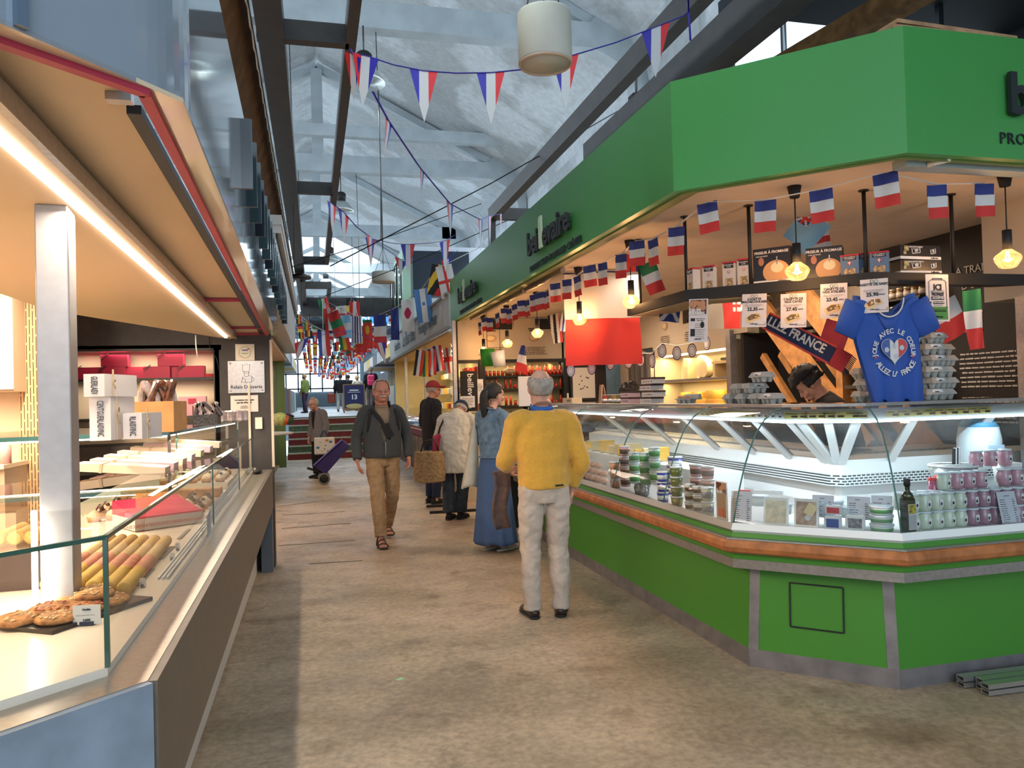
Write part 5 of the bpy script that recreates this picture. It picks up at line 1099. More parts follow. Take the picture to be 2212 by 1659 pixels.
for k,(u,m_)in enumerate(((1308,REDJ),(1318,JC),(1328,mat('honey',(.45,.22,.04),.3)),(1338,mat('green_relish',(.12,.14,.04),.4)))):
 p,a=pp(u,-.55);bb_=bottle('jam_jar',.032,.085,.028,m_,(p.x,p.y,ZT),'small %s jar on the glass top beside the pink jam box'%('red','dark brown','honey coloured','green')[k],'jar',None,lid=mat('white_lid',(.66,.62,.58),.5),lm=TW)
p,a=pp(1296,-.55);t=thing('standing_sign','thin tan folding sign card standing beside the small jars','sign',(p.x,p.y,ZT));b=B();b.bar((p.x,p.y,ZT),(p.x+.02,p.y,ZT+.19),.012,.07,up=(0,1,0));b.bar((p.x+.07,p.y,ZT),(p.x+.03,p.y,ZT+.19),.006,.07,up=(0,1,0));fin('card',b,mat('tan_card',(.40,.25,.15),.7),t)
p,a=pp(1236,-.52);t=thing('camembert_box_crate','pale wooden crate with printed animals and a price card beside the mustard shoulder','crate',(p.x,p.y,ZT));fin('crate',B().box((p.x,p.y,ZT+.03),(.12,.34,.06)),mat('pale_veneer',(.58,.46,.30),.7),t);b=B()
for k in range(4):b.ball((p.x-.061,p.y-.10+k*.035,ZT+.03),(.002,.011,.014),8,k=5)
fin('printed_figures',b,DKB,t);fin('price_card',B().box((p.x,p.y+.15,ZT+.085),(.004,.05,.06)),TW,t)
#goods inside the refrigerated case
ZK=.80
def cup(name,loc,r0,r1,h,m,lidm,lab,cat,grp=None,band_=None,hl=.008):
 b=B();b.lathe([(0,0),(r0,0),(r1,h),(0,h)],loc,16);b.lathe([(0,h),(r1*1.06,h),(r1*1.06,h+hl),(0,h+hl)],loc,16,1)
 ms=[m,lidm]
 if band_:b.lathe([(lerp(r0,r1,.25)*1.01,h*.25),(lerp(r0,r1,.75)*1.01,h*.75)],loc,16,2);ms.append(band_)
 return tag(fin(name,b,ms),lab,cat,grp)
YOG=mat('pale_yoghurt_glass',(.62,.66,.52),.2,spec=.7);YOGP=mat('berry_yoghurt_glass',(.38,.20,.26),.2,spec=.7);YOGR=mat('pink_yoghurt_glass',(.55,.28,.34),.2,spec=.7);LIDW=mat('clear_white_lid',(.70,.76,.80),.3)
def yog(loc,m,lab,grp,tagm=TW):
 b=B();b.lathe([(0,0),(.030,.001),(.035,.02),(.037,.05),(.032,.07),(.028,.078),(.031,.084),(0,.084)],loc,16);b.lathe([(0,.084),(.034,.084),(.034,.092),(0,.092)],loc,16,1)
 b.add([Vector(loc)+Vector(q)for q in((-.010,-.0382,.025),(.012,-.0382,.025),(.012,-.0375,.06),(-.010,-.0375,.06))],[(0,1,2,3)],2);b.add([Vector(loc)+Vector(q)for q in((-.006,-.0388,.030),(.006,-.0388,.030),(.006,-.0384,.045),(-.006,-.0384,.045))],[(0,1,2,3)],3)
 return tag(fin('yoghurt_pot',b,[m,LIDW,tagm,DKB]),lab,'yoghurt pot',grp)
X0=2.985
A_=yog((X0,3.36,ZK),YOG,'pale yoghurt pot in the bottom layer at the front of the case','pale yoghurt pots, bottom layer');Pk=yog((X0+.075*5,3.36,ZK),YOGP,'berry yoghurt pot in the bottom layer at the front of the case','berry yoghurt pots, bottom layer')
za=A_.location.z
def yrow(src,xs,y,z,lab,grp):
 for x in xs:dup(src,(x,y,z),label=lab,group=grp)
yrow(A_,[X0+.075*k for k in(1,2,3,4)],3.36,za,A_['label'],A_['group']);yrow(Pk,[X0+.075*k for k in(6,7,8,9,10,11)],3.36,za,Pk['label'],Pk['group'])
yrow(A_,[X0+.075*k for k in range(5)],3.36,za+.094,'pale yoghurt pot in the second layer at the front of the case','pale yoghurt pots, second layer');yrow(Pk,[X0+.075*k for k in range(5,12)],3.36,za+.094,'berry yoghurt pot in the second layer at the front','berry yoghurt pots, second layer')
yrow(A_,[X0+.075*k for k in range(0,12)],3.44,za+.094,'pale yoghurt pot in the row behind the front pots','pale yoghurt pots, second row')
yrow(A_,[X0+.26],3.42,za+.188,'single pale yoghurt pot standing on the second layer','lone upper pale pot')
Pr=yog((X0+.34,3.42,ZK+.188),YOGR,'pink yoghurt pot in the third layer','pink yoghurt pots, third layer');yrow(Pr,[X0+.42,X0+.50,X0+.66,X0+.74],3.42,Pr.location.z,Pr['label'],Pr['group']);yrow(Pr,[X0+.60,X0+.70,X0+.80],3.54,Pr.location.z+.094,'pink yoghurt pot in the topmost layer near the glass joint','pink yoghurt pots, top layer')
q=at(1965,1152,z=ZK);q=Vector((q.x,3.30,0));t=thing('oil_bottle','dark square oil bottle with pictured label behind the front glass','bottle',(q.x,q.y,ZK))
b=B();b.box((0,0,.09),(.058,.058,.18),bev=.008);b.lathe([(.034,.175),(.026,.20),(.013,.215),(.013,.25),(0,.25)],(0,0,0),14);fin('bottle',b,mat('dark_green_glass',(.02,.025,.006),.08,spec=.9),t,local=True);fin('cap',B().lathe([(0,.24),(.016,.24),(.016,.275),(0,.275)],n=14),BLACKP,t,local=True)
b=B();b.box((0,-.030,.085),(.046,.002,.13));lb=fin('label',b,mat('grey_label',(.42,.40,.40),.6),t,local=True);b=B();b.box((0,-.0315,.125),(.040,.001,.045));fin('label_picture',b,mat('olive_picture',(.30,.26,.03),.6,noise=.8,nscale=60),lb,local=True)
def tray(u,o,lab,m1,m2,w=.13,h=.155):
 p,a=pp(u,o,1140);t=thing('cheese_tray_pack',lab,'packed cheese',(p.x,p.y,ZK),a);lean=Matrix.Rotation(math.radians(-14),3,'X')
 b=B();b.box(lean@Vector((0,0,h/2)),(w,.022,h),M=lean);fin('tray',b,mat('clear_tray',(.62,.66,.66),.15,spec=.8),t,local=True)
 b=B();b.box(lean@Vector((0,-.008,h/2)),(w*.82,.012,h*.80),M=lean);fin('cheese_slices',b,m1,t,local=True)
 if m2:b=B();b.box(lean@Vector((w*.18,-.012,h*.62)),(w*.40,.012,h*.40),M=lean@Matrix.Rotation(.5,3,'Y'));fin('cheese_wedge',b,m2,t,local=True);b=B();b.lathe([(0,0),(.017,0),(.017,.003),(0,.003)],lean@Vector((.01,-.02,h*.34)),14,M=lean@Matrix.Rotation(PI/2,3,'X'));fin('round_label',b,TW,t,local=True)
tray(1676,.03,'vacuum tray of sliced cheese standing behind the chamfer glass',mat('grated_cheese_cream',(.66,.60,.42),.25,noise=.25,nscale=25),None);tray(1742,.03,'mixed cheese tray with wedge and round label beside the sliced tray',mat('mixed_cheese',(.50,.36,.28),.3,noise=.4,nscale=20),PC,.125)
def pack(u,o,z,w,h,d,m,lab,name='cheese_pack',prt=None,v=1140):
 p,a=pp(u,o,v);t=thing(name,lab,'packed cheese',(p.x,p.y,z),a);fin('pack',B().box((0,0,h/2),(w,d,h),bev=.008),m,t,local=True)
 if prt:fin('printed_label',B().box((0,-d/2-.001,h*.5),(w*.72,.002,h*.6)),prt,t,local=True)
 return t
LBL=mat('blue_print',(.04,.08,.30),.5);LR=mat('red_print',(.55,.04,.04),.5);LG_=mat('green_print',(.08,.28,.08),.5);LBLK=mat('grey_print',(.25,.25,.27),.5,noise=.6,nscale=50)
pack(1800,.03,ZK,.085,.075,.04,WHITE,'white pack with navy print at the foot of the small pile',prt=LBL);pack(1802,.03,ZK+.08,.085,.05,.04,WHITE,'white pack with blue and red print on top of the small pile',prt=LR);pack(1848,.03,ZK,.095,.085,.03,WHITE,'square white tub with black print beside the small pile',prt=LBLK)
TUBW=mat('white_tub',(.70,.74,.70),.3)
for k in range(3):
 p,a=pp(1905,.02,1145);cup('cheese_tub',(p.x,p.y,ZK+.047*k),.050,.056,.036,TUBW,LIDW,'flat round white tub with green print, %s of the pile beside the oil bottle'%('lowest','middle','top')[k],'tub',None,LG_)
for k,(u,z)in enumerate(((1770,.92),(1800,.92),(1835,.90),(1870,.92),(1905,.90),(1640,.93),(1690,.90))):
 p,a=pp(u,-.10-.05*(k%2),1080);cup('cheese_tub',(p.x,p.y,z-.05),.045,.052,.05,TUBW,LIDW,'round white tub in the row behind the price sheets, %s from the oeufs card'%('third','fourth','fifth','sixth','seventh','first','second')[k],'tub')
def sheet(u,o,z,w,h,lab,rows,v=1120,head=None,price=True,lean=-12,eggs=False):
 p,a=pp(u,o,v);t=thing('price_sheet',lab,'price sheet',(p.x,p.y,z),a);L=Matrix.Rotation(math.radians(lean),4,'X')
 b=B();b.box(L.to_3x3()@Vector((0,0,h/2)),(w,.002,h),M=L.to_3x3());fin('sheet',b,mat('lilac_white_paper',(.60,.60,.66),.5),t,local=True)
 M=L@Matrix.Translation((0,-.002,h*.86))@Matrix.Rotation(PI/2,4,'X');b=B()
 textlines(b,M@Matrix.Translation((0,0,0)),w*.4,1,.004,.01,seed=2)
 textlines(b,M@Matrix.Translation((-w*.2,-.02,0)),w*.4,rows,.0035,.0115,seed=int(u),left=True)
 if price:textlines(b,M@Matrix.Translation((w*.34,-.02,0)),w*.16,rows,.0045,.0115,seed=4,jag=.05)
 fin('printed_lines',b,SMALL,t,local=True);return t
sheet(1600,.045,ZK,.115,.185,'tall white price list standing behind the corner of the chamfer glass',12)
sheet(1778,-.04,ZK+.05,.11,.12,'white price list half hidden behind the mixed cheese tray',7);sheet(1855,-.04,ZK+.05,.115,.12,'white price list above the square white tub',8);sheet(1905,-.04,ZK+.05,.10,.13,'white price list behind the pile of round tubs',8)
sheet(2185,.05,ZK+.01,.12,.165,'white price list leaning in front of the pink yoghurt pots',11)
p,a=pp(1560,.04,1110);t=thing('egg_sign','white framed sign with brown eggs photo and the word oeufs in the case','sign',(p.x,p.y,ZK),a)
fin('card',B().box((0,0,.11),(.125,.004,.22)),TW,t,local=True);fin('kraft_panel',B().box((0,-.003,.085),(.095,.003,.15)),mat('kraft',(.40,.24,.12),.8),t,local=True);fin('red_label',B().box((0,-.006,.04),(.06,.002,.045)),mat('orange_red_label',(.65,.10,.03),.6),t,local=True)
b=B();rr=random.Random(2)
for k in range(10):b.ball((rr.uniform(-.045,.045),-.004,.18+rr.uniform(-.015,.022)),(.013,.003,.011),10,k=5)
fin('egg_photo',b,EGG,t,local=True);fin('dark_photo_ground',B().box((0,-.002,.18),(.11,.002,.065)),mat('dark_brown_photo',(.10,.03,.02),.6),t,local=True)
b=textb('OEUFS',.022,Matrix.Translation((-.01,-.009,.158))@Matrix.Rotation(PI/2,4,'X'),bold=.0006);fin('word',b,TW,t,local=True)
def stack(u,o,z0,n,r0,r1,h,m,lm,what,band_=None,v=1060,nm='cream_pot'):
 p,a=pp(u,o,v)
 for k in range(n):cup(nm,(p.x,p.y,z0+k*(h+.010)),r0,r1,h,m,lm,'%s, %s layer'%(what,('bottom','second','third','fourth','fifth','sixth')[k]),'pot',None,band_)
GLS=mat('clear_pot_green_relish',(.12,.15,.02),.2,spec=.7);BLUEP=mat('blue_plastic_pot',(.035,.06,.40),.3);PSTRIPE=mat('pink_striped_pot',(.60,.36,.34),.4);CREAMP=mat('cream_pot_paper',(.62,.58,.50),.5);BRN=mat('brown_print',(.10,.06,.04),.6)
stack(1432,.03,ZK,3,.034,.040,.06,BLUEP,WHITE,'blue pot with white lid near the case corner',TUBW);stack(1455,-.04,ZK+.05,3,.036,.042,.058,BLUEP,WHITE,'blue pot with white lid in the second row',TUBW)
stack(1462,.03,ZK,4,.034,.040,.055,GLS,LIDW,'clear pot of green relish beside the blue pots');stack(1490,.035,ZK,3,.028,.034,.045,CREAMP,LIDW,'small cream pot with brown print, first pile',BRN);stack(1508,.035,ZK,3,.028,.034,.045,CREAMP,LIDW,'small cream pot with brown print, second pile',BRN);stack(1528,.035,ZK,2,.034,.038,.075,mat('clear_jar_pale',(.50,.50,.36),.2,spec=.7),LIDW,'tall clear jar with printed code beside the eggs sign',LBLK)
stack(1505,-.05,ZK+.12,2,.034,.042,.07,PSTRIPE,LIDW,'pink striped pot, nearer pile',BRN);stack(1530,-.05,ZK+.12,2,.034,.042,.07,PSTRIPE,LIDW,'pink striped pot, pile next to the eggs sign',BRN);stack(1460,-.1,ZK+.22,1,.045,.05,.07,BLUEP,WHITE,'large blue pot at the back of the pots',TUBW)
MINT=mat('mint_white_pot',(.55,.68,.58),.4);stack(1395,-.01,ZK+.06,3,.036,.042,.075,MINT,LIDW,'white pot with green leaf print, nearer pile',LG_);stack(1416,-.05,ZK+.10,3,.036,.042,.075,MINT,LIDW,'white pot with green leaf print, pile beside the blue pots',LG_);stack(1372,-.03,ZK+.06,3,.036,.042,.07,MINT,LIDW,'white pot with green leaf print, far pile',LG_)
stack(1352,-.02,ZK+.02,4,.036,.042,.07,PSTRIPE,LIDW,'pink striped pot in the pile toward the far glass',BRN);stack(1330,.02,ZK,3,.038,.044,.06,mat('peach_pot',(.66,.36,.22),.4),LIDW,'peach coloured pot behind the steamed glass',None)
p,a=pp(1385,.04,1080);b=B()
for k in range(5):b.ball((p.x+.02*math.sin(k*2),p.y+.035*(k-2),ZK+.035+.02*(k%2)),(.035,.035,.04),8,k=5)
tag(fin('foil_pack',b,mat('crumpled_silver_foil',(.25,.27,.27),.25,metal=.7,bump=.6,bscale=25)),'crumpled black and silver foil packs at the foot of the steamed glass','packs',kind=None)
for k in range(14):
 p,a=pp(1262+(k%5)*11,.02-.05*(k//5),1060);tag(fin('fresh_goat_cheese',B().ball((p.x,p.y,ZK+.03+.045*(k//5)),(.035,.045,.028),12,k=7),mat('peach_rind_cheese',(.66,.40,.28),.5,noise=.15,nscale=20)),'small peach rinded cheese in the heap beside the mustard sleeve','cheese','peach rinded cheeses beside the sleeve')
for k in range(9):
 p,a=pp(1270+k*19,-.45,1000);tag(fin('cheese_wedge',B().prism([(p.x-.07,p.y-.05),(p.x+.09,p.y-.03),(p.x-.02,p.y+.09)],.98,1.05+.02*(k%3)),PC if k%2 else YC),'wedge of cheese along the raised back of the case','cheese','cheese wedges along the raised back')
fin_=B();fin_.box((2.81,6.75,.885),(.26,3.7,.17));fin('raised_step',fin_,WHITE,st)
p,a=pp(2115,-.62,960);t=thing('milk_jug','large white translucent milk jug with blue collar at the back of the case','jug',(p.x,p.y,1.02));b=B();b.lathe([(0,0),(.10,0),(.12,.03),(.125,.18),(.11,.26),(.08,.30),(0,.30)],(p.x,p.y,1.02),24);fin('jug',b,mat('milky_plastic',(.62,.70,.74),.3),t);b=B();b.lathe([(.112,.26),(.085,.302),(.05,.305),(.05,.33),(0,.33)],(p.x,p.y,1.02),24);fin('blue_collar',b,mat('sky_blue_plastic',(.12,.38,.62),.4),t);fin('printed_label',B().box((p.x,p.y-.126,1.11),(.12,.004,.12)),mat('pale_blue_label',(.45,.60,.72),.5),t)
p,a=pp(2060,-.28,1040);t=thing('zinc_bucket','galvanised bucket with white rim handle in the case','bucket',(p.x,p.y,.96));b=B();b.lathe([(0,0),(.10,0),(.125,.13),(.12,.13),(.097,.012),(0,.012)],(p.x,p.y,.96),28);fin('bucket',b,mat('zinc',(.50,.56,.58),.35,metal=.8,noise=.15,nscale=15),t);b=B();b.tube([(p.x+.125*math.cos(k*PI/12),p.y+.125*math.sin(k*PI/12),1.09)for k in range(25)],.006,6);fin('rim',b,WHITE,t);b=B();b.tube([(p.x-.13,p.y,1.095),(p.x,p.y-.13,1.10),(p.x+.13,p.y,1.095)],.005,6);fin('bail_handle',b,WHITE,t)
for k,(dx,m_,lb_)in enumerate(((.0,BLACKP,'black handled ladle'),(.03,WHITE,'white handled ladle'),(.06,BLACKP,'second black handled ladle'),(.09,WHITE,'second white handled ladle'))):b=B();b.bar((p.x+dx,p.y+.02*k,.99),(p.x+dx+.01,p.y+.02*k,1.185),.020,.006);tag(fin('ladle',b,m_),lb_+' standing in the galvanised bucket','ladle')
for k,u in enumerate((2016,2030)):
 p,a=pp(u,-.12-.06*k,1060);t=thing('carafe','glass carafe of pink drink with red top, %s one'%('nearer','rear')[k],'carafe',(p.x,p.y,.88));b=B();b.lathe([(0,0),(.045,0),(.040,.06),(.022,.11),(.028,.16),(0,.16)],(p.x,p.y,.88),18);fin('carafe',b,mat('pink_drink',(.42,.06,.14),.15,spec=.8),t);fin('red_top',B().lathe([(0,.155),(.028,.155),(.028,.17),(0,.17)],(p.x,p.y,.88),16),mat('bright_red_lid',(.7,.03,.03),.4),t)
p,a=pp(2175,-.25,1010);t=thing('white_pail','white pail with blue stripe behind the pink yoghurt pots','pail',(p.x,p.y,.95));fin('pail',B().lathe([(0,0),(.06,0),(.075,.14),(0,.14)],(p.x,p.y,.95),20),WHITE,t);fin('blue_stripe',B().box((p.x-.03,p.y-.066,1.02),(.015,.01,.09)),mat('sky_blue_plastic',(.12,.38,.62),.4),t)
p,a=pp(1660,-.12,1080);b=B();b.box((p.x,p.y,.965),(.16,.03,.02),a,0);b.box((p.x-.10,p.y+.08,.965),(.06,.03,.02),a,1);tag(fin('slicing_knife',b,[WHITE,LR]),'white and red cheese knife lying on tubs behind the sliced tray','knife')
#stainless slats on the floor at the right
for k in range(6):
 x=3.28;b=B();y=3.27-.06*(k%3);z=.008+.03*(k//3);dx=.03*((k*5)%3)
 P0=Vector((x+dx-.12,y,z));b.bar(P0,P0+Vector((2.2,-.10+.01*k,0)),.05,.004);b.bar(P0+Vector((0,0,.02)),P0+Vector((2.2,-.10+.01*k,.02)),.05,.004);b.bar(P0+Vector((0,-.022,.01)),P0+Vector((2.2,-.122+.01*k,.01)),.004,.022);b.bar(P0+Vector((0,.022,.01)),P0+Vector((2.2,-.078+.01*k,.01)),.004,.022)
 tag(fin('aluminium_profile',b,mat('aluminium_slat',(.55,.56,.55),.3,metal=.85)),'hollow aluminium profile in the pile on the floor at the foot of the counter','slat','aluminium slats piled on the floor')
#hanging shelf, cards, shirt, flags
SH=[(2.45,5.75),(2.45,4.75),(3.27,3.93),(4.45,3.93)];SI=[(2.75,5.75),(2.75,4.87),(3.39,4.23),(4.45,4.23)]
hs=thing('hanging_shelf','black shelf hung on rods from the cheese stall ceiling','shelf',(3.2,4.5,2.17))
b=B()
for i in range(3):b.hexa([(*SI[i],2.20),(*SI[i+1],2.20),(*SI[i+1],2.24),(*SI[i],2.24)],[(*SH[i],2.17),(*SH[i+1],2.17),(*SH[i+1],2.24),(*SH[i],2.24)])
fin('board',b,BLACKP,hs)
for(x,y)in((2.50,4.82),(2.78,4.47),(3.30,4.02),(3.95,4.02),(2.50,5.6)):
 r=fin('rod',B().tube([(x,y,2.24),(x,y,2.76)],.012,8),BLACKP,hs);fin('flange',B().lathe([(0,0),(.03,0),(.03,.008),(0,.008)],(x,y,2.752),12),BLACKP,r)
b=B()
for k in range(16):o=.02*k;b.tube([(2.46+o*.8,5.7,2.165),(2.46+o*.8,4.75+o*.3,2.16),(2.85+o*.5,4.37+o*.6,2.155)],.003,5)
fin('cable_bundle',b,mat('brass_wires',(.35,.24,.12),.5),hs)
SHf=lambda i,t,o=0:Vector((lerp(SH[i][0],SH[i+1][0],t),lerp(SH[i][1],SH[i+1][1],t)))+{0:Vector((-1,0)),1:Vector((-.707,-.707)),2:Vector((0,-1))}[i]*o
ANG={0:-PI/2,1:-PI/4,2:0}
def shelf_at(u,o=.01,v=640):
 d=at(u,v,z=EYE+.5);d=Vector((d.x,d.y))
 for i in range(3):
  a,c=SHf(i,0,o),SHf(i,1,o);e=c-a;den=d.x*e.y-d.y*e.x;t=(a.x*e.y-a.y*e.x)/den;s=(a.x*d.y-a.y*d.x)/den
  if-.12<=s<=1.12 and t>0:return Vector((d.x*t,d.y*t)),ANG[i]
def card(u,ztop,w,h,lab,fn,tilt=0):
 p,a=shelf_at(u,.012 if u<1850 else.09);t=thing('hanging_card',lab,'sign card',(p.x,p.y,ztop),a);t.rotation_euler=(0,tilt,a)
 fin('card',B().box((0,0,-h/2),(w,.003,h)),mat('pinkish_white_card',(.62,.56,.56),.35),t,local=True)
 fn(t,w,h);return t
TM=lambda x,z:Matrix.Translation((x,-.003,z))@Matrix.Rotation(PI/2,4,'X')
def crate_pic(t,w,z,cols):
 b=B();s=w*.36
 b.add([Vector((x*s,-.003,z+y*s))for x,y in((-1,-.15),(-.75,-.75),(.85,-.15),(.6,.45),(-.3,.4),)],[(0,1,2,3,4)]);fin('crate_picture',b,mat('pale_pine',(.66,.48,.25),.6),t,local=True)
 b=B();b.add([Vector((x*s*.82,-.004,z+.05*s+y*s*.8))for x,y in((-.95,-.1),(-.7,-.55),(.8,-.05),(.6,.4),(-.3,.35))],[(0,1,2,3,4)],2)
 rr=random.Random(int(z*100));
 for k in range(7):x,y=rr.uniform(-.5,.5)*s,rr.uniform(-.15,.25)*s;b.ball((x,-.005,z+y+.2*x),(.13*s,.001,.10*s),8,k%2,k=5)
 fin('cheese_pictures',b,[rgbm(c)for c in cols]+[mat('picture_shadow_brown',(.16,.10,.05),.7)],t,local=True)
def rgbm(c):return mat('print_%02x%02x%02x'%tuple(int(q*255)for q in c),c,.6)
def price_card(l1,l2,price,cols):
 def f(t,w,h):
  b=textb(l1,.020,TM(0,-h*.16),bold=.0004);
  if l2:textb(l2,.020,TM(0,-h*.24),b,bold=.0004)
  textb(price,.030,TM(-.01,-h*.46),b,bold=.0008);textb('€/PCE',.011,TM(w*.28,-h*.47),b);textb('beillevaire',.012,TM(0,-h*.90),b)
  b.box((w*.25,-.003,-h*.93),(w*.42,.001,.0015));b.box((w*.45,-.003,-h*.895),(.0015,.001,.02));fin('lettering',b,INK,t,local=True)
  c=textlines(B(),TM(0,-h*.32),w*.8,3,.0025,.006,seed=3);fin('small_print',c,LBLK,t,local=True)
  b=B()
  for e,m_ in((-1,0),(1,1)):b.tube([(e*.012+.009*math.cos(q*PI/6),-.003,-h*.07+.009*math.sin(q*PI/6))for q in range(13)],.0012,5,m_,caps=False)
  fin('round_marks',b,[INK,LG_],t,local=True)
  crate_pic(t,w,-h*.70,cols)
 return f
card(1630,2.17,.155,.215,'white price card reading cagette 22.35 hanging from the black shelf',price_card('CAGETTE','MACHECOULAISE','22.35',[(.66,.45,.15),(.40,.18,.08)]),.05)
card(1714,2.15,.155,.215,'white price card reading nos caves 27.45 behind the lit bulb',price_card('CAGETTE DE','NOS CAVES','27.45',[(.62,.44,.20),(.66,.52,.30)]),.03)
card(1802,2.19,.155,.215,'white price card reading nos ateliers 23.45 on the black shelf',price_card('CAGETTE DE','NOS ATELIERS','23.45',[(.70,.40,.08),(.62,.52,.40)]),.03)
card(1889,2.185,.150,.20,'white price card reading de saison 25.90 above the blue shirt',price_card('CAGETTE DE SAISON','','25.90',[(.60,.50,.30),(.55,.16,.04)]),.01)
def egg_poster(t,w,h):
 fin('photo_ground',B().box((0,-.003,-h*.19),(w*.84,.001,h*.33)),mat('dark_brown_photo',(.10,.03,.02),.6),t,local=True)
 b=B();rr=random.Random(6)
 for k in range(16):b.ball((rr.uniform(-.38,.38)*w,-.004,-h*.17+rr.uniform(-.12,.13)*h),(.018,.002,.016),10,k=5)
 fin('eggs_photo',b,EGG,t,local=True);b=textb('OEUFS',.026,TM(-.02,-h*.27)@Matrix.Translation((0,0,.005)),bold=.001);textb('FERMIERS',.026,TM(-.01,-h*.335)@Matrix.Translation((0,0,.005)),b,bold=.001);fin('heading',b,TW,t,local=True)
 b=textlines(B(),TM(w*.12,-h*.46),w*.5,2,.005,.012,seed=3);textlines(b,TM(w*.1,-h*.58),w*.6,9,.003,.012,seed=5);b.box((-w*.28,-.003,-h*.48),(.03,.001,.02));b.box((-w*.28,-.003,-h*.78),(.03,.001,.05));textb('beillevaire',.012,TM(0,-h*.93),b);b.ball((w*.22,-.003,-h*.60),(.014,.001,.022),10,k=5);fin('small_print',b,INK,t,local=True)
card(1509,2.17,.13,.29,'tall poster with brown eggs headed oeufs fermiers hanging at the shelf end',egg_poster,.05)
def ici(t,w,h):
 b=textb('ICI',.050,TM(0,-h*.28),bold=.0015);textb('PROPRES',.019,TM(0,-h*.435),b,bold=.0004,spacing=1.15);textb('&',.017,TM(-.052,-h*.60),b)
 fin('lettering',b,INK,t,local=True)
 b=B();b.box((0,-.003,-h*.375),(w*.56,.001,.017));b.box((0,-.003,-h*.505),(w*.56,.001,.021));b.box((w*.04,-.003,-h*.60),(w*.48,.001,.016));fin('black_bars',b,INK,t,local=True)
 b=textb('CONTENANTS',.0145,TM(0,-h*.375)@Matrix.Translation((0,0,.002)));textb('ACCEPTÉS',.018,TM(0,-h*.505)@Matrix.Translation((0,0,.002)),b,bold=.0003);textb('ENCOURAGÉS',.0125,TM(w*.04,-h*.60)@Matrix.Translation((0,0,.002)),b);fin('white_words',b,TW,t,local=True)
 b=B();jar=[(-.045,-.12),(.045,-.12),(.06,-.16),(.062,-.70),(.05,-.745),(-.05,-.745),(-.062,-.70),(-.06,-.16),(-.045,-.12)]
 b.tube([(x*w/.16,-.004,z*h)for x,z in jar],.0015,5);b.tube([(x,-.004,z*h)for x,z in((-.034,-.115),(-.034,-.085),(.034,-.085),(.034,-.115))],.0015,5);b.tube([(-.036,-.004,-.10*h),(.036,-.004,-.10*h)],.0012,5);fin('jar_outline',b,INK,t,local=True)
 fin('green_panel',B().box((0,-.003,-h*.82),(w*.84,.001,h*.27)),mat('sign_green',(.06,.22,.06),.6),t,local=True)
 b=textb('ON S\'ENGAGE POUR LA PLANÈTE',.0075,TM(0,-h*.78)@Matrix.Translation((0,0,.002)));textb('beillevaire',.016,TM(0,-h*.90)@Matrix.Translation((0,0,.002)),b);textlines(b,TM(0,-h*.655),w*.4,2,.003,.010,seed=3);fin('panel_lettering',b,LG_ if False else INK,t,local=True)
card(2025,2.215,.165,.285,'tall card reading ici contenants propres with green foot and jar outline',ici,.0)
def sbox(u,w,h,d,z,lab,name,m,fn,o=-.10,dr=0):
 p,a=shelf_at(u,o,560);t=thing(name,lab,'box',(p.x,p.y,z),a+dr);fin('carton',B().box((0,0,h/2),(w,d,h)),m,t,local=True);fn(t,w,h,d);return t
BX=mat('black_gloss_carton',(.016,.015,.02),.35)
def fri(t,w,h,d):
 M=lambda x,z:Matrix.Translation((x,-d/2-.002,z))@Matrix.Rotation(PI/2,4,'X')
 b=textb('FRISEUR À FROMAGE',.024,M(0,h*.87),bold=.0003,sx=.95);textb('CHEZ LES FLEURS',.010,M(-w*.26,h*.77),b);fin('lettering',b,TW,t,local=True)
 b=B();k=24;b.add([Vector((w*.12+w*.36*math.cos(2*PI*j/k),-d/2-.001,max(.012,h*.30+h*.33*math.sin(2*PI*j/k))))for j in range(k)],[tuple(range(k))]);fin('board_picture',b,mat('print_board_tan',(.55,.30,.14),.6),t,local=True)
 b=B();b.add([Vector((w*.15+w*.17*math.cos(2*PI*j/k),-d/2-.003,h*.42+h*.15*math.sin(2*PI*j/k)))for j in range(k)],[tuple(range(k))]);b.box((w*.15,-d/2-.004,h*.62),(.008,.001,h*.22),0,1);b.ball((-w*.28,-d/2-.002,h*.62),(.02,.001,.028),10,2,k=5);fin('cheese_picture',b,[mat('print_cream',(.68,.58,.38),.6),BRUSH,mat('print_terracotta',(.38,.16,.10),.6)],t,local=True)
 fin('white_base_band',B().box((0,0,h*.035),(w+.002,d+.002,h*.07)),TW,t,local=True);b=textb('beillevaire',.013,M(w*.28,h*.035));fin('brand_word',b,INK,t,local=True)
sbox(1672,.235,.225,.13,2.24,'black box with curled cheese picture headed friseur à fromage, nearer one','cheese_curler_box',BX,fri,dr=-.05);sbox(1782,.215,.205,.13,2.24,'black box headed friseur à fromage half hidden behind the lit bulb','cheese_curler_box',BX,fri,-.18,.05)
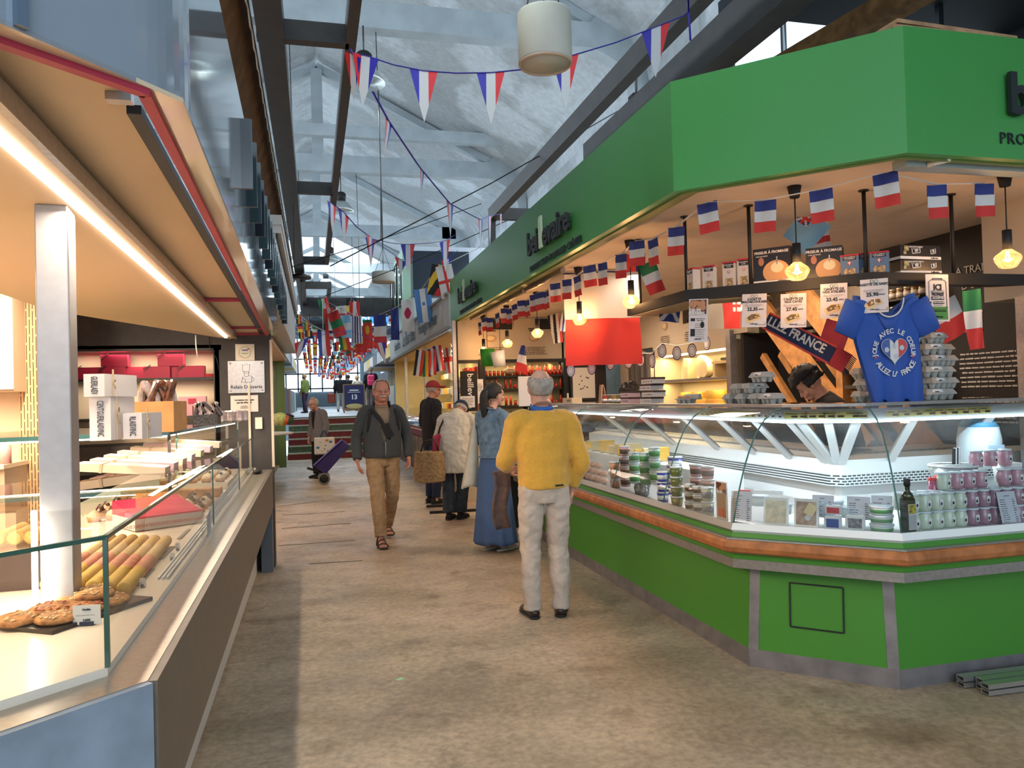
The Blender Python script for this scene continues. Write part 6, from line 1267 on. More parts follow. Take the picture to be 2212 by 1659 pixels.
def rac(t,w,h,d):
 M=lambda x,z:Matrix.Translation((x,-d/2-.002,z))@Matrix.Rotation(PI/2,4,'X')
 b=textb('RACLETTE PARTY',.013,M(-w*.12,h*.86),bold=.0003);textb('Pour 2 personnes',.009,M(-w*.14,h*.72),b);fin('lettering',b,TW,t,local=True)
 fin('white_base_band',B().box((0,0,h*.11),(w+.002,d+.002,h*.2)),TW,t,local=True);b=textb('beillevaire',.014,M(w*.34,h*.11));fin('brand_word',b,INK,t,local=True)
 b=B();y=-d/2-.003
 for x0 in(-w*.12,w*.30):
  s=h*(.34 if x0<0 else.2);b.bar((x0-s,y,h*.40),(x0+s,y,h*.48),.004,.006);b.bar((x0-s,y,h*.40),(x0-s*1.1,y,h*.72),.004,.006);b.bar((x0+s,y,h*.48),(x0+s*.9,y,h*.80),.004,.006);b.bar((x0-s*.4,y,h*.6),(x0+s*.4,y,h*.66),.004,.02)
 fin('grill_picture',b,mat('print_silver',(.45,.45,.48),.4),t,local=True);b=B();b.box((-w*.36,y,h*.75),(.035,.001,.03));b.box((-w*.40,y,h*.45),(.02,.001,.02));fin('food_picture',b,mat('print_food',(.50,.40,.20),.6,noise=.5,nscale=60),t,local=True)
sbox(1968,.29,.085,.17,2.24,'long black raclette party box, lower of the two','raclette_box',BX,rac,-.12,-.05);sbox(1966,.31,.088,.17,2.328,'long black raclette party box, upper of the two','raclette_box',BX,rac,-.12,.04)
def cro(head,front):
 def f(t,w,h,d):
  M=lambda x,z:Matrix.Translation((x,-d/2-.002,z))@Matrix.Rotation(PI/2,4,'X')
  fin('red_top',B().box((0,0,h*.96),(w+.002,d+.002,h*.09)),mat('crozet_red',(.42,.02,.03),.5),t,local=True);fin('name_plate',B().box((0,-d/2-.001,h*.84),(w*.72,.002,h*.2)),INK,t,local=True)
  b=textb('CROZETS',w*.15,M(0,h*.86)@Matrix.Translation((0,0,.001)));textb(head,w*.09,M(0,h*.79)@Matrix.Translation((0,0,.001)),b);fin('lettering',b,TW,t,local=True)
  b=B();b.add([Vector((x*w*.1,-d/2-.002,h*.58+z*w*.12))for x,z in((-1,1),(1,1),(1,-.2),(0,-1.2),(-1,-.2))],[(0,1,2,3,4)][:1]);fin('shield',b,mat('crozet_red',(.42,.02,.03),.5),t,local=True);b=B();b.box((0,-d/2-.003,h*.58),(w*.05,.001,w*.2));b.box((0,-d/2-.003,h*.60),(w*.18,.001,w*.05));fin('white_cross',b,TW,t,local=True)
  fin('food_window',B().box((0,-d/2-.001,h*.18),(w*.62,.002,h*.30)),mat('print_pasta',(.45,.30,.16),.6,noise=.7,nscale=60),t,local=True)
 return f
CRW=mat('crozet_white_orange',(.58,.50,.44),.5);CRB=mat('crozet_blue_orange',(.10,.16,.26),.5)
for k,u in enumerate((1497,1532,1576,1608)):sbox(u,.085,.145+.01*k,.055,2.24,'white and red crozets pasta packet on the black shelf, %s from the aisle end'%('first','second','third','fourth')[k],'pasta_packet',CRW,cro('NATURE',1),-.06)
for k,u in enumerate((1836,1872,1900)):sbox(u,.105,.13+.01*(k%2),.06,2.24,'blue crozets pasta packet on the black shelf beside the raclette boxes, %s one'%('first','second','third')[k],'pasta_packet',CRB,cro('AU SARRASIN',1),-.10-.05*(k%2))
TS=mat('royal_blue_jersey',(.028,.085,.36),.85,noise=.05,nscale=10);
p,a=shelf_at(1914,.02);ts=thing('t_shirt','blue football t-shirt with heart print hanging over the counter','t-shirt',(p.x,p.y,1.375),-.35);ts.scale=(.84,.75,.97)
W_,Hh=.225,.66
def tsf(u,v):
 x=(u-.5)*2;z=2.15-1.43-v*Hh
 wd=(.205 if v<.3 else.205+.0*v);wd=lerp(.215,.165,min(1,max(0,(v-.35)/.65)));yy=-.045*math.cos(x*1.3)+.018*math.sin(x*9+v*6)*v+.02*math.sin(v*5)
 if v<.10:z-=.0
 sag=.035*math.cos(x*PI/2)*(1-v)**4;z2=z-(.10*math.exp(-(x/.42)**2)if v==0 else 0)*1-max(0,.10*math.exp(-(x/.45)**2)*(1-v/.18))*(v<.18)
 return Vector((x*wd+.10*max(0,v-.4)*1.0,yy,z2+(.04*math.sin(x*7)*v**6)))
b=B();b.grid(tsf,30,30);bb=B();bb.grid(lambda u,v:tsf(u,v)+Vector((0,.06+.02*math.cos((u-.5)*3),.03 if v<.1 else 0)),20,20)
b.add(bb.v,bb.f,0,True);o=fin('body',b,TS,ts,local=True);md=o.modifiers.new('t','SOLIDIFY');md.thickness=.003
for e in(-1,1):
 b=B();q0=Vector((e*.20,.0,.69));q1=Vector((e*.245,.0,.60));q2=Vector((e*.29,.01,.50+(.0 if e<0 else.0)))
 b.tube([q0,q1,q2],[(.085,.035),(.082,.035),(.078,.032)],14,flat=(1,0,-.3),caps=False);o=fin('sleeve',b,TS,ts,local=True);md=o.modifiers.new('t','SOLIDIFY');md.thickness=.003
b=B();b.tube([Vector((.098*math.cos(PI+k*PI/16),-.058,.715+.115*math.sin(PI+k*PI/16)))for k in range(17)],.0055,6);fin('white_neckband',b,WHT,ts,local=True)
def arc_text(s,cx,cz,r,a0,a1,size,m,inner=False):
 b=B();n=len(s)
 for k,ch in enumerate(s):
  if ch==' ':continue
  ang=math.radians(lerp(a0,a1,k/(n-1)));x=cx+r*math.cos(ang);z=cz+r*math.sin(ang);rot=ang-PI/2 if not inner else ang+PI/2
  yy=-.066+.02*abs((x-.02)/.2)**2
  textb(ch,size,Matrix.Translation((x,yy,z))@Matrix.Rotation(-rot,4,'Y')@Matrix.Rotation(PI/2,4,'X'),b,bold=.0010,depth=.0008)
 return fin('lettering',b,m,ts,local=True)
arc_text('JOUE AVEC LE COEUR',.02,.385,.128,188,-8,.042,WHT);arc_text('ALLEZ LA FRANCE',.03,.385,.135,212,330,.046,WHT,inner=True)
def heart(cx,cz,s,y):
 return[Vector((cx+s*.0625*16*math.sin(t)**3/1.0,y,cz+s*.0625*(13*math.cos(t)-5*math.cos(2*t)-2*math.cos(3*t)-math.cos(4*t))))for t in[2*PI*k/40 for k in range(40)]]
for i,(x0,x1,m_)in enumerate(((-1.2,-.33,LBL),(-.33,.33,WHT),(.33,1.2,LR))):
 H_=heart(.02,.40,.085,-.0685);out=[]
 pts=H_;lo,hi=.02+.085*x0,.02+.085*x1
 def clip(P,f):
  R_=[]
  for k in range(len(P)):
   A1,B1=P[k],P[(k+1)%len(P)];fa,fb=f(A1),f(B1)
   if fa>=0:R_.append(A1)
   if fa*fb<0:R_.append(A1.lerp(B1,fa/(fa-fb)))
  return R_
 pts=clip(clip(pts,lambda p:p.x-lo),lambda p:hi-p.x)
 if len(pts)>2:fin('heart_print',B().add(pts[::-1]if False else pts,[tuple(range(len(pts)))]),m_,ts,local=True)
b=B();b.tube(heart(.02,.40,.087,-.070)+heart(.02,.40,.087,-.070)[:1],.002,5)
for(x,z)in((.02,.42),(-.03,.40),(.07,.41),(.03,.36)):b.add([Vector((x+.018*math.cos(q*2*PI/5),-.0705,z+.018*math.sin(q*2*PI/5)))for q in range(5)],[(0,1,2,3,4)])
fin('ball_pattern',b,mat('silver_print',(.45,.47,.50),.4),ts,local=True)
for e in(-1,1):
 b=B();b.add([Vector((.02+e*.125+(.012 if q%2==0 else.005)*math.sin(q*PI/5),-.062,.355+(.012 if q%2==0 else.005)*math.cos(q*PI/5)))for q in range(10)],[tuple(range(10))]);fin('red_star',b,LR,ts,local=True)
sc_=thing('football_scarf','navy and red knitted scarf reading allez france stretched below the shelf','scarf',(3.0,4.6,1.9));P0=at(1655,672,x=3.05);P1=at(1800,765,x=3.20)
P0=Vector((3.00,4.78,2.10));q0=at(1655,690,y=4.62);q1=at(1800,765,y=4.30);dd=(q1-q0).normalized();upv=Vector((-.05,0,1));upv=(upv-dd*upv.dot(dd)).normalized();nn=dd.cross(upv)
b=B();b.hexa([q0-upv*.065,q1-upv*.075,q1+upv*.055,q0+upv*.055],[p_-nn*.006 for p_ in(q0-upv*.065,q1-upv*.075,q1+upv*.055,q0+upv*.055)]);fin('band',b,mat('navy_knit',(.02,.03,.08),.95),sc_)
b=B();L_=(q1-q0).length;Ms=plane_m(q0+dd*L_*.46+nn*.003,dd,upv);textb('LLEZ FRANCE',.085,Ms,b,bold=.0022,sx=.80);fin('lettering',b,WHT,sc_)
b=B()
for s_ in(-1,1):b.bar(q0+upv*(.05 if s_>0 else-.058)+nn*.003,q1+upv*(.05 if s_>0 else-.066)+nn*.003,.003,.012)
fin('red_edge',b,LR,sc_)
b=B();c0=q1+dd*.005;b.hexa([c0-upv*.075,c0+dd*.10-upv*.08,c0+dd*.10+upv*.05,c0+upv*.055],[p_-nn*.006 for p_ in(c0-upv*.075,c0+dd*.10-upv*.08,c0+dd*.10+upv*.05,c0+upv*.055)]);fin('red_end',b,mat('red_knit',(.36,.03,.04),.95),sc_)
b=B()
for k in range(12):pp_=c0+dd*.10+upv*(-.075+k*.0108);b.tube([pp_,pp_+dd*.03-Vector((0,0,.01))],.003,4)
fin('fringe',b,mat('navy_knit',(.02,.03,.08),.95),sc_)
BULB=glassmat('amber_bulb_glass',(.98,.80,.58),.8,.02,haze=(.06,(.95,.62,.32)));FIL=mat('hot_filament',(1,1,1),.5,emit=60,ecol=(1,.62,.28))
PL=[(2.589,11.05),(2.60,9.9),(2.54,8.604),(2.46,6.894),(2.45,5.642),(2.815,4.009),(3.92,3.591)];U_=[1045,1096,1161,1252,1364,1722,2177]
names=['above the green tub','second beyond the big flag','first beyond the big flag','in front of the big hanging flag','between the big flag and the shelf','in front of the cheese curler boxes','beside the stainless cabinet']
for k,((x,y),u)in enumerate(zip(PL,U_)):
 q=at(u,(757,742,720,690,652,587,560)[k],y=y);zb=q.z;x=q.x
 t=thing('pendant_lamp','pendant with amber glass bulb, '+names[k],'pendant lamp',(x,y,zb))
 fin('ceiling_cup',B().lathe([(0,2.76),(.042,2.76),(.028,2.69),(0,2.69)],(x,y,0),16),BLACKP,t);fin('cord',B().tube([(x,y,2.70),(x,y,zb+.15)],.004,6),BLACKP,t)
 fin('socket',B().lathe([(0,.055),(.025,.055),(.025,.17),(0,.17)],(x,y,zb),16),BLACKP,t)
 b=B();b.lathe([(.022,.058),(.030,.050),(.066,.022),(.072,.006),(.068,-.010),(.045,-.046),(.030,-.052),(0,-.053)],(x,y,zb),24);g=fin('glass_bulb',b,BULB,t)
 b=B()
 for e in range(4):a_=e*PI/2;b.tube([(x+.004*math.cos(a_),y+.004*math.sin(a_),zb+.045),(x+.013*math.cos(a_),y+.013*math.sin(a_),zb+.005),(x+.004*math.cos(a_),y+.004*math.sin(a_),zb-.015)],.0032,5)
 fin('filament',b,FIL,g)
 lamp('bulb_glow',(x,y,zb+.01),.03,10 if k<5 else 7,(1,.62,.32),kind='POINT')
#flags
FB=mat('flag_blue',(.025,.04,.20),.7);FWH=mat('flag_white',(.62,.60,.60),.7);FR=mat('flag_red',(.56,.035,.03),.7);FG=mat('flag_green',(.02,.17,.06),.7);FY=mat('flag_yellow',(.68,.42,.03),.7);FK=mat('flag_black',(.012,.012,.014),.7);FS=mat('flag_sky',(.22,.45,.66),.7);PB_=mat('pennant_blue',(.035,.03,.38),.5);PR_=mat('pennant_red',(.66,.03,.04),.5);PW_=mat('pennant_white',(.58,.58,.62),.5)
bf=thing('large_flag','large blue white and red flag hanging full height from the stall ceiling','flag',(3.1,7.0,1.8));c_=at(1222,700,y=7.1);d_=at(1383,700,y=6.9);zt,z1,z2,z3=2.74,at(1300,590,y=7).z,at(1300,688,y=7).z,at(1300,788,y=7).z
def bfn(z0,z1_):return lambda u,v:(lerp(c_.x,d_.x,u),lerp(c_.y,d_.y,u)+.03*math.sin(u*9+v*2),lerp(z0,z1_,v)+.02*math.sin(u*6)*0)
for z0,z1_,m_,nm in((zt,z1,FB,'blue_field'),(z1,z2,FWH,'white_field'),(z2,z3,FR,'red_field')):fin(nm,B().grid(bfn(z0,z1_),24,6),m_,bf)
gb=thing('flag_bunting','string of small upright blue white red flags following the stall ceiling edge','bunting',(2.6,5,2.7));CP=[(2.32,11.0),(2.32,4.20),(3.02,3.50),(4.9,3.50)]
UF_=[1008,1018,1030,1041,1052,1068,1085,1094,1106,1122,1133,1148,1160,1175,1195,1221,1243,1270,1299,1340,1374,1409,1461,1528,1655,1775,1915,2025,2128]
def on_cp(u,v):
 d=at(u,v,z=EYE+.5);d=Vector((d.x,d.y))
 for i in range(3):
  a,c=Vector(CP[i]),Vector(CP[i+1]);e=c-a;den=d.x*e.y-d.y*e.x;t=(a.x*e.y-a.y*e.x)/den;s=(a.x*d.y-a.y*d.x)/den
  if 0<=s<=1 and t>0:return Vector((d.x*t,d.y*t)),math.atan2(e.y,e.x)
 return None
st_=[]
for k,u in enumerate(UF_):
 r=on_cp(u,470)
 if not r:continue
 p,a=r;z=2.70-.05*abs(math.sin(k*1.1))-(.03 if u<1500 else 0)+(.02 if u==1915 else 0);w,h=.125,.185
 if u<1500:a=a+.5+.3*math.sin(k*2.3)
 tl=R.uniform(-.08,.08)
 b=B()
 for q,m_ in((0,0),(1,1),(2,2)):
  g=lambda uu,vv:Matrix.Rotation(a,3,'Z')@(Matrix.Rotation(tl,3,'Y')@Vector(((uu-.5)*w,.008*math.sin(uu*5+vv),-(q+vv)*h/3)))+Vector((p.x,p.y,z))
  b.grid(g,5,2,mi=m_)
 fin('small_flag',b,[FB,FWH,FR],gb);st_.append(Vector((p.x,p.y,z+.003)))
fin('string',B().tube(sorted(st_,key=lambda q:(q.x-q.y)),[(.003,.012)]*len(st_),5,flat=(0,0,1)),FWH,gb)
TOPS=[]
def flat_flag(name,lab,cat,pts,cells,cols,nx=1,bend=.02):
 """flag on four corner points (tl,tr,br,bl); cells fn(u,v)->colour index"""
 tl,tr,br,bl=[Vector(q)for q in pts];n=(tr-tl).cross(bl-tl).normalized()
 f=lambda u,v:tl.lerp(tr,u).lerp(bl.lerp(br,u),v)+n*bend*math.sin(u*5+v*3)
 TOPS.append((tl+tr)/2);return tag(fin(name,B().grid(f,24,20,mi=cells),cols),lab,cat)
stripes3=lambda v_:(lambda u,v:min(2,int((v if v_ else u)*3)))
def q4(u,v,w,h,y,rot=0,sk=0):
 """upright rectangle centred at pixel u,v at depth y, facing the aisle"""
 c=at(u,v,y=y);R3=Matrix.Rotation(rot,3,'Y');a=Vector((.968,-.248,0))
 def P_(dx,dz):q=R3@Vector((dx,0,dz));return c+a*q.x+Vector((sk*q.z,0,q.z))
 return[P_(-w/2,h/2),P_(w/2,h/2),P_(w/2,-h/2),P_(-w/2,-h/2)]
flat_flag('italian_style_flag','small green white red flag on a string beside the big flag','flag',q4(1409,600,.13,.24,5.3,-.35),stripes3(1),[FG,FWH,FR]);flat_flag('green_white_red_flag','green white red flag hanging on its white stick beside the ici card','flag',q4(2105,690,.10,.36,3.8,-.1),stripes3(1),[FG,FWH,FR])
flat_flag('saltire_flag','blue flag with white diagonal cross by the egg poster','flag',q4(1448,668,.16,.20,5.5,.1),lambda u,v:1 if min(abs(u-v),abs(u-1+v))<.12 else 0,[FB,FWH])
flat_flag('white_red_flag','white and red flag with small red cross above the cheese fridge','flag',q4(1565,680,.30,.26,6.4,0),lambda u,v:(0 if(u<.45)else(2 if(u>.74 and v<.42 and not(abs(u-.86)<.03 or abs(v-.2)<.06))else 1)),[mat('greige_cloth',(.36,.33,.28),.8),FR,FWH])
flat_flag('red_flag','red cloth hanging between the scarf and the blue shirt','flag',q4(1800,740,.17,.30,4.5,.3),lambda u,v:0,[mat('raspberry_red_cloth',(.50,.06,.09),.8)]);flat_flag('red_white_flag','white and red cloth hanging behind the ici card','flag',q4(2050,690,.22,.26,4.35,-.5),lambda u,v:1 if v>.5 else 0,[FWH,FR])
flat_flag('light_blue_flag','light blue flag with a small union corner above the shelf','flag',q4(1742,500,.22,.26,4.7,.7),lambda u,v:(2 if(u<.4 and v<.4 and(abs(u-.2)<.05 or abs(v-.2)<.05))else(1 if(u<.4 and v<.4 and abs(abs(u-.2)-abs(v-.2))<.05)else(3 if u<.4 and v<.4 else 0))),[FS,FWH,FR,FB])
flat_flag('white_red_band_flag','white flag with red band behind the light blue flag','flag',q4(1775,508,.12,.22,4.8,-.2),lambda u,v:1 if.55<v<.75 else 0,[FWH,FR])
flat_flag('striped_flag','dark flag with white and red slanting stripes on the end wall','flag',q4(1201,710,.16,.42,10.6,-.2),lambda u,v:(0,1,0,1,2)[int((u+v*.4)*4)%5],[FK,FWH,FR]);flat_flag('pale_striped_flag','narrow white and blue striped flag beside the dark striped one','flag',q4(1218,690,.08,.34,10.3,.15),lambda u,v:int(u*3)%2,[FWH,FB])
flat_flag('tall_flag_on_stick','blue white red flag on a stick behind the ponytail','flag',[at(1126,746,y=9.3),at(1133,746,y=9.3),at(1142,812,y=9.3),at(1112,800,y=9.3)],lambda u,v:min(2,int(v*3)),[FB,FWH,FR])
flat_flag('tricolour_round','dark green and red round flag behind the bunting beside the ceiling','flag',q4(1362,560,.26,.22,6.2,0),stripes3(0),[FG,FR,FB])
og=thing('oval_bunting','white string of oval purple-rimmed tags in front of the cheese fridge','bunting',(3.6,6.5,1.9));PUR=mat('purple_rim',(.14,.07,.12),.6);sp_=[]
for(u,v)in((1233,800),(1278,795),(1318,785),(1357,782),(1383,778),(1409,780),(1430,758),(1462,763),(1495,757),(1527,742)):
 c=at(u,v,y=7.2 if u<1400 else 6.6);b=B();a=Vector((.9,-.43,0))if u not in(1409,1527)else Vector((.35,-.93,0));n=20;nn_=a.cross(Vector((0,0,1)))
 for(s,mi,off)in((1,0,0),(.82,1,.002),(.62,0,.004),(.55,1,.005)):b.add([c+nn_*off+a*(.042*s*math.cos(2*PI*j/n))+Vector((0,0,.068*s*math.sin(2*PI*j/n)))for j in range(n)],[tuple(range(n))],mi);b.add([c-nn_*off-nn_*.001+a*(.042*s*math.cos(2*PI*j/n))+Vector((0,0,.068*s*math.sin(2*PI*j/n)))for j in range(n)],[tuple(range(n))[::-1]],mi)
 fin('oval_tag',b,[PUR,FWH],og);sp_.append(c+Vector((0,0,.07)))
fin('string',B().tube(sp_,.004,5),FWH,og)
tag(fin('green_tub',B().lathe([(0,0),(.09,0),(.11,.25),(0,.25)],(2.44,10.9,2.0),18),mat('vivid_green_plastic',(.04,.30,.03),.4)),'bright green tub hanging by the far lamp','tub');tag(fin('hook_line',B().tube([(2.44,10.9,2.24),(2.44,10.9,2.765)],.004,5).tube([(2.56,10.6,2.18),(2.56,10.6,2.765)],.004,5),BLACKP),'thin lines holding the green tub and the white cup','line');tag(fin('white_cup',B().lathe([(0,0),(.085,0),(.105,.22),(0,.22)],(2.55,10.6,1.98),18,M=Matrix.Rotation(-.15,3,'Y')),WHITE),'white cup-shaped shade hanging in front of the green tub','cup')
for k,(u,v,w,h,y,lab,m_)in enumerate(((1013,845,.26,.60,11.3,'black vertical banner with white logo lettering at the far window',BLKW),(1010,868,.22,.17,11.25,'white notice taped over the black banner',TW),(1037,845,.10,.36,11.3,'narrow white notice on the black post',TW))):
 c=at(u,v,y=y);t=thing('notice',lab,'notice',tuple(c));fin('panel',B().box(tuple(c),(w,.01,h)),m_,t)
 b=B();
 if k==0:textb('beillevaire',.13,plane_m(c+Vector((.02,-.01,0)),(0,0,-1),(1,0,0)),b,bold=.002);fin('lettering',b,TW,t)
 else:textlines(b,plane_m(c+Vector((0,-.008,h*.3)),(1,0,0),(0,0,1)),w*.8,5,.008,.024,seed=k);fin('printed_lines',b,SMALL,t)
c=at(1145,845,y=8.9);t=thing('football_jersey','white and red jersey hanging behind the woman with the ponytail','jersey',tuple(c));fin('white_half',B().box((c.x-.06,c.y,c.z),(.17,.02,.36),bev=.005),WHT,t);fin('red_half',B().box((c.x+.08,c.y,c.z),(.11,.02,.36),bev=.005),FR,t)
def pennant(par,p,q,L,w_=0,back=False,lean=0):
 """p,q top corners"""
 p,q=Vector(p),Vector(q);m_=(p+q)/2;tip=m_+Vector((lean,.03,-L));n=(q-p).cross(Vector((0,0,1))).normalized();b=B()
 T=(0,.34,.67,1)
 for s in range(3):
  a,c=p.lerp(q,T[s]),p.lerp(q,T[s+1]);mi=s if not back else 2-s
  A2=p.lerp(tip,.62);C2=q.lerp(tip,.62)
  k1=.62 if s!=1 else 1
  if s==0:b.add([a,c,p.lerp(tip,.66)],[(0,1,2)],mi)
  elif s==2:b.add([a,c,q.lerp(tip,.66)],[(0,1,2)],mi)
  else:b.add([a,c,q.lerp(tip,.66),tip,p.lerp(tip,.66)],[(0,1,2,3,4)],mi)
 return fin('pennant',b,[PB_,PW_,PR_],par)
def penn_line(lab,pix,plane,width,L,backs=(),leans=()):
 g=thing('pennant_bunting',lab,'bunting',tuple(at(*pix[0][:2],**plane(0))));line=[];n=len(pix)
 for k,it in enumerate(pix):
  c=at(it[0],it[1],**plane(k/(n-1)));line.append((c,it))
 dirs=[]
 for k,(c,it)in enumerate(line):
  if len(it)>2 and it[2]==0:continue
  a=line[max(0,k-1)][0];d=line[min(n-1,k+1)][0];e=(d-a).normalized();ew=width*(it[2]if len(it)>2 else 1)
  pennant(g,c-e*ew/2,c+e*ew/2,L*(it[3]if len(it)>3 else 1),back=len(it)>4,lean=(it[5]if len(it)>5 else 0))
 fin('cord',B().tube([c for c,it in line],[(.004,.010)]*n,5,flat=(0,0,1)),PB_,g);return g
penn_line('string of blue white red pennants passing behind the large drum lamp',[(757,106,0),(762,118,.9,.9,1,0),(790,120,1,1,0,-.03),(850,140,0),(915,153,1),(985,158,0),(1060,157,1),(1130,150,0),(1222,124,1),(1330,92,0),(1417,58,1.15),(1480,33,0),(1487,25,0)],lambda t:dict(y=lerp(5.6,5.0,t)),.20,.36)
b=B();c=at(1487,28,y=5.0);b.tube([c,c+Vector((0,0,.12)),c+Vector((0,0,.14)),c+Vector((.01,0,-.2))],[(.003,.009)]*4,5,flat=(0,1,0));tag(fin('ribbon_end',b,PB_),'loose blue ribbon end tied to the dark beam above the fascia','ribbon')
penn_line('string of pale reversed pennants running down toward the far stall',[(805,198,0),(840,262,.7,.8,1,-.05),(900,352,0),(912,368,.55,.8,1,-.02),(972,440,.7,.9,1,0),(1038,475,.7,.9,1,0),(1058,466,.9,.9),(1082,462,.5,.9,1)],lambda t:dict(y=lerp(6.0,10.5,t)),.26,.44)
penn_line('middle string of pennants from the steel frame to the green fascia',[(717,440,.8,.9),(742,458,1,1),(770,490,0),(800,512,1,1,1),(800,515,.9,.95),(845,525,0),(881,528,1.1,1.05),(930,525,0),(961,520,1.1,1.1),(982,508,0)],lambda t:dict(y=lerp(10,11.5,t)),.23,.42)
penn_line('low string of pennants behind the middle one',[(790,507,0),(865,560,.8,.6,1),(905,565,0),(965,560,.8,.5,1),(990,540,0)],lambda t:dict(y=12),.25,.4)
penn_line('string of pale pennants low over the upper floor',[(646,745,0),(652,735,1.3,1.0,1,-.1),(700,722,0),(760,715,0),(820,740,1,1,1,.1),(850,715,0)],lambda t:dict(y=14.5),.22,.4)
#pastry shop contents
t=thing('shelf_niche','dark framed wall niche with lit shelves of pink gift boxes','shelving',(-1.57,7.7,1.2))
CRB_=mat('cream_back_board',(.62,.50,.36),.7)
fin('back',B().box((-1.57,7.98,1.64),(1.40,.03,.92)),CRB_,t);fin('frame',B().box((-1.57,7.70,2.085),(1.46,.16,.05)).box((-.885,7.70,1.64),(.05,.16,.9)).box((-2.25,7.70,1.64),(.05,.16,.9)),mat('near_black_frame',(.02,.018,.018),.5),t)
for z in(1.80,1.44,1.20):fin('shelf',B().box((-1.57,7.82,z),(1.34,.30,.025)),mat('near_black_frame',(.02,.018,.018),.5),t)
lamp('niche_light',(-1.57,7.75,2.05),(1.2,.04),7,(1,.84,.66));lamp('niche_light',(-1.57,7.75,1.77),(1.2,.04),4,(1,.84,.66))
GIFT=mat('raspberry_gift_card',(.42,.012,.055),.5);RIB=mat('black_ribbon',(.02,.01,.015),.5)
g=thing('gift_box','raspberry gift box with black ribbon in the lower row of the niche','gift box',(-2.0,7.80,1.813),group='raspberry gift boxes in the lower row');fin('box',B().box((0,0,.055),(.225,.12,.11)),GIFT,g,local=True)
b=B();b.bar((-.112,-.062,.065),(-.05,-.062,.112),.004,.006);b.bar((-.085,-.064,.10),(-.12,-.07,.085),.004,.006);b.bar((-.085,-.064,.10),(-.05,-.07,.125),.004,.006);fin('ribbon',b,RIB,g,local=True)
for x in(-1.80,-1.62,-1.42,-1.28,-1.12):dup(g,(x,7.80+.04*(x in(-1.62,-1.28)),1.813))
for k,x in enumerate((-1.78,-1.30)):dup(g,(x,7.80,1.925),label='raspberry gift box with black ribbon standing on the lower row, %s one'%('nearer the pillar','nearer the plaque')[k],group='upper gift boxes '+'ab'[k])
for k,(x,z)in enumerate(((-1.12,1.545),(-.99,1.453),(-1.24,1.453))):
 q=thing('macaron_gift_box','pale pink window box with raspberry label in the niche, %s'%('top one','lower one by the plaque','lower one by the crate')[k],'gift box',(x,7.80,z));fin('box',B().box((x,7.80,z+.045),(.24,.10,.088)),mat('pale_pink_box',(.60,.30,.34),.4),q);fin('label',B().box((x,7.745,z+.045),(.07,.004,.05)),GIFT,q)
tag(fin('red_card_reader',B().box((-.97,7.78,1.83),(.09,.08,.03),.4),LR),'small red device on the upper niche shelf','device')
def plate(name,cx,cz,w,h,m,lab,cat='sign'):
 q=thing(name,lab,cat,(cx,7.61,cz));fin('plate',B().box((cx,7.612,cz),(w,.012,h)),m,q);return q
PXY=lambda u,v:at(u,v,y=7.6)
c=PXY(532,814);q=plate('metal_plaque',c.x,c.z,.325,.30,mat('brushed_plaque',(.42,.40,.40),.35,metal=.6,noise=.1,nscale=50),'square brushed metal plaque with a chef drawing on the dark column')
M=plane_m((c.x,7.603,c.z-.095),(1,0,0),(0,0,1));b=textb('Relais Desserts',.046,M,bold=.0004);fin('lettering',b,INK,q)
b=B();P2=lambda pts:[Vector((c.x+x,7.603,c.z+z))for x,z in pts]
for pts in([(-.03,.05),(-.035,.12),(-.015,.105),(-.01,.125),(.0,.108),(.01,.125),(.018,.105),(.035,.12),(.028,.05),(-.03,.05)],[(-.025,.035),(.025,.035)],[(-.02,.05),(-.015,.01),(.0,.0),(.02,.01),(.022,.05)],[(-.03,-.0),(-.045,-.05),(0,-.055),(.045,-.05),(.05,.005),(.02,.01)],[(.05,-.0),(.075,-.03),(.045,-.05)],[(-.045,-.045),(-.03,-.01),(-.01,-.02),(-.01,-.05)]):b.tube(P2(pts),.0016,4)
fin('chef_drawing',b,INK,q);b=B()
for sx in(-1,1):
 for sz in(-1,1):b.ball((c.x+sx*.14,7.60,c.z+sz*.128),.008,8,k=5)
fin('screws',b,BRUSH,q)
c=PXY(529,761);q=plate('round_emblem_notice',c.x,c.z,.17,.155,mat('cream_notice',(.64,.56,.46),.5),'small cream notice with a round green emblem above the metal plaque');b=B();b.tube([(c.x+.052*math.cos(a*PI/12),7.603,c.z+.052*math.sin(a*PI/12))for a in range(25)],.0015,4,caps=False);b.box((c.x,7.603,c.z+.02),(.05,.001,.012),0,1);b.ball((c.x+.03,7.603,c.z+.03),(.008,.001,.006),8,2,k=5);b.box((c.x,7.603,c.z-.01),(.06,.001,.006));fin('emblem',b,[LG_,LBL,LR],q)
c=PXY(528,872);q=plate('cheque_notice',c.x,c.z,.245,.155,mat('white_notice',(.66,.60,.55),.6),'white notice about cheques below the metal plaque');M=plane_m((c.x,7.603,c.z+.035),(1,0,0),(0,0,1));b=textb('La maison n\'accepte',.021,M,bold=.0008);textb('pas les chèques.',.021,M@Matrix.Translation((0,-.024,0)),b,bold=.0008);textlines(b,M@Matrix.Translation((0,-.055,0)),.08,4,.003,.008,seed=2);fin('lettering',b,INK,q)
c=PXY(559,914);tag(fin('light_switch',B().box((c.x,7.60,c.z),(.065,.012,.11),bev=.003),mat('cream_plastic',(.7,.66,.55),.5)),'small cream switch plate low on the dark column','switch')
c=at(423,745,y=6.8);tag(fin('hanging_tape',B().tube([c+Vector((0,0,.08)),c,c+Vector((.01,0,-.10))],[(.004,.02)]*3,5,flat=(1,0,0)),mat('cream_plastic',(.7,.66,.55),.5)),'strip of pale tape dangling from the soffit above the gift boxes','tape')
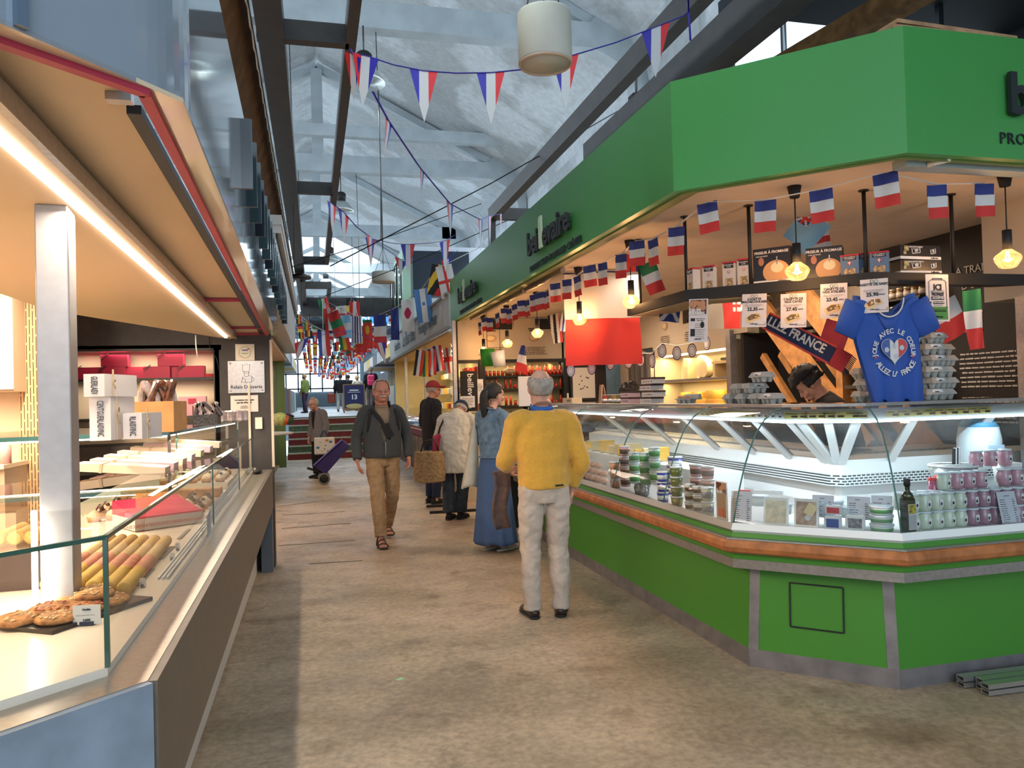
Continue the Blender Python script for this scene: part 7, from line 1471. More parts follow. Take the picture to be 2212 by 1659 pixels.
tag(fin('wall_cable',B().tube([PXY(452,728),PXY(453,750),PXY(468,775),PXY(473,800)],.004,5),BLACKP),'thin black cable looping beside the niche','cable')
sm_=bpy.data.materials.new('slotted_acoustic_oak');sm_.use_nodes=True;nt=sm_.node_tree;bb=nt.nodes['Principled BSDF'];bt=nt.nodes.new('ShaderNodeTexBrick');tc=nt.nodes.new('ShaderNodeTexCoord');mp=nt.nodes.new('ShaderNodeMapping');mp.inputs['Rotation'].default_value=(PI/2,0,PI/2)
sep=nt.nodes.new('ShaderNodeSeparateXYZ');cmb=nt.nodes.new('ShaderNodeCombineXYZ');nt.links.new(tc.outputs['Object'],sep.inputs[0]);nt.links.new(sep.outputs['Z'],cmb.inputs[0]);nt.links.new(sep.outputs['X'],cmb.inputs[1]);nt.links.new(cmb.outputs[0],bt.inputs[0])
bt.inputs['Color1'].default_value=bt.inputs['Color2'].default_value=(.03,.015,.008,1);bt.inputs['Mortar'].default_value=(.55,.36,.20,1);bt.inputs['Scale'].default_value=1;bt.inputs['Brick Width'].default_value=.13;bt.inputs['Row Height'].default_value=.022;bt.inputs['Mortar Size'].default_value=.0085;nt.links.new(bt.outputs[0],bb.inputs['Base Color'])
c0,c1_=at(36,640,y=6.6),at(150,640,y=6.6);tag(fin('slotted_oak_screen',B().box(((c0.x+c1_.x)/2,6.62,1.4),(c1_.x-c0.x,.04,2.2)),sm_),'oak panel with staggered vertical slots behind the steel pillar','wall panel')
q=thing('wall_cupboard','cream wall cupboard beside the slotted oak screen','cupboard',(-2.7,6.0,1.7));a_=at(34,770,y=6.4);fin('body',B().box((a_.x-.3,6.5,2.05),(.6,.3,.72)),mat('warm_cream_wall',(.60,.47,.34),.6),q);fin('door_gap',B().box((a_.x-.3,6.345,1.70),(.6,.01,.012)),BRN,q)
q=thing('base_cupboard','beige base cupboard with worktop under the soap bottle','cupboard',(-2.9,6.4,0));fin('body',B().box((a_.x-.3,6.4,.58),(.6,.5,1.12)),mat('warm_beige_unit',(.42,.33,.24),.6),q);fin('worktop',B().box((a_.x-.3,6.38,1.155),(.62,.54,.03)),CRB_,q)
struct('wall_pastry_inner',B().box((a_.x-.5,6.68,1.3),(1.0,.04,2.6)),mat('warm_cream_wall',(.60,.47,.34),.6))
for k,(u,m_)in enumerate(((12,mat('pink_soap',(.60,.32,.32),.3)),(3,mat('clear_soap',(.6,.55,.5),.2)))):
 p_=at(u,1010,y=6.25);q=thing('soap_bottle',('pink pump soap bottle on the beige worktop','clear pump soap bottle behind the pink one')[k],'soap bottle',(p_.x,6.25+.08*k,1.17));fin('bottle',B().lathe([(0,0),(.038,.004),(.038,.12),(.015,.15),(0,.15)],(p_.x,6.25+.08*k,1.17),16),m_,q);fin('pump',B().lathe([(0,.15),(.016,.15),(.012,.18),(0,.18)],(p_.x,6.25+.08*k,1.17),10).box((p_.x-.015,6.25+.08*k,1.355),(.05,.012,.01)),m_,q)
BOXW=mat('white_cake_box',(.66,.62,.62),.45);BXP=mat('box_print_charcoal',(.05,.045,.05),.7);RAF=mat('raffia_ribbon',(.50,.38,.25),.8)
def cake_box(u0,u1,u2,vb,vt,z0,y,word,lab,depth=.16):
 a,c_,d_=at(u0,vb,y=y),at(u1,vb,y=y-.0),at(u2,vb,y=y+depth);zt=at(u0,vt,y=y).z;z0=z0 if z0 else a.z
 q=thing('cake_box',lab,'cake box',((a.x+d_.x)/2,y,z0));fin('box',B().hexa([(a.x,y,z0),(c_.x,y,z0),(d_.x,y+depth,z0),(a.x,y+depth,z0)],[(a.x,y,zt),(c_.x,y,zt),(d_.x,y+depth,zt),(a.x,y+depth,zt)]),BOXW,q)
 M=plane_m(((a.x+c_.x)/2,y-.002,(z0+zt)/2),(0,0,-1),(1,0,0));s=(zt-z0)*1.42/len(word);b=textb(word,.036,M,sx=(zt-z0)*.96/len(word)/.0245);fin('running_print',b,BXP,q)
 n_=Vector((d_.x-c_.x,depth,0)).normalized();xm=c_+(d_-c_)*.25;fin('ribbon',B().bar((xm.x+.002,xm.y-.004,z0),(xm.x+.002,xm.y-.004,zt+.02),.006,.006).tube([(xm.x+.004,xm.y-.01,lerp(z0,zt,.55)),(xm.x+.012,xm.y-.012,lerp(z0,zt,.75)),(xm.x+.008,xm.y-.012,lerp(z0,zt,.6)),(xm.x+.014,xm.y-.012,lerp(z0,zt,.35))],.003,5),RAF,q)
 return zt
zb=cake_box(194,240,292,0 or 944,858,1.413,3.55,'CENTGUERLAISVINC','tall white cake box with vertical print, at the bottom of the pile on the glass',.22)
cake_box(181,226,296,856,808,zb+.001,3.50,'GUERLAISV','white cake box with vertical print lying on the tall one',.26)
cake_box(266,307,350,0 or 935,893,1.413,3.60,'RLAISVINC','small white cake box with vertical print beside the wooden crate',.16)
WD=mat('honey_wood',(.50,.27,.10),.6,noise=.15,nscale=10);CEL=mat('glossy_brown_cake',(.20,.07,.03),.15,spec=.9,noise=.8,nscale=14);CEL2=mat('cellophane_pink_white',(.42,.34,.34),.1,spec=.9,noise=.5,nscale=18)
a,c_,d_=at(290,925,y=4.4),at(376,925,y=4.4),at(410,925,y=5.0);q=thing('wooden_crate','honey wooden crate full of cellophane-wrapped cakes on the glass top','crate',((a.x+d_.x)/2,4.6,1.413));zt=at(380,866,y=4.4).z
fin('crate',B().hexa([(a.x,4.4,1.413),(c_.x,4.4,1.413),(d_.x,4.9,1.413),(a.x,4.9,1.413)],[(a.x,4.4,zt),(c_.x,4.4,zt),(d_.x,4.9,zt),(a.x,4.9,zt)]),WD,q);rr=random.Random(5)
for k in range(11):
 x=lerp(a.x,d_.x-.03,k/10);b=B();Mx=Matrix.Rotation(rr.uniform(-.5,.5),3,'Y');b.box((x,4.6+rr.uniform(-.1,.1),zt+.045),(.035,.10,.15),M=Mx,bev=.012);tag(fin('wrapped_cake',b,CEL if k%3 else CEL2),'cellophane-wrapped slice of brown cake standing in the wooden crate','wrapped cake','wrapped cakes in the wooden crate')
q=thing('dark_basket','dark pierced tray of wrapped chocolates behind the wooden crate','basket',(-.70,5.7,1.413));a=at(418,922,y=5.6);d_=at(470,915,y=5.6);fin('tray',B().box(((a.x+d_.x)/2,5.7,1.45),(d_.x-a.x,.2,.07)),mat('dark_lace_metal',(.05,.05,.055),.5,noise=.8,nscale=60),q)
for k in range(7):
 x=lerp(a.x,d_.x,(k+.5)/7);b=B();b.box((x,5.7,1.52),(.03,.06,.11),M=Matrix.Rotation(rr.uniform(-.8,.5),3,'Y'),bev=.008);tag(fin('wrapped_chocolate',b,CEL2 if k%2 else mat('dark_wrap',(.05,.04,.045),.2,spec=.9)),'wrapped chocolate bar standing in the dark pierced tray','wrapped chocolate','wrapped chocolates in the dark tray')
for k in range(6):
 p_=at(478+k*10,905,y=6.3);tag(fin('sweets_bag',B().box((p_.x,6.3+.06*(k%2),1.46),(.045,.04,.085),bev=.01),CEL2),'small clear bag of sweets at the far end of the glass top','bag','sweets bags at the far end of the glass')
for k in range(3):p_=at(378+12*k,962,y=5.2);tag(fin('pink_carton',B().box((p_.x,5.2,1.23),(.035,.12,.12)),GIFT),'bright raspberry carton standing upright inside the case','carton','raspberry cartons upright in the case')
CRM=mat('cream_gift_card',(.66,.52,.38),.45)
for k in range(7):
 y=3.75+k*.22;p_=at(300+k*22,1010-9*k,y=y);q=thing('ribboned_box','cream ribboned box lying in the upper tier, %s from the near end'%('first','second','third','fourth','fifth','sixth','seventh')[k],'gift box',(p_.x-.10,y,p_.z));Mr=Matrix.Rotation(.10,3,'Y')
 fin('box',B().box((p_.x-.06,y,p_.z),(.36,.13,.035),M=Mr),CRM if k%2==0 else PKB,q);fin('ribbon',B().box((p_.x-.14,y,p_.z+.008),(.012,.135,.040),M=Mr),RAF,q)
a,c_=at(292,1148,z=ZD+.005),at(436,1128,z=ZD+.005);e=(c_-a).normalized();n_=Vector((-e.y,e.x,0));q=thing('pink_lidded_box','long white box with raspberry lid and running print in the display case','cake box',tuple(a));hz=Vector((0,0,.055))
fin('box',B().hexa([a,c_,c_+n_*.30,a+n_*.30],[a+hz,c_+hz,c_+n_*.30+hz,a+n_*.30+hz]),BOXW,q);fin('lid',B().hexa([a+hz,c_+hz,c_+n_*.30+hz,a+n_*.30+hz],[a+hz*1.15,c_+hz*1.15,c_+n_*.30+hz*2.2,a+n_*.30+hz*2.2]),mat('raspberry_lid',(.55,.035,.10),.4),q)
b=textb('VINCENTGUERLAISVINCENTGUERLAISVINCENT',.020,plane_m((a+c_)/2+hz*.42-n_*.001,-e,(0,0,-1)),sx=.98);b.v=[p-n_*.002 for p in b.v];fin('running_print',b,mat('pink_print',(.55,.20,.18),.6),q)
b=B()
for k in range(3):o1=n_*(.05+.10*k)+hz*(1.2+.34*k);b.bar(a+o1+e*.02,c_+o1-e*.01,.006,.004)
fin('lid_ribs',b,PKB,q)
pA,pB,pC=at(113,1372,z=ZD),at(330,1297,z=ZD),at(0,1350,z=ZD);e1=(pB-pA).normalized();e2=Vector((-e1.y,e1.x,0));LT=(pB-pA).length
q=thing('baking_tray','shallow dark metal tray under the cookies','tray',tuple(pA));b=B();b.hexa([pA,pB,pB+e2*.26,pA+e2*.26],[p+Vector((0,0,.012))for p in(pA,pB,pB+e2*.26,pA+e2*.26)]);fin('tray',b,mat('dark_baking_steel',(.05,.04,.035),.35,metal=.5),q)
COOK=mat('golden_cookie',(.46,.20,.07),.7,noise=.5,nscale=40,bump=.5,bscale=60);NUT=mat('sliced_nut',(.62,.40,.20),.6)
def cookie(p,r,lab,grp,tilt=0,cols=NUT,n=26):
 q=thing('cookie',lab,'cookie',p,0);q.rotation_euler=(tilt,tilt*.5,0);b=B();b.lathe([(0,0),(r*.8,0),(r,.008),(r*.92,.018),(r*.5,.024),(0,.025)],n=24);fin('biscuit',b,COOK,q,local=True);b=B();rr=random.Random(int(p[0]*999))
 for k in range(n):a,d=rr.uniform(0,6.28),r*.85*math.sqrt(rr.random());b.ball((d*math.cos(a),d*math.sin(a),.026-.006*(d/r)),(.007,.0045,.0025),6,M=Matrix.Rotation(rr.uniform(0,3),3,'Z'),k=4)
 fin('nuts',b,cols,q,local=True)
RN=mat('red_brown_nuts',(.36,.09,.04),.5);ci=0
for(s,w_,zz,cc)in((.10,.06,.012,NUT),(.16,.13,.02,RN),(.24,.07,.012,RN),(.30,.15,.02,NUT),(.38,.07,.012,NUT),(.42,.16,.022,NUT),(.34,.10,.034,NUT),(.05,.16,.012,NUT)):
 p_=pA+e1*(s*LT/.52)+e2*w_;cookie((p_.x,p_.y,ZD+zz),.055,'nut-covered cookie on the dark tray, %s counted from the near corner'%('first','second','third','fourth','fifth','sixth','seventh','eighth')[ci],None,.06*(ci%3),cc);ci+=1
def tagcard(u,v,w,h,lab,l1,l2,l3):
 p_=at(u,v,z=ZD);q=thing('label_card',lab,'label card',tuple(p_),-.15);fin('card',B().box((0,0,h/2+.004),(w,.002,h),M=Matrix.Identity(3)),TW,q,local=True);fin('foot',B().box((0,.006,.006),(w*.5,.02,.012)),mat('navy_clip',(.02,.025,.06),.4),q,local=True)
 M=Matrix.Translation((0,-.002,h*.86))@Matrix.Rotation(PI/2,4,'X');b=textb(l1,h*.14,M,bold=.0001)if l1 else B()
 if l3:textb(l3,h*.16,M@Matrix.Translation((0,-h*.55,0)),b)
 textlines(b,M@Matrix.Translation((0,-h*.3,0)),w*.8,1,.0012,.004,seed=1);fin('lettering',b,INK,q,local=True)
tagcard(188,1352,.072,.052,'white card reading cookie 2.00 in front of the dark tray','Cookie','','2.00€');tagcard(308,1270,.018,.028,'tiny label card at the foot of the yellow macarons','','','');tagcard(372,1212,.018,.028,'tiny label card at the foot of the pink macarons','','','');tagcard(384,1190,.018,.028,'tiny label card at the foot of the speckled macarons','','','')
MC={'yellow':(.66,.42,.10),'pink':(.66,.28,.18),'speckled cream':(.66,.46,.24),'tan':(.58,.36,.14)};proto={}
x0,y0=at(262,1292,z=ZD).x,at(262,1292,z=ZD).y+.02
def mac(colr,loc,lab,grp):
 if colr not in proto:
  b=B();Mx=Matrix.Rotation(PI/2,3,'X');b.lathe([(0,-.0105),(.009,-.0100),(.018,-.0075),(.0232,-.0022),(.0215,-.0016)],n=18,M=Mx);b.lathe([(.0200,-.0016),(.0200,.0016)],n=18,mi=1,M=Mx);b.lathe([(.0215,.0016),(.0232,.0022),(.018,.0075),(.009,.0100),(0,.0105)],n=18,M=Mx)
  o=fin('macaron',b,[mat('macaron_'+colr.replace(' ','_'),MC[colr],.5,noise=.3 if 'sp' in colr else.05,nscale=220),mat('macaron_filling',(.62,.48,.30),.6)],local=True);proto[colr]=o;o.location=loc;return tag(o,lab,'macaron',grp)
 return dup(proto[colr],loc,label=lab,group=grp)
for r_ in range(6):
 nm=('first','second','third','fourth','fifth','sixth')[r_]
 for k in range(38):
  f=k/38;colr='yellow' if f<.28 else 'pink' if f<.52 else 'speckled cream' if f<.75 else 'tan'
  mac(colr,(x0+.005-r_*.052-f*.03*(1-r_*.1),y0+k*.0232+r_*.03,ZD+.026),'%s macaron in the %s macaron row from the glass'%(colr,nm),'%s macarons, %s row'%(colr,nm))
bx=at(30,1235,y=2.9);q=thing('black_riser_box','dark brown riser box behind the steel pillar holding macarons','riser',(bx.x,2.95,ZD));fin('box',B().box((bx.x-.05,3.0,ZD+.07),(.30,.30,.14)),mat('dark_brown_gloss',(.05,.025,.018),.15,spec=.8),q)
for r_ in range(3):
 for k in range(11):mac('pink' if r_<2 and k>5 else 'yellow',(bx.x+.06-r_*.05,2.88+k*.0232,ZD+.167),'%s macaron on the dark riser box, %s row'%('pink' if r_<2 and k>5 else 'yellow',('first','second','third')[r_]),'riser macarons %s row %s'%('pink' if r_<2 and k>5 else 'yellow','abc'[r_]))
BAKE=mat('golden_pastry',(.52,.26,.09),.6,noise=.3,nscale=25);CRE=mat('piped_cream',(.72,.56,.38),.5);CHO=mat('chocolate',(.07,.025,.012),.3,spec=.6)
def tart(p,kind,lab,grp):
 q=thing('tartlet',lab,'pastry',p,group=grp);fin('crust',B().lathe([(0,0),(.030,0),(.036,.028),(0,.028)],n=16),BAKE,q,local=True)
 b=B();b.lathe([(.034,.026),(.028,.042),(.012,.056),(0,.062)],n=12,smooth=False);fin('cream',b,CRE if kind!=1 else CHO,q,local=True)
 if kind:b=B();b.ball((.008,-.01,.058),(.012,.012,.010),8,k=5);b.box((-.012,.004,.062),(.004,.03,.03),M=Matrix.Rotation(.6,3,'Y'));fin('chocolate_topping',b,CHO,q,local=True)
 return q
protoT=[tart((0,0,0),k,'x',None)for k in range(3)];used=[False]*3;nm=('swirled cream','chocolate domed','cream and chocolate')
def put(kd,loc,lab,grp):
 if not used[kd]:used[kd]=True;protoT[kd].location=loc;protoT[kd]['label']=lab;protoT[kd]['group']=grp
 else:dup(protoT[kd],loc,label=lab,group=grp)
for r_ in range(5):
 for k in range(7):
  y=4.42+r_*.13+(.03 if k%2 else 0);x=gx(y)-.13-k*.082;kd=(r_+k)%3;put(kd,(x,y,ZD),'%s tartlet in the %s cross row behind the pink lidded box'%(nm[kd],('first','second','third','fourth','fifth')[r_]),'%s tartlets row %d'%(nm[kd],r_))
for r_ in range(4):
 for k in range(5):
  y=5.75+r_*.16;x=gx(y)-.14-k*.09;put(0 if(k+r_)%2 else 2,(x,y,ZD+.05),'%s tartlet toward the far end of the case'%nm[0 if(k+r_)%2 else 2],'far tartlets '+str((k+r_)%2))
q=thing('cake_step','white step carrying the far tartlets inside the pastry case','display step',(-.9,6,ZD));fin('step',B().box((gx(6)-.34,6.05,ZD+.025),(.52,.74,.048)),mat('glossy_white_deck',(.80,.70,.58),.22),q)
for k,(x,y)in enumerate(((gx(5.3)-.18,5.28),(gx(5.5)-.5,5.42))):q=thing('loaf_cake','long golden loaf cake with a thin ribbon, %s'%('nearer the glass','set further back')[k],'cake',(x,y,ZD));fin('cake',B().box((x-.05,y,ZD+.03),(.30,.09,.06),bev=.006),BAKE,q);fin('ribbon',B().box((x-.05,y,ZD+.031),(.006,.093,.063)),RAF,q)
b=B()
for k in range(13):y=lerp(4.2,5.9,k/12);b.box((gx(y)-.035,y,ZD+.045),(.003,.10,.05),M=Matrix.Rotation(.25,3,'Y'))
tag(fin('label_strip',b,mat('grey_label_strip',(.45,.42,.40),.5)),'row of small pastry labels leaning along the glass foot','labels')
tag(fin('grey_leaflet',B().box((gx(3.75)+.012,3.75,ZD+.05),(.003,.11,.10),M=Matrix.Rotation(.12,3,'X')),mat('blue_grey_leaflet',(.25,.30,.36),.3)),'blue grey leaflet stuck at the foot of the pastry glass','leaflet')
tag(fin('sunglasses_case',B().ball((-.50,7.1,ZL+.018),(.035,.13,.018),12),BLACKP),'black spectacle case lying at the far end of the steel ledge','case')
#neighbours and far end
YW=mat('warm_yellow_wall',(.66,.50,.22),.7,noise=.1,nscale=3);SIGNW=mat('grey_white_sign',(.46,.47,.46),.5,noise=.08,nscale=5)
s2=thing('second_stall','second cheese stall with long white sign beyond the green one','stall',(2.8,16,0))
fin('sign_board',B().hexa([(2.04,11.75,2.66),(2.04,21.4,2.62),(2.12,21.4,2.62),(2.12,11.75,2.66)],[(2.04,11.75,3.17),(2.04,21.4,3.19),(2.12,21.4,3.19),(2.12,11.75,3.17)]),SIGNW,s2)
b=B();b.bar((2.03,11.75,2.65),(2.03,21.4,2.61),.05,.05);b.bar((2.03,11.75,3.18),(2.03,21.4,3.20),.05,.04);fin('sign_frame',b,mat('grey_sign_frame',(.25,.25,.26),.5),s2)
b=textb('Spécialités',.30,plane_m((2.02,19.4,2.90),(0,-1,0),(0,0,1)));textb('Le Bon Bleu',.46,plane_m((2.02,17.0,2.92),(0,-1,0),(0,0,1)),b);textb('Fromager Affineur',.32,plane_m((2.02,14.1,2.92),(0,-1,0),(0,0,1)),b,bold=.003);fin('lettering',b,mat('slate_letters',(.06,.09,.12),.6),s2)
fin('soffit',B().box((2.45,16.7,2.60),(.75,9.2,.04)),mat('orange_cream_soffit',(.60,.40,.18),.6),s2)
fin('counter',B().box((2.50,16.5,.40),(.75,9.2,.80)),mat('brown_cartons_front',(.20,.12,.07),.7,noise=.5,nscale=3),s2);fin('red_band',B().box((2.45,16.5,.86),(.80,9.2,.12)),mat('dark_red_band',(.13,.02,.018),.5),s2)
b=B();b.grid(lambda u,v:(2.10+.55*(1-math.cos(v*PI/2)),lerp(12.2,21,u),.93+.40*math.sin(v*PI/2)),2,8);fin('curved_glass',b,PG,s2)
fin('display_goods',B().box((2.6,16.5,.98),(.6,9,.12)),mat('mixed_cheese_display',(.45,.32,.15),.6,noise=.9,nscale=14),s2,label='heaped cheeses in the case')
fin('back_wall',B().box((3.6,16.5,1.4),(.06,9.8,2.4)),YW,s2);fin('far_wall',B().box((2.9,21.3,1.4),(1.5,.06,2.4)),YW,s2)
for y in(11.9,15.2,18.6):fin('post',B().box((2.14,y,1.7),(.06,.08,1.9)),BRUSH,s2)
for k in range(5):y=12.8+1.7*k;fin('tube_light',B().box((2.9,y,2.55),(.7,.05,.03)),mat('warm_tube',(1,1,1),.5,emit=5,ecol=(1,.80,.48)),s2);lamp('second_stall_light',(2.9,y,2.5),(.7,.2),16,(1,.74,.38))
rr=random.Random(11)
for r_ in range(3):
 for k in range(16):tag(fin('shelf_goods',B().box((3.40,12.3+k*.55,1.35+r_*.38),(.22,.25,rr.uniform(.10,.24)),bev=.01),(CREAMP,REDJ,BRN,YC,WHT)[rr.randrange(5)]),'packet on the yellow back shelves of the second stall, %s shelf'%('lower','middle','upper')[r_],'packet','packets on the %s yellow shelf'%('lower','middle','upper')[r_])
for k,(u,v,c3,vert)in enumerate(((905,790,(FK,FWH,FR),0),(922,792,(FG,FY,FR),0),(933,788,(FB,FWH,FR),0),(948,780,(FB,FWH,FR),0),(968,785,(FWH,FR,FWH),1))):
 flat_flag('stall_flag','%s flag hanging in the opening of the second stall'%('black, white and red','green, yellow and red','first blue white red','second blue white red','white with red cross')[k],'flag',q4(u,v-6,.15,.44,13.0,rr.uniform(-.15,.15)),(lambda a,c:1 if(abs(a-.5)<.12 or abs(c-.45)<.08)else 0)if vert else stripes3(0),[c3[0],c3[1],c3[2]])
wr_=thing('upper_room','white upper-storey room with dark window above the second stall','room',(3.9,22,3.3));WHB=mat('white_render',(.62,.66,.72),.7)
fin('front_wall',B().box((3.9,20.1,4.35),(2.75,.1,2.4)),WHB,wr_);fin('side_wall',B().box((2.5,22.6,4.35),(.1,5.0,2.4)),WHB,wr_);fin('dark_window',B().box((3.3,20.03,4.82),(1.5,.04,1.22)),mat('slate_glass',(.03,.04,.055),.12),wr_)
gw_=thing('green_window_bay','pale green window bay with wire guards on the side of the upper room','window bay',(2.3,21,3.4));fin('bay',B().box((2.36,20.9,4.4),(.2,2.2,2.1)),mat('pale_green_paint',(.33,.50,.38),.6),gw_)
for y in(20.4,21.4):fin('window',B().box((2.25,y,4.55),(.03,.55,1.1)),mat('dark_glazing',(.05,.04,.035),.1),gw_);fin('guard',B().tube([(2.14,y-.3,5.1),(2.10,y-.3,4.0),(2.10,y+.3,4.0),(2.14,y+.3,5.1),(2.14,y-.3,5.1)],.018,6),STEEL,gw_)
vs_=thing('vegetable_stall','vegetable stall with pink lit wall beyond the dark column','stall',(-1.2,12,0));c=at(600,1040,z=0)
fin('counter',B().box((-1.30,14.0,.52),(.98,3.4,1.04)),mat('olive_grey_counter',(.20,.19,.13),.6,noise=.2,nscale=6),vs_)
fin('round_top',B().lathe([(0,1.05),(.62,1.05),(.64,1.065),(.62,1.08),(0,1.08)],(-.98,12.8,0),28),mat('pale_stone_top',(.50,.47,.42),.4),vs_)
fin('back_wall',B().box((-2.4,12,1.3),(.06,9,2.6)),mat('salmon_lit_wall',(.62,.42,.30),.7),vs_);fin('ceiling',B().box((-1.5,12.0,2.42),(1.9,8.6,.05)),mat('salmon_ceiling',(.62,.46,.36),.7),vs_)
fin('glass_door',B().box((-1.15,16.2,1.35),(.9,.05,2.1)),mat('green_tinted_glass',(.10,.16,.10),.08,spec=.8),vs_);fin('green_frame',B().box((-.66,16.2,1.35),(.14,.10,2.2)),mat('moss_green_paint',(.09,.15,.04),.5),vs_);fin('door_post',B().box((-.80,15.6,1.35),(.04,.04,2.2)),mat('pale_stone_top',(.50,.47,.42),.4),vs_)
lamp('vegetable_stall_light',(-1.5,10.5,2.38),(.8,2.5),45,(1,.76,.60));lamp('vegetable_stall_light',(-1.5,14.5,2.38),(.8,2.5),35,(1,.78,.6))
MW=mat('moulded_white',(.52,.53,.54),.5);cl_=thing('moulded_canopy','white moulded canopy with stepped cornice over the vegetable stall','canopy',(-.9,12,2.5))
fin('fascia',B().box((-.80,12.0,2.95),(.9,7.6,.86)),MW,cl_);fin('cornice',B().box((-.40,12.0,3.42),(.22,7.7,.10)).box((-.36,12.0,3.33),(.12,7.65,.08)),MW,cl_);fin('dark_groove',B().box((-.345,12.0,3.26),(.02,7.6,.05)),BLACKP,cl_)
b=B();b.box((-1.02,12.6,1.15),(.55,.6,.14));tag(fin('vegetable_crate',b,mat('dark_green_plastic',(.015,.03,.02),.5)),'dark plastic crate heaped with vegetables on the round table','crate')
for k,(u,v,r_,col,lab)in enumerate(((593,920,.12,(.50,.50,.26),'pale green cauliflower'),(606,922,.13,(.42,.50,.16),'green cabbage'),(600,905,.10,(.45,.52,.24),'small pale cabbage'),(614,914,.11,(.55,.12,.04),'orange pumpkin'),(610,900,.05,(.03,.012,.03),'dark aubergine'),(623,916,.09,(.03,.06,.03),'dark green squash'))):
 c=at(u,v,y=12.5);c.z=max(c.z,1.22+r_*.6);tag(fin('vegetable',B().ball(tuple(c),(r_,r_,r_*.8)if k!=4 else(.18,.05,.05),14),mat('veg_%d'%k,col,.6,noise=.4,nscale=25)),lab+' heaped in the dark crate of the vegetable stall','vegetable')
for k in range(4):y=16.9+k*1.2;tag(fin('side_stall',B().box((-1.15,y,1.3),(.5,1.1,2.6)),(mat('dark_oak',(.09,.05,.03),.6),mat('grey_shutter',(.22,.22,.22),.6),mat('ochre_panel',(.34,.20,.05),.6),mat('teal_panel',(.06,.26,.28),.5))[k]),('dark oak','grey shuttered','ochre','teal')[k]+' stall front on the vegetable side before the stairs','stall front')
rr=random.Random(21)
for k in range(9):
 for s_ in(-1,1):
  y=24.5+k*2.4;col=((.10,.06,.04),(.22,.22,.24),(.30,.18,.05),(.05,.22,.24),(.06,.05,.10),(.36,.34,.30),(.12,.03,.03),(.03,.04,.05),(.20,.16,.10))[(k*2+(s_>0))%9]
  x=-1.75 if s_<0 else 3.55
  if k==0 and s_>0:continue
  q=thing('upper_stall','small %s stall on the upper floor, %s side, number %s from the stairs'%(('dark','grey','ochre','teal','violet','pale','red','black','brown')[(k*2+(s_>0))%9],'vegetable' if s_<0 else 'cheese',('one','two','three','four','five','six','seven','eight','nine')[k]),'stall',(x,y,UF))
  fin('front',B().box((x,y,UF+.5),(1.5,2.2,1.0)),mat('stall_front_%d'%((k*2+(s_>0))%9),col,.6),q);fin('sign',B().box((x,y,UF+2.35),(1.6,2.3,.5)),mat('stall_sign_%d'%((k*3+s_)%5),((.45,.42,.38),(.03,.03,.035),(.55,.36,.04),(.25,.28,.30),(.5,.48,.46))[(k*3+s_)%5],.5),q);fin('back',B().box((x+s_*.6,y,UF+1.5),(.1,2.2,1.4)),mat('lit_goods',(.40,.30,.18),.7,noise=.9,nscale=7),q)
lamp('upper_floor_light',(.9,30,3.9),(.6,6),40,(.9,.93,1));lamp('upper_floor_light',(.9,42,3.9),(.6,6),60,(.9,.93,1))
t=thing('neon_sign','blue and white neon arrow sign on the far cross beam','neon sign',(1.9,29.2,4.5));c=at(805,692,y=28);wv=1.05
pts=[(-wv,.16),(.35,.16),(.5,.34),(wv,0),(.9,-.16),(-wv,-.16)];b=B();b.add([c+Vector((x,0,z))for x,z in pts],[tuple(range(6))[::-1]]);fin('panel',b,mat('neon_blue',(.02,.08,.5),.5,emit=1.6,ecol=(.05,.25,1)),t);b=B();b.tube([c+Vector((x,-.03,z))for x,z in pts+pts[:1]],.03,6);textb('FDJ',.34,plane_m(c+Vector((-.35,-.03,-.01)),(1,0,0),(0,0,1)),b,bold=.006);fin('tubes',b,mat('neon_white',(1,1,1),.5,emit=3,ecol=(.6,.85,1)),t)
t=thing('a_board','dark blue pavement board with wooden frame reading 13 on the upper floor','notice board',(1.62,30.5,UF));c=at(765,860,y=31.5);c.z=UF+.62
fin('frame',B().box((c.x,c.y,c.z),(.86,.05,1.06)).box((c.x-.40,c.y,c.z-.5),(.06,.06,.5)).box((c.x+.40,c.y,c.z-.5),(.06,.06,.5)),mat('pale_brown_frame',(.34,.20,.10),.6),t);fin('panel',B().box((c.x,c.y-.03,c.z+.03),(.76,.02,.92)),mat('night_blue_panel',(.03,.035,.12),.5),t);b=textb('13',.26,plane_m((c.x,c.y-.045,c.z),(1,0,0),(0,0,1)),bold=.01);b.box((c.x,c.y-.045,c.z+.28),(.36,.01,.05));b.box((c.x,c.y-.045,c.z+.2),(.5,.01,.02));fin('lettering',b,WHITE,t);fin('yellow_foot',B().ball((c.x,c.y-.045,c.z-.36),(.34,.01,.10),14),mat('pale_yellow_print',(.62,.5,.2),.6),t)
c=at(692,715,y=23.27);t=thing('black_banner','black hanging banner with white crosses over the stairs','banner',tuple(c));fin('cloth',B().box(tuple(c),(.66,.02,.42)),BLKC,t);b=B()
for s_ in(-1,1):b.box((c.x+s_*.24,c.y-.015,c.z+.08),(.03,.01,.16));b.box((c.x+s_*.24,c.y-.015,c.z+.11),(.12,.01,.03))
textlines(b,plane_m((c.x,c.y-.015,c.z-.02),(1,0,0),(0,0,1)),.34,3,.02,.05,seed=3);fin('white_marks',b,WHITE,t)
for s_ in(-.3,.3):fin('cord',B().tube([c+Vector((s_,0,.2)),Vector((c.x+s_,c.y,4.10))],.008,5),BLKC,t)
COLS=[FB,FWH,FR,FG,FY,FK,FS];pal=[(0,1,2),(3,1,2),(5,2,4),(6,1,6),(2,1,2),(3,4,2),(0,1,0),(1,2,1),(5,4,2),(2,3,2)]
nmc=('blue','white','red','green','yellow','black','sky blue')
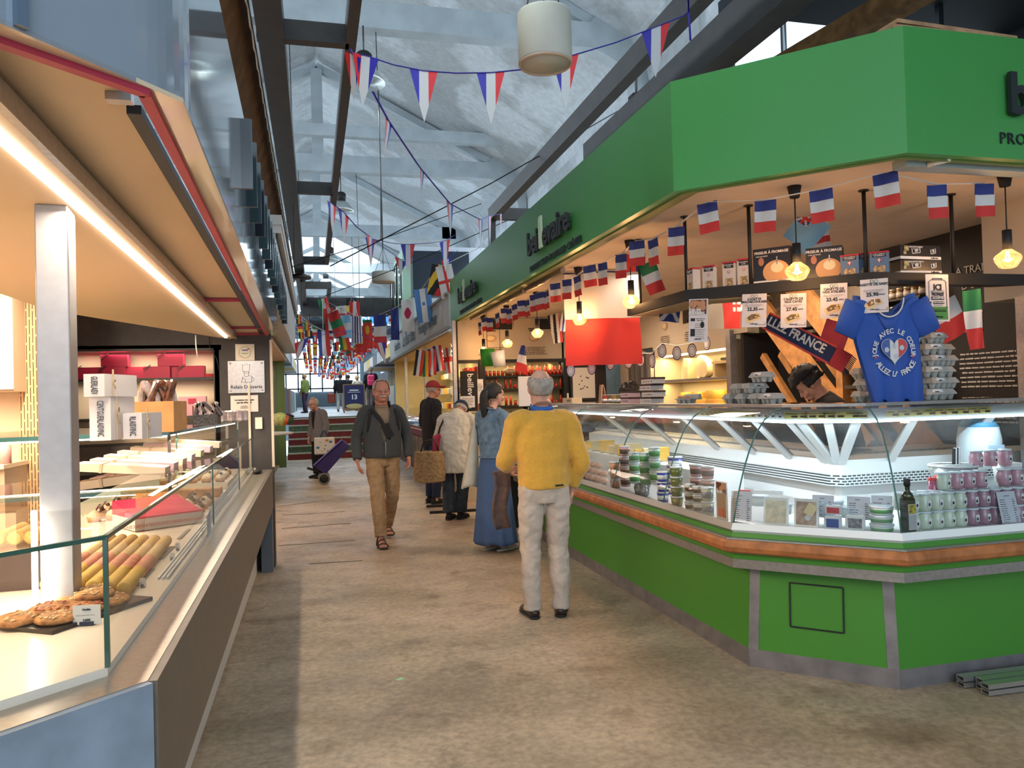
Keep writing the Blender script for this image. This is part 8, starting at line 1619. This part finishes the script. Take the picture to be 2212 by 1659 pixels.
def hang(u,v,w,h,y,pi,lab,vert=None,rot=0,grp=None):
 c3=pal[pi];o=flat_flag('hanging_flag',lab,'flag',q4(u,v,w,h,y,rot),stripes3(R.random()<.5 if vert is None else vert),[COLS[c3[0]],COLS[c3[1]],COLS[c3[2]]],bend=.03)
 if grp:o['group']=grp
TOPS.clear()
flat_flag('cross_flag','white flag with red cross at the far end of the green fascia','flag',q4(965,608,.26,.52,12.0,-.18),lambda a,c:1 if(abs(a-.5)<.09 or abs(c-.5)<.06)else 0,[FWH,FR]);flat_flag('black_yellow_flag','black, yellow and red flag behind the white flag with the cross','flag',q4(942,605,.22,.50,12.2,.2),lambda a,c:(0,1,0,2)[int((a+c)*2)%4],[FK,FY,FR])
flat_flag('blue_white_flag','blue white blue flag hanging above the white shop sign','flag',q4(916,660,.30,.60,13.5,-.1),lambda a,c:1 if.35<a<.68 and not((a-.5)**2+(c-.45)**2<.005)else 0,[mat('mid_blue_flag',(.08,.20,.45),.7),FWH]);flat_flag('red_disc_flag','white flag with a red disc above the white shop sign','flag',q4(881,682,.24,.60,14.5,0),lambda a,c:1 if(a-.5)**2+((c-.42)*1.6)**2<.075 else 0,[FWH,mat('crimson_disc',(.42,.02,.07),.7)])
flat_flag('navy_flag','narrow navy flag beside the flag with the red disc','flag',q4(853,700,.16,.62,15,0),lambda a,c:0,[FB]);flat_flag('tricolour_flag','blue white red flag hanging between the neon sign and the navy flag','flag',q4(821,716,.25,.66,15.2,0),stripes3(1),[FB,FWH,FR])
flat_flag('red_green_flag','red flag with green top and pale disc beside the neon sign','flag',q4(794,722,.20,.60,16,0),lambda a,c:0 if c<.12 else(2 if(a-.5)**2+((c-.35)*1.5)**2<.05 else 1),[FG,FR,FY]);flat_flag('striped_blue_white_flag','white flag with thin blue stripes below the neon sign','flag',q4(770,712,.24,.58,16.5,0),lambda a,c:int(a*9)%2,[FWH,FB])
T1=list(TOPS);TOPS.clear()
spots=[(702,668,1,'green white red flag beside the steel frame in the hanging group'),(712,690,4,'red and white flag beside the green white red one'),(727,700,9,'red and green flag near the middle of the hanging group'),(738,685,7,'white and red flag near the middle of the hanging group'),(748,705,3,'sky blue and white flag in the hanging group'),(757,668,8,'black, yellow and red flag high in the hanging group'),(766,676,4,'bright red flag high in the hanging group'),(743,732,5,'green, yellow and red flag low in the hanging group'),(700,742,0,'blue white red flag low beside the black banner'),(779,735,8,'yellow and black flag below the striped one')]
for(u,v,pi,lab)in spots:hang(u,v,.26,.55,18+R.uniform(-1.5,2.5),pi,lab,rot=R.uniform(-.35,.35))
for row in range(12):
 y=20+row*1.7;n=13;q=thing('flag_garland','garland of small national flags across the far aisle, %s of the row receding'%('first','second','third','fourth','fifth','sixth','seventh','eighth','ninth','tenth','eleventh','twelfth')[row],'garland',(.9,y,3.4));xs=[]
 for k in range(n):
  f=k/(n-1);x=lerp(-.35,1.95,f);z=(3.75-row*.03)-.55*math.sin(f*PI)+R.uniform(-.03,.03);c3=pal[R.randrange(10)];a=R.uniform(-.5,.5);b=B();v_=R.random()<.5;w=.13;h=.24
  for s_ in range(3):
   if v_:b.quad([(x-w/2,y,z-s_*h/3),(x+w/2,y+a*w,z-s_*h/3),(x+w/2,y+a*w,z-(s_+1)*h/3),(x-w/2,y,z-(s_+1)*h/3)],s_)
   else:b.quad([(x-w/2+s_*w/3,y,z),(x-w/2+(s_+1)*w/3,y+a*w/3,z),(x-w/2+(s_+1)*w/3,y+a*w/3,z-h),(x-w/2+s_*w/3,y,z-h)],s_)
  fin('small_flag',b,[COLS[i]for i in c3],q);xs.append(Vector((x,y,z)))
 fin('string',B().tube([Vector((-1.0,y,4.1))]+xs+[Vector((2.6,y,4.1))],.008,4),FWH,q)
struct('window_end',B().box((.2,74.9,5.0),(8,.05,5.0)),mat('bright_end_window',(.8,.9,1),.4,emit=1.5,ecol=(.75,.88,1)))
b=B()
for k in range(8):b.box((-3.7+k*1.1,74.8,5),(.12,.08,5))
for k in range(4):b.box((.2,74.8,2.8+k*1.4),(8,.08,.12))
struct('window_end_bars',b,fr)
t=thing('shopping_trolley','purple blue wheeled shopping trolley tilted behind the walking man','shopping trolley',(.25,15.0,0));PUP=mat('purple_blue_nylon',(.06,.045,.20),.5,noise=.1,nscale=8)
wc=at(700,1034,y=15.0);wc.z=.11;top=at(757,968,y=14.6);ax=(top-wc).normalized();sd=Vector((0,1,0));nn_=ax.cross(sd).normalized()
if nn_.z<0:nn_=-nn_
L_=.80;o_=wc+ax*.08+nn_*.03;b=B();b.hexa([o_-sd*.15,o_+sd*.15,o_+sd*.15+nn_*.26,o_-sd*.15+nn_*.26],[o_+ax*L_-sd*.14,o_+ax*L_+sd*.14,o_+ax*L_+sd*.14+nn_*.17,o_+ax*L_-sd*.14+nn_*.17]);fin('bag',b,PUP,t,bevel=.02)
b=B();f0=o_+nn_*.265;b.hexa([f0-sd*.16,f0+sd*.16,f0+sd*.16+nn_*.012,f0-sd*.16+nn_*.012],[f0+ax*L_-nn_*.08-sd*.15,f0+ax*L_-nn_*.08+sd*.15,f0+ax*L_-nn_*.068+sd*.15,f0+ax*L_-nn_*.068-sd*.15]);fin('flap',b,mat('lilac_blue_nylon',(.16,.13,.40),.5),t)
for s_ in(-1,1):
 c=wc+sd*.20*s_;w_=fin('wheel',B().lathe([(.03,-.02),(.075,-.02),(.075,.02),(.03,.02)],tuple(c),20,M=Matrix.Rotation(PI/2,3,'X')),BLACKP,t);fin('tyre',B().tube([c+Vector((.095*math.cos(k*PI/12),0,.095*math.sin(k*PI/12)))for k in range(25)],.018,8,caps=False),mat('grey_rubber',(.22,.19,.18),.7),w_)
fin('foot_bracket',B().tube([wc+ax*.1-sd*.12+nn_*.03,wc-Vector((.30,0,-.20))-sd*.12,wc-Vector((.30,0,-.20))+sd*.12,wc+ax*.1+sd*.12+nn_*.03],.014,6),BLACKP,t)
c=at(701,965,y=15.9);t=thing('patterned_tote','white tote bag with colourful fish and shell print held by the elderly person','bag',tuple(c));fin('bag',B().box((c.x,c.y,c.z+.02),(.40,.16,.34),bev=.02),mat('white_tote',(.60,.56,.50),.7),t)
b=B()
for k,(dx,dz,m_)in enumerate(((.05,.11,0),(-.13,-.03,1),(.12,.08,1),(0,-.06,2),(.06,-.10,2),(-.08,.08,3),(-.05,-.10,3),(.02,.01,2))):b.ball((c.x+dx,c.y-.081,c.z+dz+.02),(.035 if k<3 else.022,.003,.024 if k<3 else.008),8,m_,k=5)
fin('print',b,[mat('orange_print',(.55,.18,.03),.6),mat('teal_blue_print',(.03,.16,.32),.6),BRN,mat('ochre_print',(.5,.35,.06),.6)],t);fin('handle',B().tube([c+Vector((-.08,0,.18)),c+Vector((-.02,0,.32)),c+Vector((.02,0,.32)),c+Vector((.08,0,.18))],.012,6),mat('navy_strap',(.02,.04,.12),.7),t)
HOT=mat('cool_lamp_face',(1,1,1),.5,emit=6,ecol=(.82,1,.95));ALU=mat('aluminium_reflector',(.55,.60,.58),.3,metal=.7)
for k,(u,v,y,lab)in enumerate(((787,172,11.2,'large high-bay lamp hanging half behind the steel frame'),(737,452,18.5,'second high-bay lamp beside the steel frame'),(713,560,25.8,'third high-bay lamp down the hall'),(704,612,33.1,'fourth high-bay lamp down the hall'),(0,0,4.1,'high-bay lamp hanging from the truss above the drum lamp'))):
 c=at(u,v,y=y)if u else Vector((.75,4.05,5.2));s=.30;t=thing('high_bay_lamp',lab,'lamp',tuple(c));x_,y_,z_=c;fin('reflector',B().lathe([(s,-.06),(s*.95,0),(s*.6,.14),(s*.3,.20),(s*.28,.20),(s*.55,.13),(s*.9,-.01)],(x_,y_,z_),24),ALU,t);fin('housing',B().lathe([(0,.19),(.11,.19),(.12,.36),(.08,.40),(0,.40)],(x_,y_,z_),14),BLACKP,t);fin('lamp_face',B().lathe([(0,-.03),(s*.88,-.03),(s*.88,-.02),(0,-.02)],(x_,y_,z_),20),HOT,t);fin('chain',B().tube([(x_,y_,z_+.4),(x_,y_,6.98)],.012,5),STEEL,t)
 lamp('high_bay_light',(x_,y_,z_-.06),.2,150,(.85,1,.95),kind='SPOT',spread=140)
DRUM=mat('cream_drum_shade',(.52,.50,.44),.6,noise=.06,nscale=6)
for k,(u,vt,vb,y,w,lab)in enumerate(((1175,30,140,4.2,.155,'large cream cylindrical lamp hanging over the near aisle'),(828,588,610,15,.22,'cream drum lamp further along the aisle'))):
 c=at(u,vt,y=y);c2_=at(u,vb,y=y);t=thing('drum_lamp',lab,'lamp',(c.x,y,c2_.z));x_=c.x;z0,z1=c2_.z,c.z;fin('drum',B().lathe([(w*.98,z0+.006),(w,z0+.02),(w,z1-.01),(w*.97,z1),(0,z1),(0,z1-.01),(w*.9,z1-.02),(w*.9,z0+.01)],(x_,y,0),36),DRUM,t);fin('brown_diffuser',B().lathe([(0,z0+.012),(w*.86,z0+.012),(w*.86,z0+.02),(0,z0+.02)],(x_,y,0),30),mat('brown_mesh',(.24,.16,.11),.7),t);fin('rim',B().tube([(x_+w*.95*math.cos(q*PI/18),y+w*.95*math.sin(q*PI/18),z0+.004)for q in range(37)],.008,6,caps=False),mat('peach_rim',(.52,.36,.26),.6),t)
 for a in(-1,0,1):fin('wire',B().tube([(x_+a*w*.7,y,z1),(x_+a*.01,y,z1+.45),(x_,y,7.6)],.004+.002*(a==0),5),STEEL,t)
cb=[((713,575),(1370,220),9,9,'thin black cable running from the steel joint up to the clerestory'),((560,598),(1040,440),14,13,'thin black cable crossing the hall toward the far windows'),((700,640),(1110,470),15,12,'second thin cable crossing below the first')]
for k,(a,c,y0_,y1_,lab)in enumerate(cb):p0,p1=at(*a,y=y0_),at(*c,y=y1_);tag(fin('cable',B().tube([p0,(p0+p1)/2-Vector((0,0,.05)),p1],.007,5),BLACKP),lab,'cable')
for k,(u,y)in enumerate(((627,11.4),(815,11.4),(640,18.7),(765,18.7),(752,26),(712,26))):p0=at(u,200,y=y);tag(fin('hanging_wire',B().tube([(p0.x,y,7.05),(p0.x+.02,y,5.0),(p0.x,y,3.6+.3*(k%2))],.007,5),STEEL),'thin wire hanging from the roof truss, %s'%('by the first truss beam side','by the first truss mid aisle','by the second truss beam side','by the second truss mid aisle','by the third truss mid aisle','by the third truss beam side')[k],'wire')
t=thing('loudspeaker','small black loudspeaker on a pipe beside the clerestory','loudspeaker',(5.0,10.4,5.0));c=at(1372,228,y=11.0);fin('box',B().box(tuple(c),(.16,.2,.34),bev=.02),BLACKP,t);fin('pipe',B().tube([c+Vector((.03,0,.1)),c+Vector((.03,0,.8)),Vector((5.31,c.y,c.z+.9))],.022,6),STEEL,t)
q=thing('fascia_fins','row of dark glass fins standing off the glossy pastry fascia','fins',(-.25,4,2.5))
for k in range(16):y=3.45+k*.27;z=2.60-.012*k;fin('fin',B().box((-.262,y,z+.02),(.05,.02,.30)),mat('dark_blue_fin',(.01,.014,.025),.15,spec=.8)if k%3==0 else mat('grey_teal_fin',(.03,.055,.065),.15,spec=.8),q)
b=B();b.bar((1.50,10.95,.02),(2.0,10.9,.02),.04,.03);b.bar((1.46,10.35,.02),(2.1,10.3,.02),.04,.03);b.bar((1.8,10.92,.02),(1.83,10.33,.02),.04,.03);b.bar((1.81,10.6,.0),(1.81,10.6,.75),.035,.035,up=(1,0,0));tag(fin('metal_stand',b,BLACKP),'black metal stand base on the floor beside the stooping person','stand')
t=thing('white_pedestal','white and black pedestal unit behind the cotton tote at the counter end','pedestal',(2.15,9.0,0));fin('white_side',B().box((2.22,9.5,.36),(.3,.5,.72)),WHITE,t);fin('black_side',B().box((2.22,9.02,.40),(.34,.42,.80)),BLACKP,t)
tag(fin('sticker',B().box((.42,4.32,.001),(.04,.028,.002),.6),mat('mint_sticker',(.35,.62,.35),.5)),'tiny mint green sticker on the concrete floor','sticker')
for k,(u0,v0,u1,v1)in enumerate(((600,1094,700,1082),(610,1113,745,1105),(608,1142,757,1130),(600,1179,767,1167),(668,1218,783,1211))):
 p0,p1=at(u0,v0,z=.001),at(u1,v1,z=.001);struct('trim_%d'%(10+k),B().bar(p0,p1,.02,.003),mat('floor_groove_dark',(.06,.055,.05),.8))
for pts,lab in((T1,'white cord carrying the national flags along the far end of the green fascia'),(TOPS,'white cord carrying the flags hanging beside the neon sign')):
 P_=sorted(pts,key=lambda q:q.x);tag(fin('string',B().tube([P_[0]+Vector((-.6,0,.3))]+P_+[P_[-1]+Vector((.6,0,.3))],.006,5),FWH),lab,'string')
